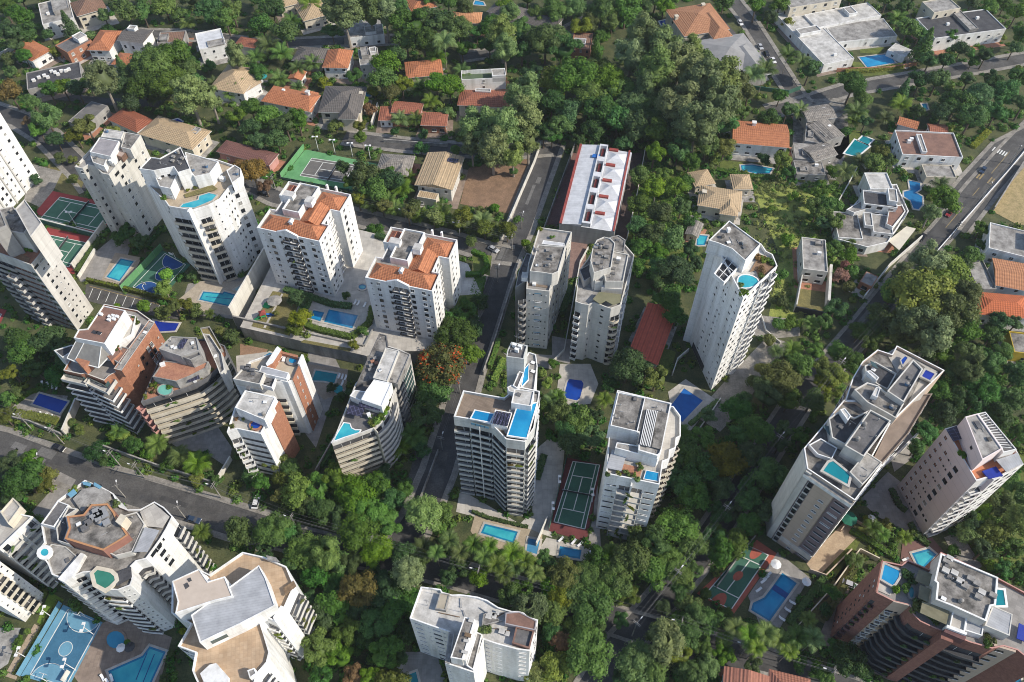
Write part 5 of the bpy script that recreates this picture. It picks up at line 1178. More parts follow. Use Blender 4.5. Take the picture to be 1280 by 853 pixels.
# upper middle
H_('house with a bright orange roof and a white chimney, beside the dark round trees', (328,126), (386,138), (332,106), 6, 'hip', orange, white, lm='the orange house with the white chimney', extra=(('chimney',.82,.75,3.0), ('dome',.3,.7,1.2)), ridge=.2)
H_('lower orange-roofed wing of the white-chimney house', (369,139), (389,140), (372,116), 5.4, 'gable_x', orange, white, rise=1.0)
H_('two-storey cream house with a dark grey hip roof', (400,139), (449,140), (411,109), 7, 'cross', greyt, cream, lm='the cream house with the grey hip roof', over=.8, extra=(('chimney',.95,.7,1.0),))
H_('house with an orange-red roof, a white skylight and a white porch band', (404,84), (434,85), (408,63), 6, 'hip', orange, white, ridge=.2, extra=(('dome',.5,.75,1.0),), lm='the orange roof with the white skylight')
H_('pale concrete block house with roof-top tanks', (450,82), (475,79), (450,62), 7, 'flat', concl, offw, extra=(('box',.15,.4,.35,.5,1.5,concl), ('box',.6,.6,.3,.3,1.0,white)), lm='the pale concrete block house')
H_('house with a dark grey roof between palms near the top', (366,75), (402,78), (378,59), 5.5, 'hip', greyt, greyw)
H_('tiny orange-tiled outbuilding among palms', (361,98), (376,100), (363,88), 4, 'gable', orange, white, nwin=1)
H_('house with a wide red-orange roof under tall trees', (509,97), (553,93), (512,78), 5.5, 'hip', orange, cream, rise=1.6, lm='the wide red-orange roof under the trees')
H_('house with a terracotta roof and tall planting in front', (490,140), (524,143), (492,127), 5, 'gable', red, pinkb, rise=1.1, lm='the terracotta house behind the palms')
H_('house with a rust-coloured low roof right of the terracotta house', (527,156), (557,157), (530,141), 4.5, 'hip', red, brick, rise=.8)
H_('low red lean-to roof left of the terracotta house', (474,150), (490,150), (478,134), 4, 'hip', red, white, rise=.6, nwin=2)
H_('white angular building with tall plain white walls and a notched top', (577,100), (632,97), (580,88), 6, 'flat', M('patio_green', (.10,.14,.08)), white2, par=2.0, nwin=1, extra=(('box',.7,.0,.3,.7,1.0,white2),), lm='the white angular building')
H_('house with a long faded terracotta roof behind the tall eucalyptus', (573,131), (636,134), (578,113), 6, 'hip', red, cream, rise=1.6, lm='the long faded terracotta roof', extra=(('box',.3,.8,.3,.18,1.2,white),))
H_('house with a pale orange hip roof near the top centre', (562,28), (600,29), (560,15), 5.5, 'hip', Mtile('pale_orange_tiles', (.52,.26,.13), (.38,.18,.09)), white, lm='the pale orange hip roof at the top')
H_('house with slate-grey gabled roofs at the top centre', (610,14), (648,25), (620,1), 6.5, 'cross', greyt, greyw, lm='the slate-grey gabled house')
H_('white house with an orange roof at the top edge of the photo', (515,14), (545,8), (505,1), 7, 'hip', orange, white)
H_('low white-framed building under the tall pale tree', (434,48), (480,43), (432,28), 5, 'flat', concl, white, extra=(('box',.5,.1,.3,.4,.8,white),))
H_('house with a round-edged tan roof at the top', (380,26), (411,18), (375,6), 5.5, 'hip', tan, cream)
H_('small tan pavilion beside a teal pool at the top', (350,10), (372,4), (345,-4), 5, 'hip', tan, cream)
H_('brown hip-roofed cottage right of the green tennis court', (472,212), (512,215), (478,193), 5, 'cross', oldt, brick, lm='the brown hip-roofed cottage')
H_('tan straw-coloured two-storey house beside the bare earth plot', (521,230), (564,236), (541,193), 7, 'gable', tan, offw, rise=1.6, lm='the straw-coloured house by the bare earth', extra=(('solar',.55,.75,1.2),), over=.8)
H_('lower tan veranda roof in front of the straw-coloured house', (521,246), (545,250), (524,238), 4.5, 'flat', tan, cream, par=.05, nwin=2)
H_('low gray roof strip by the street at the top centre', (650,26), (690,38), (664,12), 5, 'gable', greyt, greyw)
H_('tall brown-tiled house half hidden in the wood', (714,60), (738,62), (716,40), 6, 'flat', brownt, terra, extra=(('box',.1,.2,.6,.3,.8,white),))
H_('big house with sprawling orange-brown tiled roofs at the top right of the wood', (856,45), (911,36), (864,8), 6.5, 'cross', Mtile('orange_brown_tiles', (.43,.22,.12), (.29,.14,.08)), cream, lm='the sprawling orange-brown roof', extra=(('chimney',.05,.6,2.0), ('chimney',.8,.9,1.6)), rise=3.0)
H_('large house with a grey folded metal roof right of the wood', (893,92), (958,81), (884,50), 6, 'cross', M('grey_zinc', (.33,.32,.31), (.25,.245,.24), .3, rough=.5), greyw, lm='the grey folded metal roof', rise=3.2, over=.7)
H_('orange-roofed white house above a turquoise pool', (917,178), (985,184), (925,152), 6.5, 'gable', orange, white, rise=1.8, lm='the orange-roofed house above the turquoise pool', extra=(('chimney',.38,.8,2.2),), nwin=5)
H_('pale tan hip-roofed house below the turquoise pool', (873,256), (924,264), (880,233), 5, 'cross', tan, cream, lm='the pale tan hip-roofed house', extra=(('chimney',.1,.6,1.2),))
H_('small square tan pavilion, left one of the two', (870,233), (893,229), (876,214), 4, 'hip', tan, cream, nwin=2)
H_('small square tan pavilion, right one of the two', (918,236), (940,236), (921,219), 4, 'hip', tan, cream, nwin=2)
H_('narrow tan shed roof beside a small turquoise pool', (858,292), (872,296), (861,276), 3.5, 'gable_x', oldt, cream, nwin=1, name='shed', cat='shed')
H_('long red-tiled low roof between the towers', (786,444), (821,455), (804,378), 4, 'gable_x', Mtile('bright_red_tiles', (.62,.14,.085), (.44,.095,.06)), cream, rise=1.0, lm='the long red-tiled roof', nwin=2)
H_('small orange tiled porch at the end of the long red roof', (803,463), (821,468), (805,457), 3.2, 'hip', orange, white, nwin=1)
# upper right
H_('white modernist house with a long white flat roof wing', (1030,81), (1068,73), (983,15), 4.4, 'flat', concw, white, extra=(('box',.05,.52,.7,.1,1.2,white2), ('unit',.5,.1)), lm='the white modernist house', nwin=2, par=.25)
H_('rear wing of the modernist house with a white flat roof', (1021,35), (1102,19), (1018,16), 5, 'flat', concw, white, par=.25, extra=(('box',.55,.3,.12,.5,1.2,white2),))
H_('grey flat-roofed middle wing of the modernist house', (1046,53), (1122,45), (1028,31), 4, 'flat', concl, white, par=.2)
H_('long modern house with two black roof panels and white eaves', (1169,48), (1258,36), (1150,22), 7, 'flat', slate, white, lm='the modern house with black roof panels', par=.4, extra=(('box',.5,.1,.12,.9,.7,concl), ('unit',.75,.6), ('unit',.3,.5)), nwin=7)
H_('beige upper block behind the black-roofed modern house', (1168,16), (1201,10), (1160,1), 10, 'flat', concl, cream)
H_('white canopy roof beside the blue pool', (1131,72), (1141,63), (1117,56), 3.2, 'flat', concw, white, name='pavilion', cat='pavilion', par=.05, nwin=1)
H_('beige apartment block with plain gables at the top edge', (988,10), (1052,0), (985,-8), 9, 'flat', concl, cream, nwin=5)
for lab, A, B, C, h, kd, rf in (('weathered grey ridge roof of the old sheds, nearest the upper street', (1010,152), (1046,147), (1016,133), 5, 'gable', oldt), ('patched pale concrete roof deck among the old sheds', (1006,176), (1030,180), (1012,153), 4.2, 'flat', conc), ('grey gable roof turned towards the teal pool among the old sheds', (1031,178), (1056,170), (1030,151), 5, 'gable_x', oldt), ('stained flat roof of the old sheds beside the orange-roofed house', (994,198), (1018,200), (999,179), 3.6, 'flat', concl), ('grey roof with a low ridge beside the palms at the old sheds', (1019,202), (1047,193), (1018,181), 4.4, 'gable', oldt), ('lowest pale lean-to of the old sheds', (996,218), (1032,219), (1000,201), 3.4, 'flat', conc)):
    H_(lab, A, B, C, h, kd, rf, greyw, rise=1.1, name='shed', cat='shed', lm='the old weathered sheds' if 'turned' in lab else None, nwin=2, par=.15, over=.2, extra=(('box',rng.uniform(.05,.6),.2,.25,.3,.35,concl), ('unit',.7,.6)))
H_('white house with two brown flat roofs and white parapets', (1128,193), (1204,197), (1130,163), 6.5, 'flat', brownr, white2, par=.6, lm='the brown-roofed white parapet house', extra=(('box',.33,.1,.08,.7,.5,white2), ('unit',.15,.5), ('unit',.2,.6)), nwin=5)
H_('small orange tiled garage roof behind the brown-roofed house, left one', (1123,155), (1145,161), (1126,147), 4, 'gable', orange, white, nwin=1)
H_('small orange tiled garage roof behind the brown-roofed house, right one', (1164,166), (1184,167), (1165,156), 4, 'gable', red, white, nwin=1)
H_('grey flat-roofed garage in front of the brown-roofed house', (1158,221), (1196,222), (1163,206), 3.6, 'flat', concl, cream, nwin=2)
H_('white terraced modern house with stepped roofs beside a curved blue pool', (1080,254.5), (1122,260), (1083,238), 9, 'flat', slate, white2, par=.7, lm='the white stepped modern house', extra=(('box',.72,.2,.25,.9,1.4,white2),), nwin=3)
H_('rear white wing of the stepped modern house', (1088,236), (1117,236), (1100,216), 8, 'flat', concw, white2, par=.5, nwin=2)
H_('grey flat-roofed lower wing of the stepped modern house', (1048,297), (1079,299), (1052,265), 5, 'flat', conc, white, par=.3, nwin=2)
H_('pale roofed front wing of the stepped modern house', (1092,290), (1117,293), (1098,268), 6, 'flat', concl, white2, par=.4, extra=(('box',-.45,.2,.4,.7,.8,white),), nwin=3)
H_('long narrow concrete house with high walls round a grass yard', (1004,336), (1035,340), (1008,297), 7, 'flat', concl, offw, par=.5, lm='the narrow concrete house', extra=(('box',.55,.8,.3,.12,.4,concl), ('unit',.6,.5)), nwin=2)
H_('small shed with a brick gable below the stepped modern house', (1075,352), (1090,359), (1083,339), 3.6, 'flat', concl, brick, name='shed', cat='shed', nwin=1, par=.1)
H_('house with old orange-brown tiles at the right edge', (1246,356), (1300,366), (1243,324), 6, 'gable', Mtile('sun_bleached_tiles', (.48,.23,.12), (.33,.15,.08)), Mpanel('pale_blue_wall', (.42,.50,.54), (.38,.46,.50), 40, 3), lm='the old tiled house at the right edge', rise=1.2)
H_('grey flat roof beside the old tiled house', (1223,361), (1246,361), (1222,325), 5.6, 'flat', concl, concl, par=.6, nwin=1)
H_('bright orange-red hip roof at the right edge above the trees', (1223,392), (1290,398), (1221,366), 5.5, 'hip', Mtile('vivid_orange_tiles', (.52,.15,.06), (.38,.11,.05)), white, lm='the vivid orange roof at the right edge')
H_('white modern house with a curved wall at the right edge', (1236,310), (1300,326), (1250,281), 7, 'flat', concl, white2, par=.5, lm='the white curved-wall house', extra=(('box',.7,.3,.4,.6,1.5,white2),))
H_('yellow-edged roof at the right edge among the trees', (1268,440), (1300,444), (1270,415), 5, 'flat', conc, M('yellow_paint', (.55,.38,.04), (.42,.30,.04), .5), par=.5, nwin=1)
H_('red-tiled house with white ridges at the bottom edge', (905,872), (960,885), (904,835), 6, 'gable_x', Mtile('pink_red_tiles', (.38,.17,.12), (.28,.12,.085)), white, lm='the red-tiled house', rise=1.5)
H_('second red-tiled roof at the bottom edge, right of the white gutter', (962,868), (1010,880), (958,838), 6, 'hip', Mtile('pink_red_tiles', (.38,.17,.12), (.28,.12,.085)), white, rise=1.5)

t = T('house', 'broad white split-level base of the stepped modern house, with grey roof decks', (1050,300), (1112,303), (1066,250), 4.2, cat='house', floors=1)
t.body([(1047,299), (1084,309), (1110,303), (1136,264), (1121,230), (1086,234), (1062,262)], 4.2, 0, white2, concl, .5)
t.pent([(1058,262), (1078,250), (1082,262), (1068,266)], 6.5, 3.8, white2, concl, .3, 'side_room'); t.pent([(1112,258), (1128,256), (1132,264), (1116,284), (1108,280)], 7.2, 3.8, white2, brownr, .4, 'side_room')
f = t.fac((1047,299), (1084,309)); t.win(f, [.3, .6, .85], 1.6, 1.4); t.done()
# ================================================================== ground, streets, courts, pools, walls
def area(name, pts, m, z=.03, kind='structure', block=False, label=None, cat=None):
    p = [W2(x, y, z) for x, y in pts]; b = MB(); b.poly(p, z, m); o = b.build(name); o['kind'] = kind
    if kind == 'thing': del o['kind']; tag(o, label, cat)
    if block: BLOCK.append(p)
    return o
b = MB(); g = 60; x0, x1, y0, y1 = -700, 700, -60, 1300
b.face([(x0,y0,0), (x1,y0,0), (x1,y1,0), (x0,y1,0)], soil); o = b.build('ground'); o['kind'] = 'structure'

def road(pts, width, m=asphalt, z=.05, name='road', kerb=True, walk=2.0, block=True, zoff=0.0):
    """a street along a centre line of photo pixels, with raised pavements and kerbs"""
    P = [Vector(W2(x, y)) for x, y in pts]; n = len(P); Nn = []
    for i in range(n):
        d = (P[min(i+1,n-1)]-P[max(i-1,0)]).normalized(); Nn.append(Vector((-d.y, d.x)))
    off = lambda k: [P[i]+Nn[i]*k for i in range(n)]
    l, r = off(width/2), off(-width/2)
    b = MB()
    for i in range(n-1): b.face([(*r[i],z), (*r[i+1],z), (*l[i+1],z), (*l[i],z)], m)
    o = b.build(name); o['kind'] = 'structure'
    if kerb:
        for s in (1, -1):
            a, c = off(s*width/2), off(s*(width/2+walk)); b = MB()
            for i in range(n-1):
                q = [(*a[i],z+.13), (*a[i+1],z+.13), (*c[i+1],z+.13), (*c[i],z+.13)]
                b.face(q if s < 0 else q[::-1], pavem)
                k = [(*a[i],z-.03), (*a[i+1],z-.03), (*a[i+1],z+.13), (*a[i],z+.13)]; b.face(k if s > 0 else k[::-1], kerbm)
            o = b.build('pavement'); o['kind'] = 'structure'
    if block:
        w2 = width/2+(walk if kerb else 0); BLOCK.append([tuple(q) for q in off(w2)]+[tuple(q) for q in off(-w2)][::-1])
    return P, Nn
road([(-60,540), (0,556), (60,578), (130,603), (200,624), (280,648), (350,670)], 8.5, asphl, walk=1.8)
road([(350,670), (430,690), (500,700), (570,718), (640,738), (720,760), (790,783), (860,802), (960,830), (1080,872), (1200,910)], 7.0, asphalt, .051, walk=1.0)  # darker asphalt, partly tree shade put into the road's colour
road([(690,178), (672,225), (650,285), (628,335), (607,400), (585,465), (567,530), (548,590), (525,645), (497,690)], 8.0, asphalt, .062)
road([(1300,150), (1262,190), (1222,235), (1182,285), (1130,345), (1085,402), (1040,455), (1000,500), (960,560), (915,632), (865,705), (815,765), (770,815), (735,870)], 7.2, asphalt, .074, walk=1.3)
road([(1310,165), (1262,190), (1222,235), (1185,282)], 13.5, asphl, .084, walk=1.5)
road([(300,225), (345,247), (420,266), (500,285), (560,300), (620,318), (642,320)], 6.5, asphl, .07)
road([(430,172), (500,181), (580,188), (640,190), (690,186)], 6.5, asphl, .09)
road([(70,120), (130,127), (200,130)], 5.0, asphl, .05, kerb=False)
road([(-20,135), (25,150), (60,172), (100,212), (118,235)], 8, asphalt, .05)
road([(900,-20), (935,25), (960,65), (985,105), (1003,130)], 6.5, asphl, .06)
road([(960,140), (1003,130), (1060,112), (1130,100), (1200,88), (1300,70)], 6.5, asphl, .07)
road([(160,42), (230,44), (330,56), (420,52), (500,50)], 6.0, asphl, .06)
road([(575,72), (640,63), (690,50), (780,0)], 5.5, asphl, .05)
# yellow centre line, zebra and stop markings of the avenue
b = MB()
A_, B_ = [Vector(W2(*p)) for p in ((1262,190), (1182,285))]
d = (B_-A_).normalized(); nn = Vector((-d.y, d.x)); L_ = (B_-A_).length
b.face([(*(A_+nn*.12),.096), (*(B_+nn*.12),.096), (*(B_-nn*.12),.096), (*(A_-nn*.12),.096)], yellm)
for k in range(6):
    c = A_+d*(L_*.34)+nn*(-3.2+k*1.1); b.face([(*(c+nn*.3),.096), (*(c+nn*.3+d*4.5),.096), (*(c-nn*.3+d*4.5),.096), (*(c-nn*.3),.096)], yellm)
for k in range(6):
    c = A_+d*(L_*.02)+nn*(-5.5+k*1.0); b.face([(*(c+nn*.25),.096), (*(c+nn*.25+d*3),.096), (*(c-nn*.25+d*3),.096), (*(c-nn*.25),.096)], linem)
o = b.build('road_marking'); o['kind'] = 'structure'

# repaired patches in the asphalt
for k in range(26):
    (xa, ya), (xb, yb) = [((-10,553),(60,578)), ((60,578),(200,624)), ((200,624),(340,667)), ((672,225),(628,335)), ((628,335),(567,530)), ((1262,190),(1182,285)), ((1182,285),(1085,402)), ((935,25),(985,105)), ((1003,130),(1200,88))][k % 9]
    u = rng.random(); c = Vector(W2(xa+(xb-xa)*u, ya+(yb-ya)*u)); d = Vector(W2(xb, yb))-Vector(W2(xa, ya)); d.normalize(); n_ = Vector((-d.y, d.x)); c = c+n_*rng.uniform(-2.5,2.5); L, Wd = rng.uniform(1,6), rng.uniform(.5,1.4)
    b = MB(); b.face([(*(c-d*L-n_*Wd),.1+k*.0003), (*(c+d*L-n_*Wd),.1+k*.0003), (*(c+d*L+n_*Wd),.1+k*.0003), (*(c-d*L+n_*Wd),.1+k*.0003)], asphalt if k % 3 else M('pale_patch', (.17,.165,.16), (.12,.118,.115), .4, fine=.2)); o = b.build('road_patch'); o['kind'] = 'structure'
# paved and planted areas
for nm, m, z, pts in (
  ('paving', palefl, .11, [(575,612), (570,640), (600,648), (655,660), (690,672), (700,620), (706,560), (690,545), (672,560), (665,640), (650,655)]),
  ('paving', M('sandy_pool_deck', (.40,.33,.24), (.33,.27,.19), .5, fine=.1), .12, [(594,643), (664,662), (678,668), (676,700), (600,680), (588,664)]),
  ('paving', palefl, .13, [(683,672), (735,684), (757,690), (752,704), (700,697), (672,690)]),
  ('paving', greyfl, .12, [(746,590), (752,700), (733,690), (742,640)]),
  ('paving', pavem, .12, [(868,520), (912,470), (960,420), (990,430), (955,470), (930,510), (900,540)]),
  ('paving', pavem, .14, [(930,392), (1000,400), (1000,420), (955,425), (930,412)]),
  ('paving', palefl, .13, [(700,455), (738,455), (748,480), (738,505), (712,508), (696,490)]),
  ('paving', greyfl, .12, [(628,440), (700,445), (690,462), (640,452)]),
  ('paving', greyfl, .11, [(690,420), (716,425), (712,455), (690,450)]),
  ('paving', palefl, .14, [(835,490), (857,474), (895,500), (862,540), (840,515)]),
  ('paving', greyfl, .11, [(935,745), (972,690), (1012,722), (975,785), (950,782)]),
  ('paving', brownfl, .12, [(1045,745), (1062,735), (1052,775), (1100,800), (1150,820), (1195,845), (1190,870), (1110,850), (1020,805)]),
  ('paving', M('maroon_pool_deck', (.19,.105,.09), (.15,.085,.075), .5), .14, [(1128,680), (1165,672), (1180,690), (1160,722), (1125,705)]),
  ('paving', M('sand_paving', (.42,.33,.23), (.34,.26,.18), .5, fine=.15), .11, [(1025,683), (1058,650), (1075,668), (1022,722), (1008,705)]),
  ('paving', greyfl, .12, [(1075,625), (1110,590), (1135,610), (1155,665), (1135,665), (1095,645)]),
  ('paving', pavem, .11, [(1180,672), (1200,665), (1228,708), (1215,716), (1195,700)]),
  ('paving', greyfl, .12, [(1112,570), (1135,540), (1150,548), (1138,575), (1118,590)]),
  ('paving', asphl, .11, [(108,355), (170,370), (230,388), (225,400), (160,390), (105,375)]),
  ('paving', greyfl, .12, [(95,335), (150,290), (165,300), (150,355), (100,352)]),
  ('paving', M('sandy_surround', (.38,.31,.24), (.30,.25,.19), .5, fine=.1), .13, [(126,352), (144,316), (177,322), (158,360)]),
  ('paving', greyfl, .11, [(225,385), (235,355), (285,345), (330,345), (305,400), (250,395)]),
  ('paving', M('pale_sand_paving', (.44,.38,.30), (.35,.30,.24), .5, fine=.1), .13, [(219,378), (250,352), (300,352), (318,350), (296,395), (250,390)]),
  ('paving', greyfl, .11, [(205,548), (270,530), (290,560), (285,585), (255,565), (225,562)]),
  ('paving', greyfl, .12, [(385,440), (415,440), (430,470), (415,500), (395,560), (380,540)]),
  ('paving', M('warm_pool_paving', (.35,.29,.23), (.28,.23,.18), .5, fine=.1), .14, [(383,455), (435,462), (432,490), (405,500), (384,480)]),
  ('paving', M('orange_gravel', (.30,.19,.12), (.24,.15,.10), .5, fine=.15), .12, [(300,430), (335,437), (328,450), (300,445)]),
  ('paving', palefl, .13, [(295,445), (335,440), (350,460), (320,475), (296,465)]),
  ('paving', brownfl, .12, [(118,783), (150,770), (215,797), (200,853), (190,880), (110,870), (92,845)]),
  ('paving', M('striped_gravel_path', (.42,.33,.24), (.34,.27,.20), .5, fine=.15), .12, [(43,780), (52,785), (20,850), (5,845)]),
  ('paving', concl, .12, [(0,785), (26,785), (10,830), (-20,850), (-30,800)]),
  ('paving', pavem, .11, [(30,490), (85,495), (75,525), (15,510)]),
  ('paving', greyfl, .12, [(40,640), (62,615), (75,590), (95,600), (70,640), (55,655)]),
  ('paving', asphl, .12, [(520,560), (560,565), (552,625), (505,620)]),
  ('paving', greyfl, .11, [(500,815), (545,815), (560,860), (490,860)]),
  ('paving', pavem, .11, [(40,205), (78,215), (55,262), (30,250)]),
  ('paving', M('brick_yard', (.20,.11,.095), (.15,.085,.075), .5, fine=.2), .11, [(715,192), (733,185), (703,285), (680,285)]),
  ('paving', M('brick_lane', (.12,.085,.075), (.09,.065,.06), .5, fine=.2), .11, [(788,190), (803,192), (783,300), (765,298)]),
  ('paving', M('pink_brick_court', (.26,.17,.14), (.2,.13,.11), .6, fine=.15), .12, [(700,300), (735,300), (730,345), (705,350)]),
  ('paving', conc, .1, [(992,125), (1058,122), (1062,180), (1045,225), (990,222)]),
  ('bare_earth', earth, .08, [(586,210), (650,195), (668,205), (640,268), (575,255)]),
  ('bare_earth', drygr, .1, [(1236,262), (1275,208), (1300,215), (1300,285), (1270,280)]),
  ('lawn', lawnb, .1, [(62,740), (80,750), (58,785), (46,778)]),
  ('lawn', lawn, .1, [(820,432), (845,440), (838,468), (824,460)]),
  ('lawn', lawn, .1, [(1040,560), (1060,555), (1070,600), (1050,600)]),
  ('lawn', lawnd, .1, [(1000,360), (1030,363), (1032,392), (996,386)]),
  ('lawn', lawn, .09, [(1048,75), (1130,85), (1128,92), (1045,98)]),
  ('lawn', lawn, .09, [(1075,50), (1105,58), (1100,68), (1075,66)]),
  ('lawn', lawn, .09, [(900,200), (925,203), (970,222), (900,212)]),
  ('lawn', lawnd, .1, [(1010,768), (1060,700), (1072,705), (1030,780)]),
  ('lawn', lawn, .1, [(1040,690), (1078,655), (1084,660), (1045,735)]),
  ('lawn', lawnd, .1, [(60,205), (105,228), (95,250), (62,232)]),
  ('lawn', lawn, .1, [(20,560), (60,585), (50,600), (10,590)]),
  ('lawn', lawn, .1, [(1040,160), (1080,165), (1050,200), (1040,195)]),
  ):
    area(nm, pts, m, z, block=True)
area('driveway', [(880,30), (900,20), (955,80), (940,92)], asphl, .1, block=True)
area('wooded_slope', [(780,215), (870,215), (880,330), (850,360), (790,330), (775,290)], lawn, .02)
area('wooded_slope', [(940,235), (1050,235), (1060,300), (1000,400), (960,400), (975,320)], M('rough_grass', (.30,.33,.08), (.17,.21,.05), .3, fine=.3), .025)
area('wooded_slope', [(1170,590), (1300,560), (1300,740), (1230,720)], lawn, .02)

# the raised platform under the orange-roofed towers, held by a tall stained wall
plat = [(300,409), (340,330), (365,290), (440,285), (500,300), (585,330), (605,375), (580,415), (545,440), (492,438), (458,445)]
pp = [W2(x, y, PZ) for x, y in plat]
b = MB(); b.prism(pp, -.3, PZ, wallc, palefl); o = b.build('raised_terrace'); o['kind'] = 'structure'
BLOCK.append(pp)
def parea(name, pts, m, z): return area(name, pts, m, PZ+z)
parea('lawn', [(341,364), (376,370), (362,420), (314,408)], lawnd, .04); parea('lawn', [(380,425), (440,436), (437,440), (375,428)], lawnd, .05)
parea('paving', [(378,390), (390,376), (430,378), (464,380), (458,405), (436,418), (372,402)], palefl, .06)
parea('lawn', [(590,315), (615,320), (612,345), (592,338)], lawn, .05); parea('lawn', [(565,370), (602,368), (592,410), (556,420)], lawn, .04)

def wall(name, pts, h, th, m, label, z=0.0, cat='wall', cap=None, lm=None, top=None):
    """a free-standing wall along photo pixels of its foot"""
    P = [Vector(W2(x, y, z)) for x, y in pts]; b = MB(); n = len(P)
    Nn = []
    for i in range(n):
        d = (P[min(i+1,n-1)]-P[max(i-1,0)]).normalized(); Nn.append(Vector((-d.y, d.x)))
    l = [P[i]+Nn[i]*th/2 for i in range(n)]; r = [P[i]-Nn[i]*th/2 for i in range(n)]; z1 = z+h
    for i in range(n-1):
        b.face([(*r[i],z), (*r[i+1],z), (*r[i+1],z1), (*r[i],z1)], m); b.face([(*l[i+1],z), (*l[i],z), (*l[i],z1), (*l[i+1],z1)], m)
        b.face([(*r[i],z1), (*r[i+1],z1), (*l[i+1],z1), (*l[i],z1)], cap or m)
    b.face([(*l[0],z), (*r[0],z), (*r[0],z1), (*l[0],z1)], m); b.face([(*r[-1],z), (*l[-1],z), (*l[-1],z1), (*r[-1],z1)], m)
    o = b.build(name); tag(o, label, cat); return o
wall('retaining_wall', [(298,411), (458,447)], PZ+1.0, .5, wallc, 'tall stained concrete retaining wall below the playground and blue pool', -.1, cap=concl)
wall('retaining_wall', [(459,447), (470,425)], PZ+.8, .4, wallc, 'short grey end of the retaining wall behind the round-fronted tower', -.1)
wall('garden_wall', [(296,408), (345,322)], PZ+4.0, .5, wallw, 'sunlit white boundary wall between the bent-pool tower and the playground', 0.0)
wall('garden_wall', [(626,302), (640,270), (668,205), (676,182)], 2.2, .4, wallw, 'pale boundary wall between the bare earth plot and the centre street')
wall('garden_wall', [(680,290), (698,240), (718,186)], 2.6, .3, concl, 'grey boundary wall of the brick yard left of the row houses')
wall('garden_wall', [(783,302), (795,250), (806,190)], 2.4, .3, wallw, 'thin pale wall on the right of the row houses')
wall('garden_wall', [(93,337), (133,283)], 3.0, .5, wallw, 'sunlit white wall beside the lower red-edged tennis court')
wall('garden_wall', [(99,349), (120,314)], 1.6, .5, wallw, 'low cream wall with a planted strip beside the tennis courts')
wall('garden_wall', [(48,276), (124,296)], 1.6, .5, wallw, 'white wall between the two red-edged tennis courts')
wall('garden_wall', [(112,352), (180,368), (240,385)], 1.5, .4, dgrey, 'dark low wall above the striped car park')
wall('garden_wall', [(83,545), (100,505)], 3.5, .5, wallw, 'white wall beside the dark-blue pool garden')
wall('garden_wall', [(0,520), (40,530), (78,545)], 2.0, .4, concl, 'grey street wall below the dark-blue pool')
wall('garden_wall', [(130,560), (200,585), (265,605)], 2.0, .4, concl, 'grey garden wall along the street below the fan-shaped tower')
wall('garden_wall', [(270,608), (290,575)], 2.4, .4, wallw, 'white gate wall at the small white jacuzzi tower')
wall('garden_wall', [(396,592), (428,535), (450,490)], 2.4, .35, concl, 'dark boundary wall left of the round-fronted tower')
wall('garden_wall', [(604,470), (618,430), (636,372), (650,330)], 2.4, .4, concl, 'pale wall along the right side of the centre street')
wall('garden_wall', [(670,683), (684,650)], 2.6, .3, wallw, 'white wall between the two small pools below the court')
wall('garden_wall', [(895,735), (928,690), (943,672)], 1.4, .3, concl, 'pale fence wall left of the red and green sports court')
wall('garden_wall', [(995,785), (1040,735), (1072,690)], 2.4, .3, cream, 'long cream wall right of the sports court pool')
wall('garden_wall', [(1072,690), (1096,702)], 2.4, .3, cream, 'short cream wall above the dark garden')
wall('garden_wall', [(868,545), (885,522), (900,500)], 1.2, .3, wallw, 'white terrace wall beside the blue covered pool')
wall('garden_wall', [(840,470), (846,452), (860,440)], 2.0, .3, wallw, 'curved white wall at the foot of the tallest white tower')
wall('garden_wall', [(952,398), (957,415), (975,430)], 1.0, .3, wallw, 'white curved kerb wall right of the tallest white tower')
wall('garden_wall', [(1078,375), (1110,335), (1150,300)], 2.4, .4, wallw, 'sunlit pale wall climbing beside the avenue')
wall('garden_wall', [(992,390), (1002,338)], 4.0, .4, offw, 'left high wall of the narrow concrete house')
wall('garden_wall', [(1032,385), (1035,340)], 4.0, .9, offw, 'right high wall of the narrow concrete house')
wall('garden_wall', [(992,390), (1030,398)], 3.0, .4, darkst, 'black gate wall of the narrow concrete house')
wall('garden_wall', [(1240,265), (1276,208)], 2.5, .4, concl, 'grey wall along the dry grass plot')
wall('guard_rail', [(1170,316), (1215,265), (1262,212), (1290,178)], .9, .3, plast, 'white guard rail along the right side of the avenue', cat='guard rail')
wall('garden_wall', [(80,853), (88,840)], 2, .3, wallw, 'small white wall at the corner of the blue sports court')
wall('garden_wall', [(1050,665), (1062,648), (1082,660)], 1.2, .3, beige, 'beige terrace edge below the long double tower')
wall('garden_wall', [(1010,715), (1030,722), (1062,690)], 2.2, .3, beige, 'beige wall of the sunlit ramp right of the double tower')
wall('garden_wall', [(1058,618), (1085,600), (1120,570), (1150,540)], 3.0, .5, white, 'white ramp wall between the double tower and the mauve tower')
wall('garden_wall', [(520,640), (535,600), (548,565)], 1.6, .3, concl, 'low wall right of the round-fronted tower by the street')
wall('garden_wall', [(690,455), (705,440), (725,330), (735,312)], 1.6, .3, offw, 'wall between the two middle narrow towers')
wall('garden_wall', [(1045,90), (1110,88), (1145,82)], 1.8, .4, terra, 'rust-coloured wall below the blue pool lawn')
wall('garden_wall', [(940,112), (985,118), (1000,112)], 2.0, .3, ctgreen, 'green metal fence below the grey folded roof')
wall('garden_wall', [(0,72), (26,58)], 2.0, .4, wallw, 'white wall at the left edge of the top')
wall('garden_wall', [(465,160), (473,135)], 3.0, .4, wallw, 'white side wall left of the terracotta house')
wall('garden_wall', [(480,178), (560,184)], 1.6, .4, concl, 'grey street wall in front of the terracotta house')
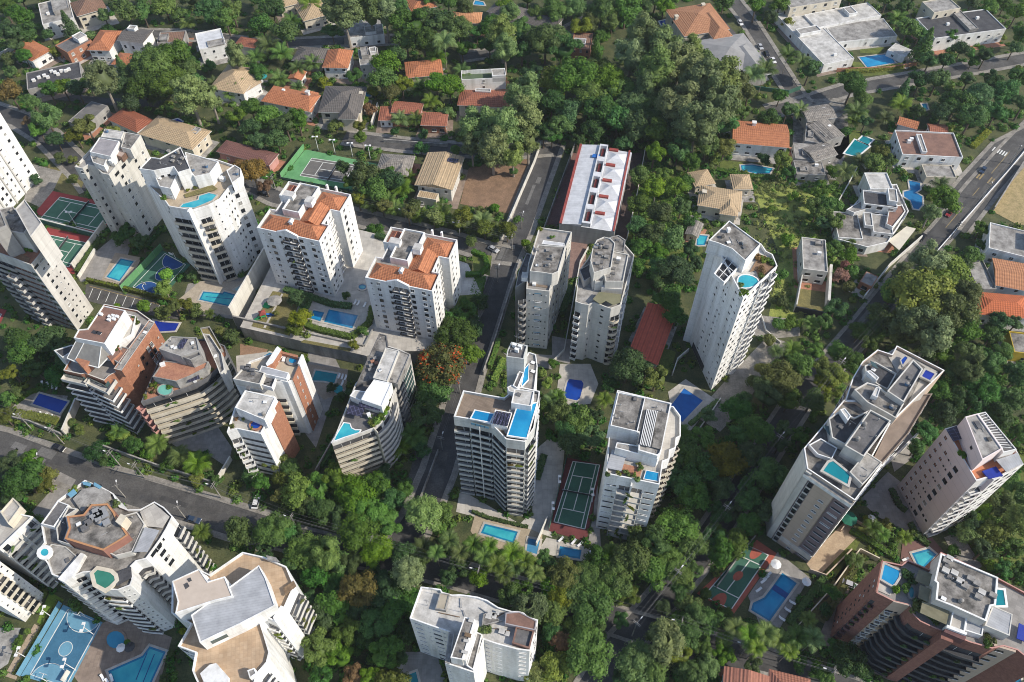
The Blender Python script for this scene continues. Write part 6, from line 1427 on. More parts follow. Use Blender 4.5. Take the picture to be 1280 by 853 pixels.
wall('garden_wall', [(1070,213), (1058,235), (1046,256)], 1.6, .4, wallw, 'white wall between the palms left of the stepped modern house')
wall('garden_wall', [(1072,200), (1082,212)], 1.4, .3, wallw, 'short white wall below the teal pool')

# sports courts
def quad(p, u, v):
    a = p[0]+(p[1]-p[0])*u; b_ = p[3]+(p[2]-p[3])*u; return a+(b_-a)*v
def court(label, outer, inner, m_out, m_in, z=.15, tennis=True, extra=None, net=True, lm=None, basket=False, outline=True, sparse=False):
    """a sports court: outer and inner rectangles as pixels (corner order: a long side first)"""
    P = [Vector(W2(x, y, z)) for x, y in outer]; Q = [Vector(W2(x, y, z)) for x, y in inner]
    c = sum(P, Vector((0,0)))/4
    t = thing('sports_court', label, 'sports court', (c.x, c.y, 0))
    b = MB(); b.prism([p-c for p in P], 0, z, m_out, m_out); b.build('court_surround', t)
    b = MB(); b.poly([q-c for q in Q], z+.006, m_in); b.build('playing_surface', t)
    b = MB()
    def ln(u0, v0, u1, v1, w=.13, m=linem):
        a, e = quad(Q,u0,v0)-c, quad(Q,u1,v1)-c; d = (e-a).normalized(); n_ = Vector((-d.y, d.x))*w
        b.face([(*(a-n_),z+.014), (*(e-n_),z+.014), (*(e+n_),z+.014), (*(a+n_),z+.014)], m)
    for s in ((0,0,1,0), (0,1,1,1), (0,0,0,1), (1,0,1,1)): ln(*s)
    if tennis:
        ln(0,.125,1,.125); ln(0,.875,1,.875); ln(.23,.125,.23,.875); ln(.77,.125,.77,.875); ln(.23,.5,.77,.5)
    if sparse: ln(.2,0,.2,1); ln(.8,0,.8,1); ln(.2,.5,.8,.5)
    o = b.build('line_marking', t)
    if extra:
        for (u, v, ru, rv, m, n0, n1, lz) in extra:
            k = 20; pts = [quad(Q, u+ru*math.cos(n0+(n1-n0)*i/k), v+rv*math.sin(n0+(n1-n0)*i/k))-c for i in range(k+1)]
            b = MB(); b.face([(x, y, z+lz) for x, y in (lambda q: q)(ccw(pts))], m); b.build('court_patch', t)
            b = MB()
            for i in range(k if outline else 0):
                a, e = pts[i], pts[i+1]; d = (e-a)
                if d.length < 1e-4: continue
                d.normalize(); n_ = Vector((-d.y, d.x))*.08
                b.face([(*(a-n_),z+lz+.004), (*(e-n_),z+lz+.004), (*(e+n_),z+lz+.004), (*(a+n_),z+lz+.004)], linem)
            b.f and b.build('court_line', t)
    if net:
        a, e = quad(Q,.5,-.05)-c, quad(Q,.5,1.05)-c; b = MB()
        d = (e-a).normalized(); n_ = Vector((-d.y, d.x))*.03
        b.prism([a-n_, e-n_, e+n_, a+n_], z+.02, z+.95, darkst, plast); b.tube((*a,z), (*a,z+1.1), .06, .06, steel); b.tube((*e,z), (*e,z+1.1), .06, .06, steel); b.build('net', t)
    if basket:
        for u, s in ((.04,1), (.96,-1)):
            a = quad(Q,u,.5)-c; dd = (quad(Q,.5,.5)-c-a).normalized(); b = MB(); b.tube((*(a-dd*1.0),z), (*(a-dd*1.0),z+3), .1, .1, plast); b.tube((*(a-dd*1.0),z+3), (*a,z+3.2), .07, .07, plast)
            nn_ = Vector((-dd.y, dd.x))*.9; b.prism([a-nn_, a+nn_, a+nn_+dd*.06, a-nn_+dd*.06], z+2.9, z+4.0, plast, plast); b.build('basketball_hoop', t)
    BLOCK.append([tuple(p) for p in P])
    if lm: LM.append((sum(x for x, y in outer)/4, sum(y for x, y in outer)/4, lm))
    return t
court('upper green tennis court with a red border beside the grey banded tower', [(66,239), (150,257), (125,293), (43,267)], [(74.9,246.4), (147,262), (124,290), (51.1,272.7)], ctred, ctgreen, net=True, lm='the upper red-edged tennis court')
court('lower green tennis court with a red border below the white wall', [(57,284), (121,298), (92,343), (28,322)], [(62,294), (107.5,303.5), (86,334), (41,320)], ctred, ctgreen, lm='the lower red-edged tennis court')
court('green tennis court with a red border at the left edge below the grey banded tower', [(-55,372), (8,388), (-18,440), (-85,420)], [(-48,380), (2,393), (-20,430), (-74,414)], ctred, ctgreen)
court('grey tennis court on a bright green surround behind the left orange-roofed tower', [(381.6,187), (476,206), (452,241), (353,223)], [(389.8,197.9), (461,208.7), (446,231.5), (375,219.8)], ctlight, ctgrey, lm='the bright green tennis court')
PI2 = 2*PI
court('small green and blue sports court below the bent-pool tower', [(203,313), (238,331), (200,375), (157,362)], [(206,317), (232,331), (199,369), (166,359)][1:]+[(206,317)], ctgreen, ctgreen, tennis=False, net=False, extra=((.45,.45,.2,.24,ctblue2,0,PI2,.02), (0.02,.5,.28,.42,ctblue2,-PI/2,PI/2,.02), (1.0,.5,.26,.42,ctblue2,PI/2,3*PI/2,.02)), basket=True, lm='the small green and blue court')
court('shaded green tennis court with a maroon border between two towers', [(709,572), (752,581), (733,677), (686,664)][1:]+[(709,572)], [(716,577), (749.5,581.5), (731,661.5), (692.4,652.4)][1:]+[(716,577)], ctmar, ctgreen, lm='the shaded green tennis court')
court('green sports court with a red centre circle and red goal areas', [(946,675), (971,692), (917,768), (871,742)][1:]+[(946,675)], [(934,682), (960.5,694), (914,762), (880,745)][1:]+[(934,682)], ctrust, ctgreen, tennis=False, net=False, outline=False, sparse=True, extra=((.5,.5,.085,.16,ctrust,0,PI2,.02), (0.0,.5,.17,.22,ctrust,-PI/2,PI/2,.02), (1.0,.5,.17,.22,ctrust,PI/2,3*PI/2,.02)), lm='the red-circled sports court')
court('blue sports court with pale blue goal areas and a centre circle', [(79,756), (128,778), (84,862), (26,845)][1:]+[(79,756)], [(85,762), (125,780), (82,858), (38,843)][1:]+[(85,762)], ctcyan, ctblue, tennis=False, net=False, extra=((.52,.5,.11,.17,ctcyan,0,PI2,.02), (0.0,.5,.24,.46,ctcyan,-PI/2,PI/2,.02), (1.0,.5,.24,.46,ctcyan,PI/2,3*PI/2,.02)), basket=True, lm='the blue sports court')
def mark(name, pts, w, m, z):
    b = MB(); P = [Vector(W2(x, y, z)) for x, y in pts]
    for a, e in zip(P[:-1], P[1:]):
        d = (e-a).normalized(); n_ = Vector((-d.y, d.x))*w; b.face([(*(a-n_),z), (*(e-n_),z), (*(e+n_),z), (*(a+n_),z)], m)
    o = b.build(name); o['kind'] = 'structure'
for k in range(10): mark('road_marking', [(116+k*10.5,361+k*2.4), (111+k*10.5,373+k*2.3)], .1, linem, .118)
mark('road_marking', [(112,358), (230,389)], .12, yellm, .119)
# mesh fences of the courts
def fence(label, pts, h, m, lm=None):
    P = [Vector(W2(x, y)) for x, y in pts]; c = P[0]; t = thing('court_fence', label, 'fence', (c.x, c.y, 0))
    b = MB()
    for a, e in zip(P[:-1], P[1:]):
        d = (e-a); n_ = Vector((-d.normalized().y, d.normalized().x))*.04
        b.prism([a-c-n_, e-c-n_, e-c+n_, a-c+n_], .1, h, m, m)
    b.build('mesh_panel', t)
    for a, e in zip(P[:-1], P[1:]):
        k = max(1, int((e-a).length/4))
        for i in range(k):
            q = a+(e-a)*(i/k)-c; b = MB(); b.tube((*q,0), (*q,h+.15), .07, .07, steel, 5); b.build('post', t)
fence('light green screen at the left end of the bright green tennis court', [(352,224), (381,187)], 3.0, ctlight)
fence('low dark green fence along the near side of the bright green court', [(352,225), (450,243)], 1.5, ctgreen)
fence('pale green wall screen on the left of the small green and blue court', [(154,365), (204,312)], 3.2, ctlight)
fence('dark green fence on the left of the shaded tennis court', [(686,664), (709,571)], 2.5, ctgreen)
fence('bright blue side wall of the blue sports court', [(25,846), (78,755)], 2.2, ctcyan)
fence('dark green fence between the two red-edged courts', [(50,279), (124,298)], 2.0, ctgreen)
fence('dark fence at the foot of the right orange-roofed tower', [(487,433), (548,447)], 2.6, ctgreen)

# swimming pools
wband = Mwater('pool_edge_tiles', (.015,.20,.36), (.012,.16,.31))
def pool(label, pts, water=wcyan, rim=palefl, z=.16, w=.6, lm=None, deck=None):
    P = ccw([W2(x, y, z) for x, y in pts]); c = (sum(p[0] for p in P)/len(P), sum(p[1] for p in P)/len(P))
    p = [(a-c[0], b_-c[1]) for a, b_ in P]
    t = thing('swimming_pool', label, 'swimming pool', (c[0], c[1], 0))
    b = MB(); b.ring(inset(p, -w), w, z-.16, z+.10, rim); b.build('coping', t)
    q = inset(p, .55); b = MB(); b.poly(q, z+.02, water)
    for i in range(len(p)):     # the darker tile band round the pool floor, seen through the water
        j = (i+1) % len(p); b.face([(*p[i],z+.02), (*p[j],z+.02), (*q[j],z+.02), (*q[i],z+.02)], wband if water in (wcyan, wblue) else water)
    b.build('pool_water', t)
    BLOCK.append([(a+c[0], b_+c[1]) for a, b_ in inset(p, -w-.5)])
    if lm: LM.append((sum(x for x, y in pts)/len(pts), sum(y for x, y in pts)/len(pts), lm))
    return t
def disc(x, y, r, k=.68, n=14): return [(x+r*math.cos(i*PI2/n), y+r*k*math.sin(i*PI2/n)) for i in range(n)]
pool('rectangular turquoise pool left of the small green and blue court', [(151,323.4), (167.6,327), (149.5,352), (132.8,346.6)], wcyan, lm='the turquoise pool by the banded tower')
pool('irregular turquoise pool at the foot of the bent-pool tower', [(254,364.7), (278,367), (280,364.5), (300,370), (290,384), (248.8,375)], wcyan, lm='the irregular turquoise pool')
pool('pale paddling pool corner beside the irregular turquoise pool', [(293,362), (303,356), (308,358), (301,367)], M('pale_pool_tiles', (.30,.50,.52), (.25,.43,.46), .4))
pool('blue rectangular pool on the raised terrace between the orange-roofed towers', [(411,387), (447.6,394.5), (440.5,411), (405,402.5)], wblue, z=PZ+.16, lm='the blue terrace pool')
pool('small square blue paddling pool on the raised terrace', [(392,388), (405.5,391), (400.5,402), (386.5,398)], wblue, z=PZ+.17)
pool('small round fountain pool between the orange-roofed towers', disc(453,359,5), wcyan, z=PZ+.16)
pool('teal rectangular pool below the retaining wall', [(394.8,463.3), (421.8,467.7), (418,479.3), (405,476.5), (390,476)], wteal, lm='the teal pool below the retaining wall')
pool('small teal round spa by a shrub below the retaining wall', disc(425,491,5), wteal)
pool('round turquoise spa beside the brick blade-wall tower', [(330,445), (337,441), (342,443), (333,456), (328,453)], wcyan)
pool('bright turquoise rectangular pool in front of the two-pool tower', [(606,655), (647.4,665), (642,679.4), (601,666.5)], wcyan, lm='the turquoise pool below the two-pool tower')
pool('small blue square pool right of the bright turquoise pool', [(660.6,673), (675,676), (671,693), (658,689)], M('blue_tiled_basin', (.07,.25,.42), (.05,.2,.36), .4))
pool('pale blue pool at the foot of the shaded tennis court', [(700,683), (727,688), (725,699), (698,695)], wblue)
pool('dark blue rounded pool in front of the middle narrow towers', [(712,474), (727,476), (729.5,480), (725,498), (721,501), (708,498), (705.5,493), (709.5,477)], wdeep, lm='the dark blue rounded pool')
pool('large rectangular pool under a blue cover at the foot of the tallest white tower', [(855,485.7), (878.5,501), (852.7,528), (838.5,507.6)], tarp2, lm='the blue covered pool')
pool('L-shaped blue pool with a dark divider beside the red-circled sports court', [(978,716.4), (996,729.3), (961.9,777), (938.7,762.8), (941,754), (955.4,747), (966,733)], wblue, lm='the L-shaped blue pool')
for p_ in (((257,371), (291,374)), ((184,816), (170,850)), ((193,818), (176,860))): mark('pool_lane_line', p_, .12, ctblue2, .19)
mark('pool_divider_line', [(966.5,733.5), (984,745.5)], .9, ctblue2, .2)
pool('turquoise tapering pool on the maroon deck above the brick complex', [(1139.5,692), (1161.4,686), (1170.4,693.6), (1151,715.5)], wcyan, lm='the tapering turquoise pool')
pool('round blue paddling pool beside the blue sports court', disc(144.5,800,11.5,.95), M('pale_blue_pool_water', (.05,.30,.48), (.04,.25,.42), .4), brownfl, lm='the round paddling pool')
pool('large irregular turquoise pool at the bottom left', [(135,839), (178,820), (187,808), (207.5,815), (195,842), (180,875), (150,872)], wcyan, lm='the large turquoise pool at the bottom left')
pool('royal blue pool in the shaded garden of the brick tower', [(49,492), (85,502.5), (75,516.7), (41,505)], wdeep, lm='the royal blue garden pool')
pool('blue pool beside the white modernist house', [(1073.7,72), (1111,67.5), (1119,78.6), (1084,84.6)], wblue, lm='the pool of the white modernist house')
pool('teal pool with a white edge beside the old weathered sheds', [(1068.6,175), (1086.6,183), (1071,196), (1055.7,192)], wteal, wtrim, lm='the teal white-edged pool')
pool('small square spa above the teal white-edged pool', [(1079,170), (1091,175), (1085,181), (1073,176)], wteal, wtrim)
pool('turquoise rounded pool below the orange-roofed house', [(926,207), (940,206), (966,211), (962,217), (945,217.5), (927,213)], wcyan, lm='the turquoise rounded pool')
pool('small turquoise pool beside the narrow tan shed', [(871,294), (885,295), (881,306.7), (870.7,307)], wcyan)
pool('curved deep blue pool of the stepped modern house', [(1136,226), (1150,229), (1150,237), (1144,241), (1153,246), (1153,256), (1148,262), (1142,261), (1138,251), (1130,246), (1130,240), (1138,238)], M('deep_teal_pool_water', (.01,.16,.36), (.008,.12,.3), .4), concw, lm='the curved deep blue pool')
pool('dark blue pool beside the sprawling orange-brown roof', [(824,27), (841,23), (845,28.5), (827,32.5)], wdeep, wtrim)
pool('bright blue patch of a pool between two roofs at the upper middle', [(455,116), (465,114.5), (463,121), (454,122)], wblue)
pool('small cyan pool in dense trees at the upper right', [(1152,130), (1158,130), (1160,137), (1155,138)], wcyan)
pool('teal pool at the foot of the white tower at the bottom', [(507,845), (520,840), (525,860), (500,865)], wteal)
pool('blue pool at the top centre behind the slate-grey house', [(594,1), (604,3), (606,7), (592,6)], wblue)
pool('light blue pool at the top beside a tan pavilion', [(400,8), (418,3), (418,14), (404,14)], M('grey_blue_water', (.10,.28,.36), (.08,.22,.3), .4))
pool('indigo pool cover behind the brick tower', [(193,401), (203,403), (224,404.6), (219,413.7), (197,415)], tarp, z=.4)
pool('turquoise pool at the lower right corner', [(1254,838), (1266,832), (1275,836), (1276,853), (1255,853)], wblue)
pool('small dark blue pool in the garden of the white house at the upper left', [(214,151), (222,149), (228,152), (222,157)], wdeep, wtrim)
pool('blue patch beside the white house near the street at the upper left', [(264,70), (272,68), (273,72), (265,74)], tarp2)
# ================================================================== trees and plants
def crown_mesh(name, lobes, nleaf, shape=(1,1,.8), lo=.2, hi=.62, size=.105, flat=-.35):
    """a crown of unit radius: lumps of leaf clumps spread through an ellipsoid, gaps between the lumps"""
    C = []; P = []; N = []
    for k in range(lobes):
        d = sph(1)[0]; d[2] = abs(d[2])*1.15+flat*rng.random(); d /= np.linalg.norm(d)
        rad = rng.uniform(.42, .74); c = d*rad*np.array(shape); r = rng.uniform(lo+.12, hi*.75)*(1.05-.35*max(0, d[2]))
        C.append((c, np.array([r*.72, r*.72, r*.6]))); n = int(nleaf/lobes)
        v = sph(n); v[:,2] = np.where(v[:,2] < -.35, -v[:,2]*.6, v[:,2])
        q = c+v*r*rng.uniform(.72, 1.12, (n,1))*np.array([1,1,.88]); P.append(q); N.append(v+np.array([0,0,.3])+rng.normal(size=(n,3))*.34)
    P = np.concatenate(P); N = np.concatenate(N)
    C.append((np.array([0,0,-.05]), np.array(shape)*.5))
    me = leaf_mesh(name, P, N, rng.uniform(size*.7, size*1.35, len(P)), core=C); me.materials.append(LF['b']); return me
CROWN = {
 'round': [crown_mesh('crown', n, 2600, (1,1,.78)) for n in (13, 16, 20, 15)],
 'big':   [crown_mesh('crown', n, 5200, (1,1,.8), .14, .5, .075) for n in (24, 30, 27, 34)],
 'tall':  [crown_mesh('crown', n, 4200, (.85,.85,1.35), .12, .46, .075, -.9) for n in (22, 28, 25)],
 'open':  [crown_mesh('crown', n, 3000, (1.05,1.05,.62), .1, .42, .085, .15) for n in (13, 17, 15)],
 'small': [crown_mesh('crown', n, 1100, (1,1,.85), .3, .8, .16) for n in (7, 9, 8)],
}
def conifer_mesh():
    C = []; P = []; N = []
    for k in range(10):
        z = -1.2+k*.27; r = .85*(1-(k/10.5)); n = int(150*r+40); a = rng.uniform(0, 2*PI, n); rr = r*np.sqrt(rng.uniform(.25, 1.1, n))
        P.append(np.stack([rr*np.cos(a), rr*np.sin(a), z+.25*(1-rr/r)+rng.uniform(-.08,.08,n)], 1)); N.append(np.stack([np.cos(a)*.7, np.sin(a)*.7, np.full(n,.8)], 1)+rng.normal(size=(n,3))*.4)
        C.append((np.array([0,0,z]), np.array([r*.6,r*.6,.2])))
    P = np.concatenate(P); me = leaf_mesh('crown', P, np.concatenate(N), rng.uniform(.1,.2,len(P)), core=C); me.materials.append(LF['d']); return me
CROWN['cone'] = [conifer_mesh() for i in range(2)]
def palm_mesh(nf, droop, up):
    """feather palm: arching fronds of unit length with leaflets on both sides"""
    b = MB(); m = LF['p']
    for k in range(nf):
        az = 2*PI*k/nf+rng.uniform(-.2,.2); el = up*rng.uniform(.35,1.0) if k % 3 else rng.uniform(.9, 1.25); L = rng.uniform(.85,1.1); p = Vector((0,0,0)); n = 13; prev = None
        for i in range(n+1):
            s = i/n; e = el-droop*s*s; d = Vector((math.cos(az)*math.cos(e), math.sin(az)*math.cos(e), math.sin(e)))
            side = Vector((-math.sin(az), math.cos(az), 0)); upv = side.cross(d)*-1
            wd = (.30*math.sin(PI*min(1, .12+s*.86)))+.02
            if prev is not None:
                q, wq, sd, dd = prev
                for sg in (1, -1):
                    for h in (0.0, .5):
                        a0 = q+(p-q)*h; a1 = q+(p-q)*(h+.46)
                        tip = (a0+a1)/2+sd*sg*wd*rng.uniform(.8,1.1)+dd*.09-Vector((0,0,wd*.42)); tp2 = tip+(a1-a0)*.3
                        b.face([a0, a1, tp2, tip] if sg > 0 else [a1, a0, tip, tp2], m)
            prev = (p.copy(), wd, side, d); p = p+d*(L/n)
    return b.mesh('fronds')
PALM = [palm_mesh(18, 1.5, .75) for i in range(2)]+[palm_mesh(12, 1.9, .9)]
ROYAL = [palm_mesh(16, 1.9, .95) for i in range(2)]
def trunk_mesh(mat, limbs, r=.05):
    b = MB(); b.tube((0,0,0), (.02,.01,.55), r*1.25, r*.85, mat, 7); b.tube((.02,.01,.55), (.0,.03,.95), r*.85, r*.5, mat, 6)
    for k in range(limbs):
        a = 2*PI*k/limbs+rng.uniform(-.4,.4); z = rng.uniform(.5,.75); b.tube((.015,.01,z), (math.cos(a)*.22, math.sin(a)*.22, z+.3), r*.55, r*.22, mat, 5)
    return b.mesh('trunk')
TRUNK = [trunk_mesh(bark, 4), trunk_mesh(barkp, 4, .04), trunk_mesh(bark, 0, .022), trunk_mesh(barkp, 0, .022)]

CNAME = {'b': 'mid-green', 'd': 'dark green', 'o': 'olive', 'g': 'grey-green', 'l': 'fresh green', 'y': 'golden-yellow', 'a': 'russet', 'r': 'orange-flowering', 'k': 'pink-flowering', 'w': 'yellow-green'}
_lab = {}
def where(px, py):
    """nearest landmark of the photo, and on which side of it"""
    d, x, y, ph = min((math.hypot(px-a, (py-b)*1.25), a, b, p) for a, b, p in LM)
    dx, dy = px-x, py-y; ax, ay = abs(dx), abs(dy)
    s = ('left' if dx < 0 else 'right') if ay < ax*.45 else ('above' if dy < 0 else 'below') if ax < ay*.45 else ('above ' if dy < 0 else 'below ')+('left' if dx < 0 else 'right')
    pre = {'left': 'left of', 'right': 'right of', 'above': 'above', 'below': 'below'}.get(s, s+' of')
    return pre, ph, d
def note(o, adj, noun, px, py): _lab.setdefault((adj, noun)+where(px, py)[:2], []).append((where(px, py)[2], o))
def write_labels():
    """every plant's label: its look and its place by a landmark, and its rank where several look alike"""
    rank = ['nearest', 'second nearest', 'third nearest', 'fourth nearest', 'fifth nearest', 'sixth nearest', 'seventh nearest', 'eighth nearest', 'ninth nearest', 'tenth nearest']
    for (adj, noun, pre, ph), os in _lab.items():
        os.sort(key=lambda e: e[0])
        for i, (d, o) in enumerate(os):
            o['label'] = f"{adj} {noun} {pre} {ph}" if len(os) == 1 else f"{rank[min(i,9)]} {adj} {noun} {pre} {ph}"

FOREST = [0]
def tree(px, py, r, sp, zb=0.0, hk=None):
    R = (W(px+r, py, zb)-W(px, py, zb)).length
    palm = sp in 'pP'
    if palm:
        fl = R*1.5; h = {'p': max(3.5, R*1.1), 'P': max(9.0, R*2.4)}[sp]*rng.uniform(.9,1.15); hc = h
    elif sp == 'c': hc = R*1.7
    elif sp == 'g': hc = R*1.35+4.5
    else: hc = R*.95+rng.uniform(2.0,3.8) if r > 9 else R*.8+.8
    if hk: hc *= hk
    w = W(px, py, zb+hc); rz = rng.uniform(0, 6.28)
    if palm:
        t = thing('palm_tree', '', 'palm tree', (w.x, w.y, zb), rz, 'palm trees'); t['label'] = ''
        put('trunk', TRUNK[3 if sp == 'P' else 2].copy() if False else TRUNK[3 if sp == 'P' else 2], t, None, 0, (hc*.55 if sp == 'p' else hc*.5,)*2+(hc*1.05,))
        put('fronds', (ROYAL if sp == 'P' else PALM)[rng.integers(2)], t, (0, .02*hc, hc), 0, (fl, fl, fl))
        note(t, 'tall slender' if sp == 'P' else 'feathery', 'palm tree', px, py); return t
    kind = {'c': 'cone', 'g': 'tall'}.get(sp) or ('big' if r >= 19 else 'round' if r >= 10 else 'small')
    if sp == 'g' and r < 14: kind = 'round'
    if kind in ('big', 'round') and rng.random() < .3: kind = 'open'
    small = r < 8
    nm = 'shrub' if small else {'c': 'conifer', 'g': 'eucalyptus_tree', 'd': 'dark_green_tree', 'r': 'flame_tree', 'k': 'blossom_tree', 'y': 'golden_tree', 'a': 'russet_tree'}.get(sp, 'broadleaf_tree')  # the dark crowns have no known species, some are coloured dark for shade
    t = thing(nm, '', nm.replace('_', ' '), (w.x, w.y, zb), rz, nm.replace('_', ' ')+'s of the neighbourhood')
    s = R*rng.uniform(1.2,1.36)*(1.0 if r > 7 else .85)*(.86 if py < 215 and not 580 < px < 930 else 1.0)
    c = put('crown', CROWN[kind][rng.integers(len(CROWN[kind]))], t, (0,0,hc), rng.uniform(0,6.28), (s*rng.uniform(.92,1.08), s*rng.uniform(.92,1.08), s*rng.uniform(.85,1.1)))
    leafmat(c, 'd' if sp == 'c' else sp)
    put('trunk', TRUNK[1 if sp in 'gl' else 0], t, None, 0, (hc*.9, hc*.9, hc))
    size = 'small' if r < 12 else 'large' if r >= 20 else 'medium'
    note(t, (CNAME.get(sp, 'dark green') if sp != 'c' else 'pointed dark'), 'shrub' if small else 'conifer' if sp == 'c' else {'small': 'small tree', 'medium': 'leafy tree', 'large': 'spreading tree'}[size] if sp != 'g' else {'small': 'small tree', 'medium': 'tall tree', 'large': 'towering tree'}[size], px, py)
    # shrubs and saplings round the foot
    for k in range(5 if r > 9 else 0):
        a = rng.uniform(0, 6.28); q = R*rng.uniform(.5, 1.2); UNDER.append((w.x+math.cos(a)*q, w.y+math.sin(a)*q, rng.uniform(.8, 1.9), zb, sp if sp in 'bdog' else 'd'))
    return t
UNDER = []
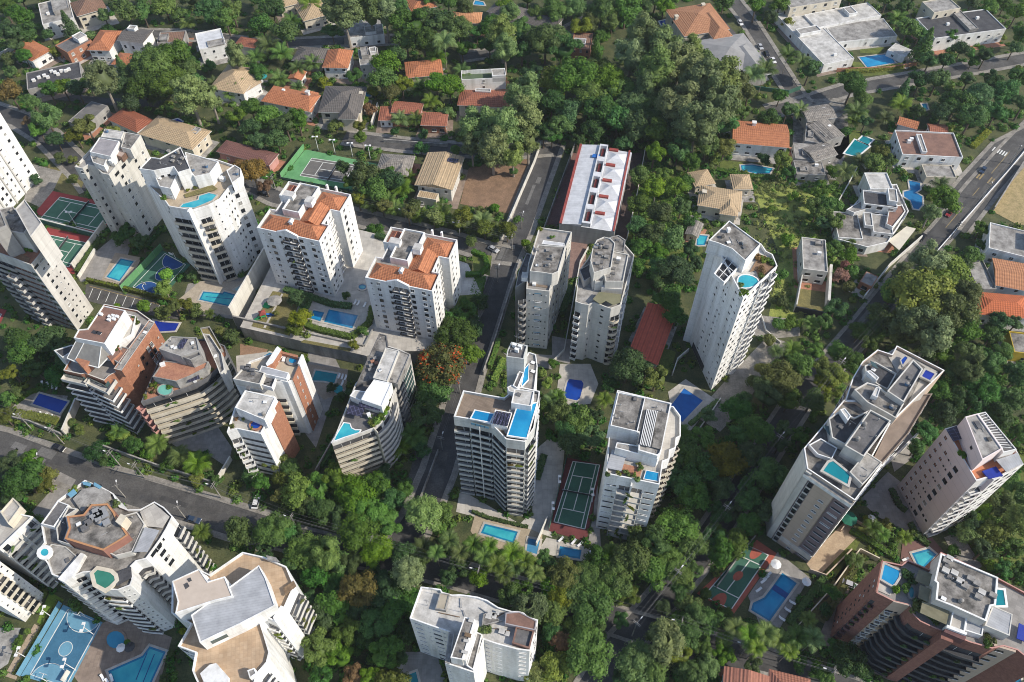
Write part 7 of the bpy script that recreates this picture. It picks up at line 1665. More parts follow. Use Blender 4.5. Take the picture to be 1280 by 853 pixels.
TREES = """
945,8,12,b 962,22,10,d 975,5,12,b 985,30,8,o 1000,-5,12,d 1065,-4,14,b 1085,-8,12,d 1110,-2,12,b 1130,8,12,d 1142,-4,12,b 1215,2,12,d 1235,8,10,b 1245,-6,12,d 1275,45,12,b 1268,60,10,d 1215,78,9,b 830,8,12,b 820,-4,14,d 905,2,10,d 660,-4,14,b 690,-6,14,d 730,-6,14,b 765,-6,12,d 630,8,10,b 580,10,12,b 560,0,14,d 535,-2,14,b 480,-4,14,d 455,-6,14,b 420,-4,12,d 325,-4,14,b 295,-6,14,d 240,0,12,d 225,18,9,b 150,-4,14,b 180,-4,12,d 115,45,8,b 135,38,8,d 10,75,9,b 15,90,8,d 55,-4,12,b 25,-4,14,d 185,62,9,b 232,62,10,d 240,78,9,b 262,84,8,d 400,98,9,b 450,110,9,d 455,128,8,b
12,40,18,d 25,20,16,b 33,42,14,d 22,56,14,d 5,10,14,b 85,30,12,c 62,43,8,d 104,59,9,a 30,70,10,d 68,66,8,o 130,20,10,b 158,15,17,b 178,16,13,d 205,8,14,b 262,14,16,d 290,12,16,b 235,30,9,p 282,25,14,b 297,70,16,g 320,72,10,p 300,88,9,b 322,90,12,d
128,100,24,g 151,82,10,c 190,82,26,b 215,72,22,b 178,108,22,b 210,105,26,b 236,118,24,g 262,122,18,g 163,128,14,d 195,124,9,p 236,90,16,b 152,110,14,d 244,104,12,d 168,90,14,d
12,115,18,a 60,112,14,d 78,108,12,b 96,112,14,d 110,104,10,b 40,128,12,d 40,152,12,a 58,148,22,b 48,162,14,b 108,158,20,o 95,170,12,o 140,168,12,o 90,200,6,o 75,198,8,b 70,175,12,d
295,145,16,b 314,135,14,b 316,160,14,d 336,148,16,b 357,155,18,b 346,175,14,d 372,150,14,b 322,178,12,d 268,105,8,p 296,106,11,p 288,118,8,p 315,213,20,a 332,233,10,a 298,208,10,a 290,222,8,o 280,205,8,o
340,12,16,d 328,32,16,d 355,42,16,b 336,58,14,p 352,68,12,p 372,86,10,p 392,80,10,p 365,28,10,p 388,8,12,p 430,14,26,g 462,10,22,g 482,18,18,g 415,40,12,d 500,8,12,d 512,30,26,b 542,26,24,b 573,38,20,b 530,52,20,b 508,50,16,b 556,55,14,P 578,62,14,b 545,72,12,p 498,70,14,d 484,80,18,b 480,100,18,b 502,106,14,o 442,95,12,d 525,112,12,p 545,106,16,b 562,110,16,b 577,90,10,p 486,116,12,o 538,128,10,p 500,150,10,p 520,150,9,p 560,142,9,b 468,116,8,o 420,158,9,o 450,158,11,o 462,138,9,a 452,173,10,l 495,165,7,d 530,168,7,d 405,105,8,o 350,100,10,p 372,110,8,p
612,34,14,b 628,42,20,g 652,35,16,b 640,18,12,b 612,58,10,d 596,40,10,d 632,62,16,g 652,60,20,d 682,52,24,b 702,60,22,d 725,34,14,o 738,28,12,o 692,14,14,b 716,10,14,b 752,12,18,b 782,14,18,d 802,8,12,d 765,30,12,b 752,48,10,b 745,58,8,c 670,20,10,b
600,158,22,g 616,185,20,g 590,182,14,g 628,162,26,g 652,148,24,g 656,118,22,g 666,95,16,d 642,195,14,g 661,178,16,g 570,190,8,b 590,160,12,d 680,168,14,d
455,222,18,b 440,226,12,b 470,235,16,b 490,228,16,d 502,236,12,p 486,218,12,b 526,186,8,d 430,210,10,b 510,222,9,p
720,98,24,l 746,92,22,b 700,102,20,o 762,104,20,b 736,122,20,b 778,114,18,b 690,130,16,d 712,140,16,d 752,142,18,d 772,150,18,d 700,158,14,d 738,165,14,d 672,130,14,d 690,172,10,d 722,175,10,d
805,50,24,g 790,70,22,g 830,65,24,g 850,80,24,g 820,92,24,g 862,62,16,g 882,84,22,b 872,110,26,g 900,98,24,g 920,114,22,o 896,130,26,g 850,130,26,g 872,155,26,g 902,155,20,d 832,120,20,b 815,140,20,b 840,162,18,d 822,166,18,b 818,192,14,b 848,188,16,d 884,182,16,b 906,184,12,o 862,203,10,b 792,160,18,d 790,130,20,d 810,110,18,g 780,180,12,d 930,140,12,b 936,118,10,o
942,96,13,P 956,90,13,P 985,70,11,P 1002,78,10,P 1012,88,16,d 962,148,14,d 984,138,12,d 975,120,10,d 1000,140,10,p 1066,106,20,b 1076,126,12,b 1070,142,12,p 1066,152,8,p 1122,24,10,p 1135,36,16,b 1130,112,12,c 1157,55,16,c 1150,42,14,d 1162,76,14,d 1182,76,12,d 1202,62,12,d 1232,70,12,d 1172,100,14,d 1150,102,14,d 1272,15,14,b 1256,6,10,b 1240,100,16,d 1225,120,20,d 1256,118,18,d 1196,130,18,d 1216,145,20,d 1246,140,16,d 1272,98,14,d 1180,140,14,d 1126,132,12,p 1106,148,9,p 1082,152,10,d 1146,140,10,d 1100,190,11,o 1090,205,14,b 1112,202,12,b 1076,202,10,p 1060,165,8,d 1056,217,12,P 976,200,12,o 986,215,10,d 955,200,8,d 1040,215,8,b 1280,130,14,d 1190,45,10,d 1210,100,12,d
800,222,12,b 820,238,14,l 846,234,12,b 800,258,14,b 826,268,16,b 852,258,12,d 796,285,14,d 816,293,14,b 840,298,16,b 862,312,12,d 802,308,12,d 822,318,14,b 846,340,20,d 828,348,16,d 836,372,18,d 862,280,9,d 826,335,14,d 845,395,12,d 772,300,6,b 830,218,10,b 860,228,9,d 795,335,10,d 868,330,9,d
785,458,22,d 820,474,16,o 808,462,10,d 700,514,14,b 722,528,18,b 740,545,16,d 714,556,14,d 690,500,10,p 698,496,8,p 755,500,9,p 690,455,6,l 680,468,7,l 705,540,14,d 748,520,10,d 680,510,10,b 685,478,7,l 762,480,9,d
1022,262,15,b 1038,258,14,b 1046,278,12,b 1026,244,11,b 985,300,8,l 978,345,8,b 975,378,9,b 1030,280,10,d 992,246,7,l 965,262,6,l 1045,312,10,b 1062,318,10,b 1050,345,9,k 1054,332,7,k 1066,340,8,b 1058,360,8,o 1045,385,14,d 1030,402,10,b 1014,405,9,p 1060,305,8,b 990,405,9,b 970,405,8,b
1150,368,34,o 1182,350,28,o 1160,326,20,g 1186,390,28,o 1140,402,22,g 1166,420,24,g 1200,412,20,b 1116,370,18,b 1180,442,18,b 1130,342,14,g 1206,368,20,g 1212,460,18,g 1226,488,20,d 1236,455,16,d 1100,395,14,b 1180,250,18,b 1164,266,10,g 1175,232,10,p 1226,286,10,b 1214,322,12,b 1232,308,9,d 1250,402,12,d 1270,405,10,d 1240,420,12,d 1125,425,14,o 1200,330,12,d 1260,460,10,b
975,475,22,o 1002,458,16,b 960,495,20,d 986,502,14,b 1030,462,16,o 1046,472,14,o 1060,450,14,b 1088,428,14,b 990,438,11,p 955,465,10,o 962,428,8,o 970,440,8,p 1020,440,12,b 1075,415,12,b 945,480,9,b
876,545,16,d 908,575,22,y 880,590,18,d 860,566,18,d 850,600,20,d 945,538,18,d 960,590,18,d 935,612,14,d 955,640,14,d 920,512,14,d 930,500,10,d 870,622,18,d 900,642,16,d 850,545,13,p 885,520,10,d 940,570,16,d 975,555,12,d 980,615,10,d 925,545,12,d 836,585,12,d 900,610,14,d 925,585,10,d 935,655,12,d 850,570,14,d 1000,545,10,d
1200,470,16,d 1220,500,16,d 1196,500,14,d 1252,440,12,b 1272,470,14,d 1266,500,14,d 1250,520,14,d 1175,490,12,d 1160,540,12,d 1145,560,10,d 1180,520,14,d 1276,540,12,d 1210,440,12,g
1226,645,18,b 1250,630,18,b 1272,650,18,g 1240,668,16,o 1266,686,16,b 1230,688,14,d 1278,620,14,b 1210,668,12,b 1276,716,12,d 1255,712,12,d 1236,705,7,l 1215,650,12,d 1260,600,12,b 1190,690,8,b
345,575,14,o 355,600,12,o 350,622,10,o 370,614,18,b 396,610,18,b 420,600,18,b 442,618,22,b 470,608,18,b 460,640,20,b 430,648,18,d 400,640,16,b 490,624,14,d 506,610,10,d 530,640,20,l 546,662,10,b 556,640,10,b 385,630,12,b 480,590,10,d 330,560,8,o 362,585,10,b
340,664,20,b 300,665,18,b 380,690,20,b 410,690,20,g 396,720,16,d 446,664,22,b 480,656,18,b 470,690,20,b 440,702,16,b 447,738,24,y 416,758,18,d 482,740,18,d 512,716,22,g 496,760,18,d 470,780,20,d 432,790,18,b 402,772,16,d 396,810,22,b 426,820,20,b 402,846,16,d 440,846,14,a 480,820,20,d 490,850,18,o 510,790,14,d 530,685,12,p 358,665,12,d 505,690,14,d 470,720,14,d 520,750,12,d 460,850,14,b 370,665,10,d 500,735,16,d 420,735,14,d 385,750,12,d 445,765,14,d 500,820,10,d 460,800,14,d
562,676,11,P 576,692,11,P 592,682,11,P 606,696,11,P 620,706,11,P 640,692,13,P 655,702,12,P 630,718,11,P 546,692,9,P 668,718,10,P 612,682,9,P 645,710,10,P
682,702,12,d 660,760,20,g 686,764,20,b 640,746,14,b 706,722,20,o 730,722,20,b 756,732,20,b 702,746,20,o 740,762,22,b 772,722,20,b 790,700,22,b 820,682,22,b 846,660,22,b 866,682,16,b 840,702,20,b 812,716,18,b 786,746,14,o 720,786,14,b 735,815,26,b 702,802,12,a 690,832,16,o 668,842,12,o 796,826,22,b 830,802,24,g 812,842,20,b 850,818,16,o 862,846,18,b 882,832,14,b 772,848,10,d 788,710,11,p 766,700,14,b 690,790,12,d 745,700,14,b 800,670,14,b 765,690,10,p
860,755,14,b 886,780,16,b 870,772,14,d 850,742,12,d 846,776,12,b 900,690,18,b 920,680,16,b 895,667,11,p 830,760,10,d 905,770,9,b 880,745,8,b
936,796,13,P 956,792,13,P 976,802,13,P 996,796,13,P 1016,800,12,P 920,786,12,P 1010,775,9,p 945,810,10,P 985,815,10,P 1060,825,20,d 1046,812,12,d 600,722,12,b 575,712,14,b 655,738,14,b 690,742,16,b 720,748,18,b 525,702,14,b 560,722,10,d 860,792,16,b 905,818,14,b 880,806,14,b 940,832,12,b 775,775,12,d 745,775,14,b 365,700,14,d 420,705,14,b 330,690,12,d 980,540,14,d 1015,500,14,b 955,600,14,d 935,625,14,d 890,670,14,d 850,725,14,b 1050,440,12,b 1090,410,10,b 915,640,12,d 1030,480,12,o 870,715,12,b 820,790,12,b 1020,838,10,b 1036,846,10,b 905,800,10,b 1040,740,10,d 1030,760,9,d 1085,840,8,d 1000,830,8,b
550,458,26,r 541,490,20,d 530,518,18,d 516,545,14,p 500,560,11,p 545,520,12,d 570,420,22,b 586,442,14,b 581,390,16,d 600,380,12,d 562,402,14,d 590,410,12,d 525,560,9,d
30,600,20,d 15,580,16,d 40,580,14,b 55,605,10,o 5,520,12,o 60,592,9,o 20,622,12,d 85,450,14,d 60,430,18,d 30,440,16,d 45,462,14,d 15,466,12,o 20,425,14,d 10,500,8,b 70,470,12,d 92,527,6,b 100,537,7,o 20,490,8,b 48,425,12,d
148,540,9,p 197,555,12,p 225,570,12,p 247,580,14,p 120,565,11,d 166,556,10,d 140,546,9,l 152,545,7,l 185,565,8,b 252,665,10,p 270,600,7,d 130,575,7,b 210,580,8,b 245,600,8,o
325,605,10,d 314,592,8,d 160,290,13,d 175,302,11,d 150,298,9,d 205,360,10,l 218,383,10,o 232,380,10,o 182,385,9,l 200,393,9,o 245,388,8,b 290,422,9,b 275,415,7,o 205,345,8,l 262,393,6,p 240,345,6,d 45,225,7,d 90,225,7,o 145,385,5,b 176,305,8,d
665,315,8,b 668,325,6,b 655,305,7,b 590,300,8,b 435,490,6,d 415,485,7,d 425,497,7,d 640,215,6,b 620,262,7,b 600,265,7,o 648,275,6,b 470,290,9,b 478,300,7,b 455,315,7,d 1090,660,10,p 1102,668,9,p 1070,700,8,p 1060,702,7,b 1130,672,8,p 1108,655,7,o 1140,668,6,b 1085,650,6,o 160,805,5,b 25,800,6,b 36,790,5,b 215,815,5,b 230,790,5,o 205,850,6,b 215,755,5,d
"""
for tok in TREES.split():
    x, y, r, sp = tok.split(',')
    tree(float(x), float(y), float(r), sp)
for x, y, r, sp in ((376,400,11,'o'), (371,375,9,'d'), (366,412,8,'o'), (432,370,6,'d'), (442,432,7,'o'), (455,415,6,'b'), (345,392,4,'o')): tree(x, y, r, sp, PZ)

# hedges
def hedge(label, pts, w, h, sp='b', zb=0.0, name='hedge'):
    P = [Vector(W2(x, y, zb)) for x, y in pts]; c = P[0]; A = []; N = []; b = MB()
    for a, e in zip(P[:-1], P[1:]):
        d = (e-a); ln = d.length; d.normalize(); n_ = Vector((-d.y, d.x)); k = int(ln*(w+2*h)*7)+8
        u = rng.uniform(0, ln, k); s = rng.uniform(-1, 1, k); top = rng.random(k) < w/(w+2*h)
        q = np.where(top, s*w/2, np.sign(s)*w/2); z = np.where(top, h, rng.uniform(0, h, k))+rng.uniform(-.12,.15,k)
        A.append(np.stack([a.x-c.x+d.x*u+n_.x*q, a.y-c.y+d.y*u+n_.y*q, z], 1)); N.append(np.stack([np.where(top,0,n_.x*np.sign(s)), np.where(top,0,n_.y*np.sign(s)), np.where(top,1,.3)], 1)+rng.normal(size=(k,3))*.4)
    A = np.concatenate(A); me = leaf_mesh(name, A, np.concatenate(N), rng.uniform(.35,.7,len(A))); me.materials.append(LF[sp])
    o = put(name, me, None, (c.x, c.y, zb)); tag(o, label, 'hedge', 'clipped hedges'); b = MB()
    for a, e in zip(P[:-1], P[1:]):
        d = (e-a).normalized(); n_ = Vector((-d.y, d.x))*w*.42; b.prism([a-c-n_, e-c-n_, e-c+n_, a-c+n_], 0, h-.12, LF[sp], LF[sp])
    b.build('foliage_core', o); return o
for k, (x, y) in enumerate(((448,250), (462,254), (478,258), (494,262), (510,266), (526,269), (542,272), (558,275), (574,279), (590,283), (606,287), (620,289), (634,288), (486,252), (520,258), (552,264), (580,270), (603,277))):
    tree(x, y, 9.5+2*rng.random(), 'p' if k % 2 else 'o', hk=1.0)
hedge('hedge between the two orange-roofed towers and their upper street', [(470,296), (500,305), (540,318)], 2.0, 1.6, 'd', PZ)
hedge('hedge round the blue terrace pool, lower side', [(374,405), (400,414), (440,423), (462,405), (466,385)], 2.0, 1.4, 'b', PZ)
hedge('dark hedge at the foot of the left orange-roofed tower', [(356,363), (385,372), (415,382), (440,385)], 2.0, 1.5, 'd', PZ)
hedge('dark hedge left of the blue terrace pool', [(378,394), (390,372)], 2.2, 2.2, 'd', PZ)
hedge('curved hedge of the roundabout terrace right of the orange-roofed tower', [(582,345), (600,345), (610,335), (606,322), (590,316)], 1.6, 1.6, 'b', PZ)
hedge('hedge right of the right orange-roofed tower along the street', [(600,350), (592,385), (585,410)], 4.0, 2.0, 'd', PZ-2)
hedge('trimmed hedge along the sunny lawn below the white modernist house', [(1056,92), (1090,90), (1128,84)], 2.0, 1.6, 'o')
hedge('hedge along the blue covered pool', [(862,532), (884,512), (898,502)], 1.4, 1.2, 'b')
hedge('hedge between the court pool and the grass strip', [(985,780), (1015,742), (1030,722)], 2.0, 1.4, 'b')
hedge('hedge strip above the sunlit ramp', [(1030,775), (1060,725), (1078,695)], 1.6, 1.2, 'o')
hedge('hedge left of the maroon pool deck', [(1062,664), (1090,680), (1118,698)], 1.8, 1.3, 'b')
hedge('low hedge beside the sandy deck of the two-pool tower', [(590,640), (610,648), (660,660)], 1.0, .9, 'b')
hedge('clipped hedge right of the left fence of the shaded tennis court', [(671,600), (680,570)], 2.0, 1.2, 'd')
hedge('hedge on the yard wall of the fan-shaped tower', [(238,590), (256,600), (268,596)], 1.6, 1.6, 'b')
hedge('planting along the dark garden wall of the round-fronted tower', [(400,585), (428,540), (446,500)], 2.4, 1.6, 'd')
hedge('planted hedge above the royal blue garden pool', [(20,505), (38,492), (55,486)], 1.4, 1.2, 'b')
hedge('hedge below the royal blue garden pool', [(20,518), (45,522), (72,528)], 3.0, 1.0, 'o')
hedge('planted strip between the white walls by the red-edged courts', [(97,342), (126,300)], 1.4, 1.7, 'b')
hedge('hedge along the left side of the blue sports court', [(20,845), (50,795), (76,752)], 1.6, 1.0, 'o')
hedge('hedge at the foot of the pale mauve tower', [(1113,612), (1122,632), (1132,640)], 1.6, 1.2, 'd')
hedge('dark hedge at the front corner of the pale mauve tower', [(1136,655), (1148,674), (1160,682)], 1.6, 1.2, 'd')
hedge('hedge at the right foot of the off-white stepped-roof tower', [(182,310), (196,296), (205,285)], 1.4, 1.2, 'd')
hedge('hedge strip beside the green covered passage between the middle towers', [(703,395), (712,360)], 2.2, 2.2, 'd')
hedge('green hedge on the terrace behind the two-pool tower', [(617,478), (630,450)], 2.0, 1.4, 'l')
hedge('hedge on the wall top right of the centre street', [(612,462), (624,428)], 1.2, 2.6, 'b')
hedge('hedge along the striped car park', [(110,352), (170,366), (235,383)], 1.2, 1.8, 'o')
hedge('hedge below the orange-roofed house and its turquoise pool', [(895,214), (930,222), (968,224)], 2.0, 1.5, 'b')
hedge('hedge along the grass plot at the top of the avenue', [(1215,185), (1235,165)], 2.5, 1.2, 'o')

# ground cover everywhere that is neither built nor paved: nobody could count it
for k in range(8600):
    px, py = rng.uniform(-120, 1400), rng.uniform(-40, 960); w_ = W2(px, py)
    if blocked(*w_): continue
    if 945 < px < 1014 and 225 < py < 400:
        for q in range(9):
            a = (w_[0]+rng.uniform(-4,4), w_[1]+rng.uniform(-4,4))
            if not blocked(*a): UNDER.append((a[0], a[1], rng.uniform(.35,1.0)*(1.0 if rng.random() < .85 else 1.7), 0, 'w' if rng.random() < .86 else 'l'))
        continue
    s = 1.0 if py > 300 else 1.35
    lawnhill = 945 < px < 1014 and 225 < py < 400
    hill = (945 < px < 1055 and 230 < py < 330) or (780 < px < 880 and 210 < py < 300)
    UNDER.append((w_[0], w_[1], rng.uniform(.6,1.7)*s, 0, ('l' if lawnhill or hill and rng.random() < .8 else 'b' if rng.random() < .5 else 'd' if rng.random() < .7 else 'o')))
    if hill:
        for q in range(5):
            a = (w_[0]+rng.uniform(-5,5), w_[1]+rng.uniform(-5,5))
            if not blocked(*a): UNDER.append((a[0], a[1], rng.uniform(.8,1.6), 0, 'l' if lawnhill or rng.random() < .5 else 'b'))
by = {}
for x, y, r, zb, k in UNDER:
    if zb == 0 and blocked(x, y): continue
    by.setdefault(k, []).append((x, y, r, zb))
for k, L in by.items():
    A = []; N = []; C = []
    for x, y, r, zb in L:
        n = int(26*min(r,1.6)**1.2)+8; v = sph(n); v[:,2] = np.abs(v[:,2]); c = np.array([x, y, zb+r*.15]); sc_ = np.array([r, r, r*rng.uniform(.5,1.0)])
        A.append(c+v*sc_*rng.uniform(.75,1.1,(n,1))); N.append(v+rng.normal(size=(n,3))*.5)
        if r > .8: C.append((c, sc_*.75))
    A = np.concatenate(A); me = leaf_mesh('undergrowth', A, np.concatenate(N), rng.uniform(.35,.75,len(A)), core=C); me.materials.append(LF[k])
    o = put('undergrowth', me); tag(o, f"{CNAME[k]} ground cover and low bushes between the gardens", None, None, 'stuff')
write_labels()
# ================================================================== cars, poles, wires, pool furniture
carpaint = {}
def paint(nm, c):
    if nm not in carpaint: carpaint[nm] = M(nm+'_car_paint', c, tuple(x*.9 for x in c), 1., rough=.25, spec=.6)
    return carpaint[nm]
def car(px, py, tx, ty, nm, c, label, zb=.09):
    w_ = W(px, py, zb); q = W(tx, ty, zb); t = thing('parked_car', label, 'car', w_, math.atan2(q.y-w_.y, q.x-w_.x), 'cars on the streets'); p = paint(nm, c)
    b = MB(); L, B = 2.15, .87      # body: a lofted hull with bonnet, cabin base and boot
    prof = [(-L,.45,.78), (-L+.1,.30,.86), (-1.2,.28,.92), (.9,.28,.92), (L-.15,.30,.80), (L,.45,.66)]
    for (x0, a0, h0), (x1, a1, h1) in zip(prof[:-1], prof[1:]):
        for s in (1, -1):
            f = [(x0,s*B,a0), (x1,s*B,a1), (x1,s*B,h1), (x0,s*B,h0)]; b.face(f[::-1] if s > 0 else f, p)
        b.face([(x0,-B,h0), (x1,-B,h1), (x1,B,h1), (x0,B,h0)], p); b.face([(x0,B,a0), (x1,B,a1), (x1,-B,a1), (x0,-B,a0)], darkst)
    b.face([(-L,-B,.45), (-L,-B,.78), (-L,B,.78), (-L,B,.45)], p); b.face([(L,B,.45), (L,B,.66), (L,-B,.66), (L,-B,.45)], p)
    b.build('body', t)
    b = MB(); lo = [(-1.75,-B+.04), (1.05,-B+.04), (1.05,B-.04), (-1.75,B-.04)]; hi = [(-1.25,-.64), (.35,-.64), (.35,.64), (-1.25,.64)]
    for i in range(4):
        j = (i+1) % 4; b.face([(*lo[i],.86), (*lo[j],.86), (*hi[j],1.42), (*hi[i],1.42)], glassd)
    b.build('windows', t)
    b = MB(); b.box(-1.3, -.68, 1.41, .4, .68, 1.47, p); b.build('car_roof', t)
    for x in (-1.3, 1.3):
        for s in (1, -1):
            b = MB(); b.tube((x, s*.72, .31), (x, s*.9, .31), .31, .31, darkst, 10); b.tube((x, s*.9, .31), (x, s*.92, .31), .17, .17, steel, 8); b.build('wheel', t)
    for s in (1, -1):
        b = MB(); b.box(L-.06, s*.62-.18, .56, L+.02, s*.62+.18, .68, plast); b.build('headlight', t)
car(75, 561, 90, 567, 'black', (.015,.015,.018), 'black car driving on the lower left street')
car(119, 573, 133, 578, 'black', (.015,.015,.018), 'black car by a small tree on the lower left street')
car(321, 629, 325, 616, 'white', (.7,.7,.7), 'white car in the driveway below the small white tower')
car(243, 651, 258, 655, 'navy', (.03,.05,.09), 'dark blue car beside the yellow palm on the street')
car(329, 243, 340, 246, 'black', (.015,.015,.018), 'black car behind the left orange-roofed tower')
car(617, 313, 626, 318, 'silver', (.45,.46,.48), 'silver car at the round terrace beside the centre street')
car(1228, 214, 1222, 222, 'navy', (.03,.05,.09), 'dark blue car driving on the avenue')
car(1152, 298, 1146, 306, 'black', (.015,.015,.018), 'black car parked under trees at the avenue')
car(925, 30, 931, 38, 'white', (.7,.7,.7), 'white car at the top of the upper right street')
car(950, 60, 955, 68, 'silver', (.45,.46,.48), 'silver car beside the grey folded metal roof')
car(958, 69, 963, 77, 'black', (.015,.015,.018), 'black car below the silver car on the upper right street')
car(966, 77, 971, 85, 'white', (.7,.7,.7), 'white car lowest in the row on the upper right street')
car(1062, 732, 1072, 736, 'silver', (.45,.46,.48), 'silver car in the dark garden of the brick complex')
car(706, 312, 707, 302, 'grey', (.1,.1,.1), 'grey car in the yard below the row houses')
car(1186, 268, 1180, 276, 'red', (.3,.03,.03), 'dark red car on the avenue near the large trees')

def pole(px, py, h, label, arms=1, d=(1,0), zb=0.0):
    w_ = W(px, py, zb); t = thing('utility_pole', label, 'utility pole', w_, math.atan2(d[1], d[0]), 'concrete utility poles')
    b = MB(); b.tube((0,0,0), (0,0,h), .2, .13, concl, 8); b.build('pole', t)
    for k in range(arms):
        b = MB(); b.box(-1.1, -.07, h-.5-k*1.0, 1.1, .07, h-.36-k*1.0, concl)
        for x in (-1, 0, 1): b.tube((x,0,h-.36-k*1.0), (x,0,h-.1-k), .06, .04, darkst, 5)
        b.build('crossarm', t)
    b = MB(); b.tube((0,.1,h-2.0), (0,2.0,h-1.5), .05, .05, steel, 5); b.box(-.15, 1.8, h-1.62, .15, 2.6, h-1.5, plast); b.build('lamp_arm', t)
    return Vector((w_.x, w_.y, zb+h))
cablem = M('cable_rubber', (.16,.16,.16), (.12,.12,.12), 1.)
def street(nm, pts, words, h=9.5):
    P = []
    for i, (x, y) in enumerate(pts):
        a, b_ = pts[max(i-1,0)], pts[min(i+1,len(pts)-1)]; p, q = W2(*a), W2(*b_); d = Vector((q[0]-p[0], q[1]-p[1])).normalized()
        pre, ph, _ = where(x, y)
        P.append((pole(x, y, h*rng.uniform(.95,1.05), f"utility pole on the {words} {pre} {ph}", 2, (-d.y, d.x)), Vector((-d.y, d.x, 0))))
    for i, ((a, na), (b_, nb)) in enumerate(zip(P[:-1], P[1:])):
        c = (pts[i][0]+pts[i+1][0])/2, (pts[i][1]+pts[i+1][1])/2; pre, ph, _ = where(*c)
        t = thing('power_line', f"power lines over the {words} {pre} {ph}", 'power line', a, 0, 'overhead power lines')
        for o, z in ((-1,-.1), (0,-.1), (1,-.1), (0,-2.2)):
            m = MB(); s, e = na*o+Vector((0,0,z)), b_-a+nb*o+Vector((0,0,z)); sag = (e-s).length*.018; prev = s
            for k in range(1, 9):
                u = k/8; p = s.lerp(e, u)-Vector((0,0,sag*4*u*(1-u))); m.tube(prev, p, (.022 if z > -2 else .05), (.022 if z > -2 else .05), cablem, 4, False); prev = p
            m.build('wire', t)
street('a', [(0,524), (40,537), (80,555), (151,583), (181,598), (277,623), (372,662), (470,688), (600,727), (722,758), (846,790), (926,818), (1030,850)], 'lower street')
street('b', [(1108,398), (1040,475), (965,566), (900,652), (840,732), (790,795)], 'tree-lined street', 11)
street('c', [(652,286), (622,352), (597,418), (575,492), (553,562)], 'centre street', 8)
street('d', [(345,238), (430,259), (508,278), (575,296), (640,312)], 'hedged street', 8)
street('e', [(1262,205), (1226,250), (1188,300)], 'avenue', 9)
for x, y in ((59,588), (157,622), (232,648)):
    pre, ph, _ = where(x, y); pole(x, y, 8, f"concrete lamp pole on the near pavement {pre} {ph}", 1, (1,.4))

def floodlight(px, py, h, d, label):
    w_ = W(px, py); t = thing('floodlight_pole', label, 'floodlight', w_, math.atan2(d[1], d[0]), 'court floodlights')
    b = MB(); b.tube((0,0,0), (0,0,h), .12, .09, plast, 6); b.build('pole', t)
    b = MB(); b.box(-.08, -1.1, h-.1, .08, 1.1, h+.06, plast); b.build('crossbar', t)
    for y in (-.9, .9):
        b = MB(); b.box(-.1, y-.35, h+.06, .7, y+.35, h+.3, plast); b.build('lamp_head', t)
for px, py, d, l in ((67,773,(1,0),'white floodlight pole at the grassy left side of the blue sports court'), (36,824,(1,0),'white floodlight pole at the gravel path left of the blue sports court'), (118,794,(-1,0),'white floodlight pole at the upper right of the blue sports court'), (95,838,(-1,0),'white floodlight pole at the lower right of the blue sports court'),
  (398,188,(0,-1),'first floodlight from the left behind the bright green court'), (419,192,(0,-1),'second floodlight from the left behind the bright green court'), (441,196,(0,-1),'third floodlight from the left behind the bright green court'), (463,199,(0,-1),'fourth floodlight from the left behind the bright green court'),
  (96,283,(0,1),'floodlight between the two red-edged tennis courts'), (61,307,(1,0),'floodlight at the lower red-edged tennis court'), (697,612,(1,0),'upper floodlight left of the shaded green tennis court'), (689,645,(1,0),'lower floodlight left of the shaded green tennis court'), (740,628,(-1,0),'floodlight right of the shaded green tennis court')):
    floodlight(px, py, 6.5 if py > 300 else 7, d, l)

def lounger_mesh():
    b = MB(); b.box(-.95, -.32, .28, .35, .32, .38, plast); b.face([(.35,-.32,.38), (.95,-.32,.8), (.95,.32,.8), (.35,.32,.38)], plast); b.face([(.35,.32,.30), (.95,.32,.72), (.95,-.32,.72), (.35,-.32,.30)], plast)
    for x in (-.8, .3):
        for y in (-.26, .26): b.tube((x,y,0), (x,y,.28), .04, .04, plast, 4)
    return b.mesh('sun_lounger')
LO = lounger_mesh()
for (ph, z, rz, L) in (('above the royal blue garden pool', .17, 1.9, ((53,480.6), (60,482), (66,483.5), (71,485))), ('below the royal blue garden pool', .17, 1.9, ((51.5,519), (59,521), (66,523))),
  ('left of the L-shaded blue pool'.replace('shaded','shaped'), .17, .5, ((960,719), (957,723), (954,727), (948,738))), ('right of the L-shaped blue pool', .17, 2.6, ((990,753.8), (984,763), (977,774))),
  ('at the upper edge of the blue terrace pool', PZ+.1, 1.2, ((444,379), (448,380), (456,382))), ('beside the teal pool below the retaining wall', .17, 1.3, ((424,471), (428,472), (432,473), (428,480))),
  ('beside the shaded court pool', .17, .8, ((701,675), (717,678), (725,681), (738,690))), ('left of the tapering turquoise pool', .17, .3, ((1131,700), (1133,706))),
  ('at the large turquoise bottom-left pool', .17, 2.2, ((135,853), (129,848), (140,848)))):
    for x, y in L:
        w_ = W(x, y, z); o = put('sun_lounger', LO, None, w_, rz+rng.uniform(-.1,.1)); tag(o, f"white sun lounger {ph}", 'sun lounger', f"white sun loungers {ph}")
def parasol(px, py, z, m, label, r=1.5):
    w_ = W(px, py, z); t = thing('parasol', label, 'parasol', w_); b = MB(); b.tube((0,0,0), (0,0,2.5), .04, .04, steel, 5); b.build('pole', t); b = MB()
    c = [(r*math.cos(i*PI/4), r*math.sin(i*PI/4), 2.15) for i in range(8)]
    for i in range(8): b.face([c[i], c[(i+1) % 8], (0,0,2.7)], m); b.face([c[(i+1) % 8], c[i], (0,0,2.6)], m)
    b.build('canopy', t)
parasol(967.5, 709, .15, plast, 'white parasol at the upper left of the L-shaped blue pool')
parasol(1005.5, 731, .15, plast, 'white parasol at the right of the L-shaped blue pool', 1.3)
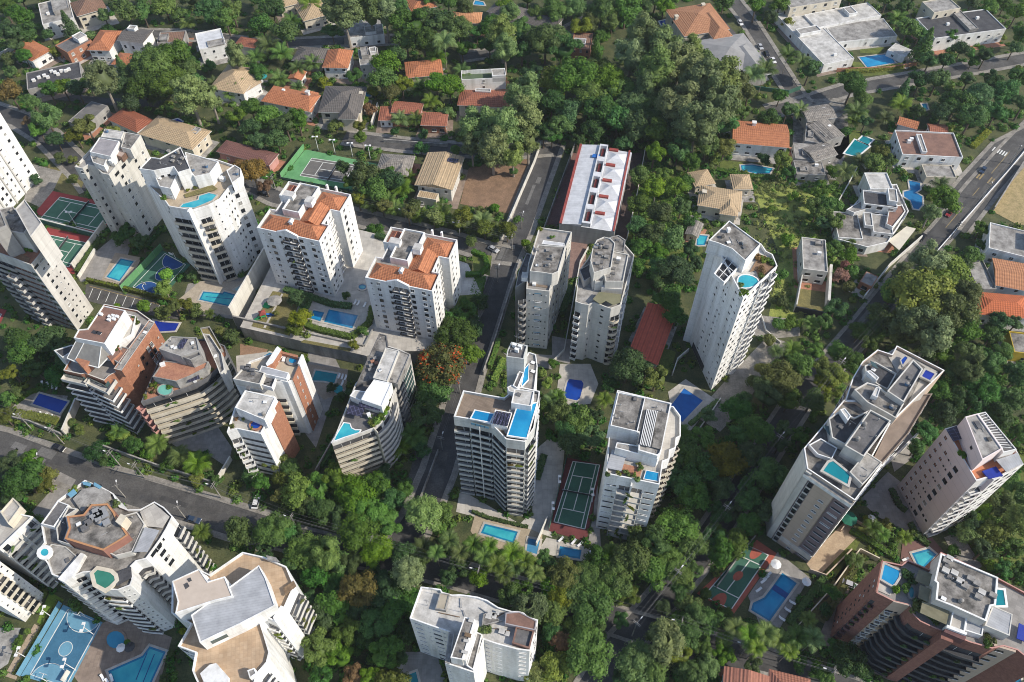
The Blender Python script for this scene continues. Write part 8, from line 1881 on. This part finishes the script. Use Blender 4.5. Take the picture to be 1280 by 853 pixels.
parasol(345, 381, PZ, concl, 'large pale round parasol over the playground', 2.6)
parasol(155, 813, .15, plast, 'white parasol between the round paddling pool and the turquoise pool', 1.2)
parasol(166, 812, .15, slate, 'dark parasol between the round paddling pool and the turquoise pool', 1.4)
parasol(1134, 712, .15, slate, 'dark parasol on the maroon pool deck', 1.4)
parasol(1086, 653, .15, plast, 'white parasol in the small garden below the double tower', 1.4)
parasol(1058, 652, .12, M('green_canvas', (.02,.16,.10), (.015,.12,.08), .5), 'green canopy in the small garden below the double tower', 2.4)
parasol(424, 491, .2, tealp, 'teal parasol by the small round spa', 1.6)
parasol(330, 101, .2, tealp, 'teal parasol beside the lower tan wing', 2.0)
# playground
w_ = W(330, 397, PZ); t = thing('playground_slide', 'colourful climbing frame with a blue slide on the raised lawn', 'playground slide', w_, .4)
gy = M('yellow_plastic', (.6,.4,.03), (.5,.33,.02), .6); gr = M('green_plastic', (.03,.35,.12), (.02,.28,.1), .6)
for x in (-.8, .8):
    for y in (-.8, .8): b = MB(); b.tube((x,y,0), (x,y,2.6), .08, .08, gy, 6); b.build('post', t)
b = MB(); b.box(-.9, -.9, 1.2, .9, .9, 1.32, gr); b.build('platform', t)
b = MB(); hip(b, [(-.9,-.9), (.9,-.9), (.9,.9), (-.9,.9)], 2.5, .9, redp, .2, redp, .5); b.build('play_roof', t)
for s, m_ in ((1, bluep), (-1, gr)):
    b = MB(); b.face([(s*.9,-.4,1.32), (s*3.3,-.4,.15), (s*3.3,.4,.15), (s*.9,.4,1.32)], m_); b.face([(s*3.3,-.4,.1), (s*.9,-.4,1.27), (s*.9,.4,1.27), (s*3.3,.4,.1)], m_)
    for y in (-.4, .4): b.prism([(s*.9,y-.03), (s*3.3,y-.03), (s*3.3,y+.03), (s*.9,y+.03)], .1, .35, m_, m_)
    b.build('slide', t)
area('play_mat', [(331,378), (339,380), (336,386), (328,384)], gr, PZ+.08)
area('play_path', [(352,367), (354,368), (332,410), (329,410)], palefl, PZ+.07)
# cream awning and small sheds by the avenue
w_ = W(1127, 298, 3.2); t = thing('canvas_awning', 'cream canvas awning over a car port beside the avenue', 'awning', (w_.x, w_.y, 0))
b = MB(); q = [W(x, y, 3.2)-w_ for x, y in ((1110,301), (1133,283), (1145,286), (1124,313))]; cv = M('cream_canvas', (.62,.58,.48), (.54,.50,.42), .4)
b.face([(p.x, p.y, 3.2) for p in ccw_v(q)] if False else [(p[0], p[1], 3.2) for p in ccw([(v.x, v.y) for v in q])], cv); b.face([(p[0], p[1], 3.12) for p in ccw([(v.x, v.y) for v in q])[::-1]], cv); b.build('canopy', t)
for p in q: b = MB(); b.tube((p.x*.95, p.y*.95, 0), (p.x*.95, p.y*.95, 3.12), .06, .06, steel, 5); b.build('post', t)
# ------------------------------------------------------------------ camera, light, sky
cam = bpy.data.cameras.new('camera'); co = bpy.data.objects.new('camera', cam); col.objects.link(co); sc.camera = co
cam.sensor_fit = 'HORIZONTAL'; cam.sensor_width = 36.0; cam.lens = 36.0*F/1280.0; cam.clip_end = 5000; cam.clip_start = 1
R_ = np.array([[_r[0],_r[1],_r[2]], [_f[0],_f[1],_f[2]], [-_n[0],-_n[1],-_n[2]]])   # camera axes (right, down, forward) to world
co.matrix_world = Matrix(((R_[0][0], -R_[0][1], -R_[0][2], 0), (R_[1][0], -R_[1][1], -R_[1][2], 0), (R_[2][0], -R_[2][1], -R_[2][2], HC), (0,0,0,1)))
SUN_AZ, SUN_EL = math.radians(-14), math.radians(39)     # azimuth from +X, towards the camera when negative
sd = Vector((math.cos(SUN_EL)*math.cos(SUN_AZ), math.cos(SUN_EL)*math.sin(SUN_AZ), math.sin(SUN_EL)))
sl = bpy.data.lights.new('sun', 'SUN'); sl.energy = 4.0; sl.angle = math.radians(.5); sl.color = (1.0, .92, .79)
so = bpy.data.objects.new('sun', sl); col.objects.link(so); so.rotation_euler = (-sd).to_track_quat('-Z', 'Y').to_euler(); so.location = (0,0,400)
w = bpy.data.worlds.new('World'); sc.world = w; w.use_nodes = True
nt = w.node_tree; sky = nt.nodes.new('ShaderNodeTexSky'); sky.sky_type = 'NISHITA'; sky.sun_disc = False
sky.sun_elevation = SUN_EL; sky.sun_rotation = math.radians(90)-SUN_AZ
nt.links.new(sky.outputs['Color'], nt.nodes['Background'].inputs['Color']); nt.nodes['Background'].inputs['Strength'].default_value = 0.15
vs = sc.view_settings; vs.view_transform = 'Standard'; vs.look = 'None'; vs.gamma = 1.0; vs.exposure = 0.28; vs.use_curve_mapping = False
sc.cycles.max_bounces = 6; sc.cycles.diffuse_bounces = 3; sc.cycles.glossy_bounces = 2; sc.cycles.transmission_bounces = 2; sc.cycles.use_denoising = True; sc.cycles.filter_width = 1.0

# thin summer haze between the drone and the ground
b = MB(); b.box(-650, -70, -1.2, 650, 1250, 232, soil); hz = b.mesh('haze'); hz.materials.clear()
hm = bpy.data.materials.new('thin_haze'); hm.use_nodes = True; hn = hm.node_tree.nodes; hn.remove(hn['Principled BSDF'])
pv = hn.new('ShaderNodeVolumePrincipled'); pv.inputs['Density'].default_value = 0.00008; pv.inputs['Color'].default_value = (.86,.92,1,1); pv.inputs['Anisotropy'].default_value = .2
hm.node_tree.links.new(pv.outputs['Volume'], hn['Material Output'].inputs['Volume']); hz.materials.append(hm)
ho = put('haze', hz); ho['kind'] = 'stuff'; ho['label'] = 'thin pale haze over the whole neighbourhood'
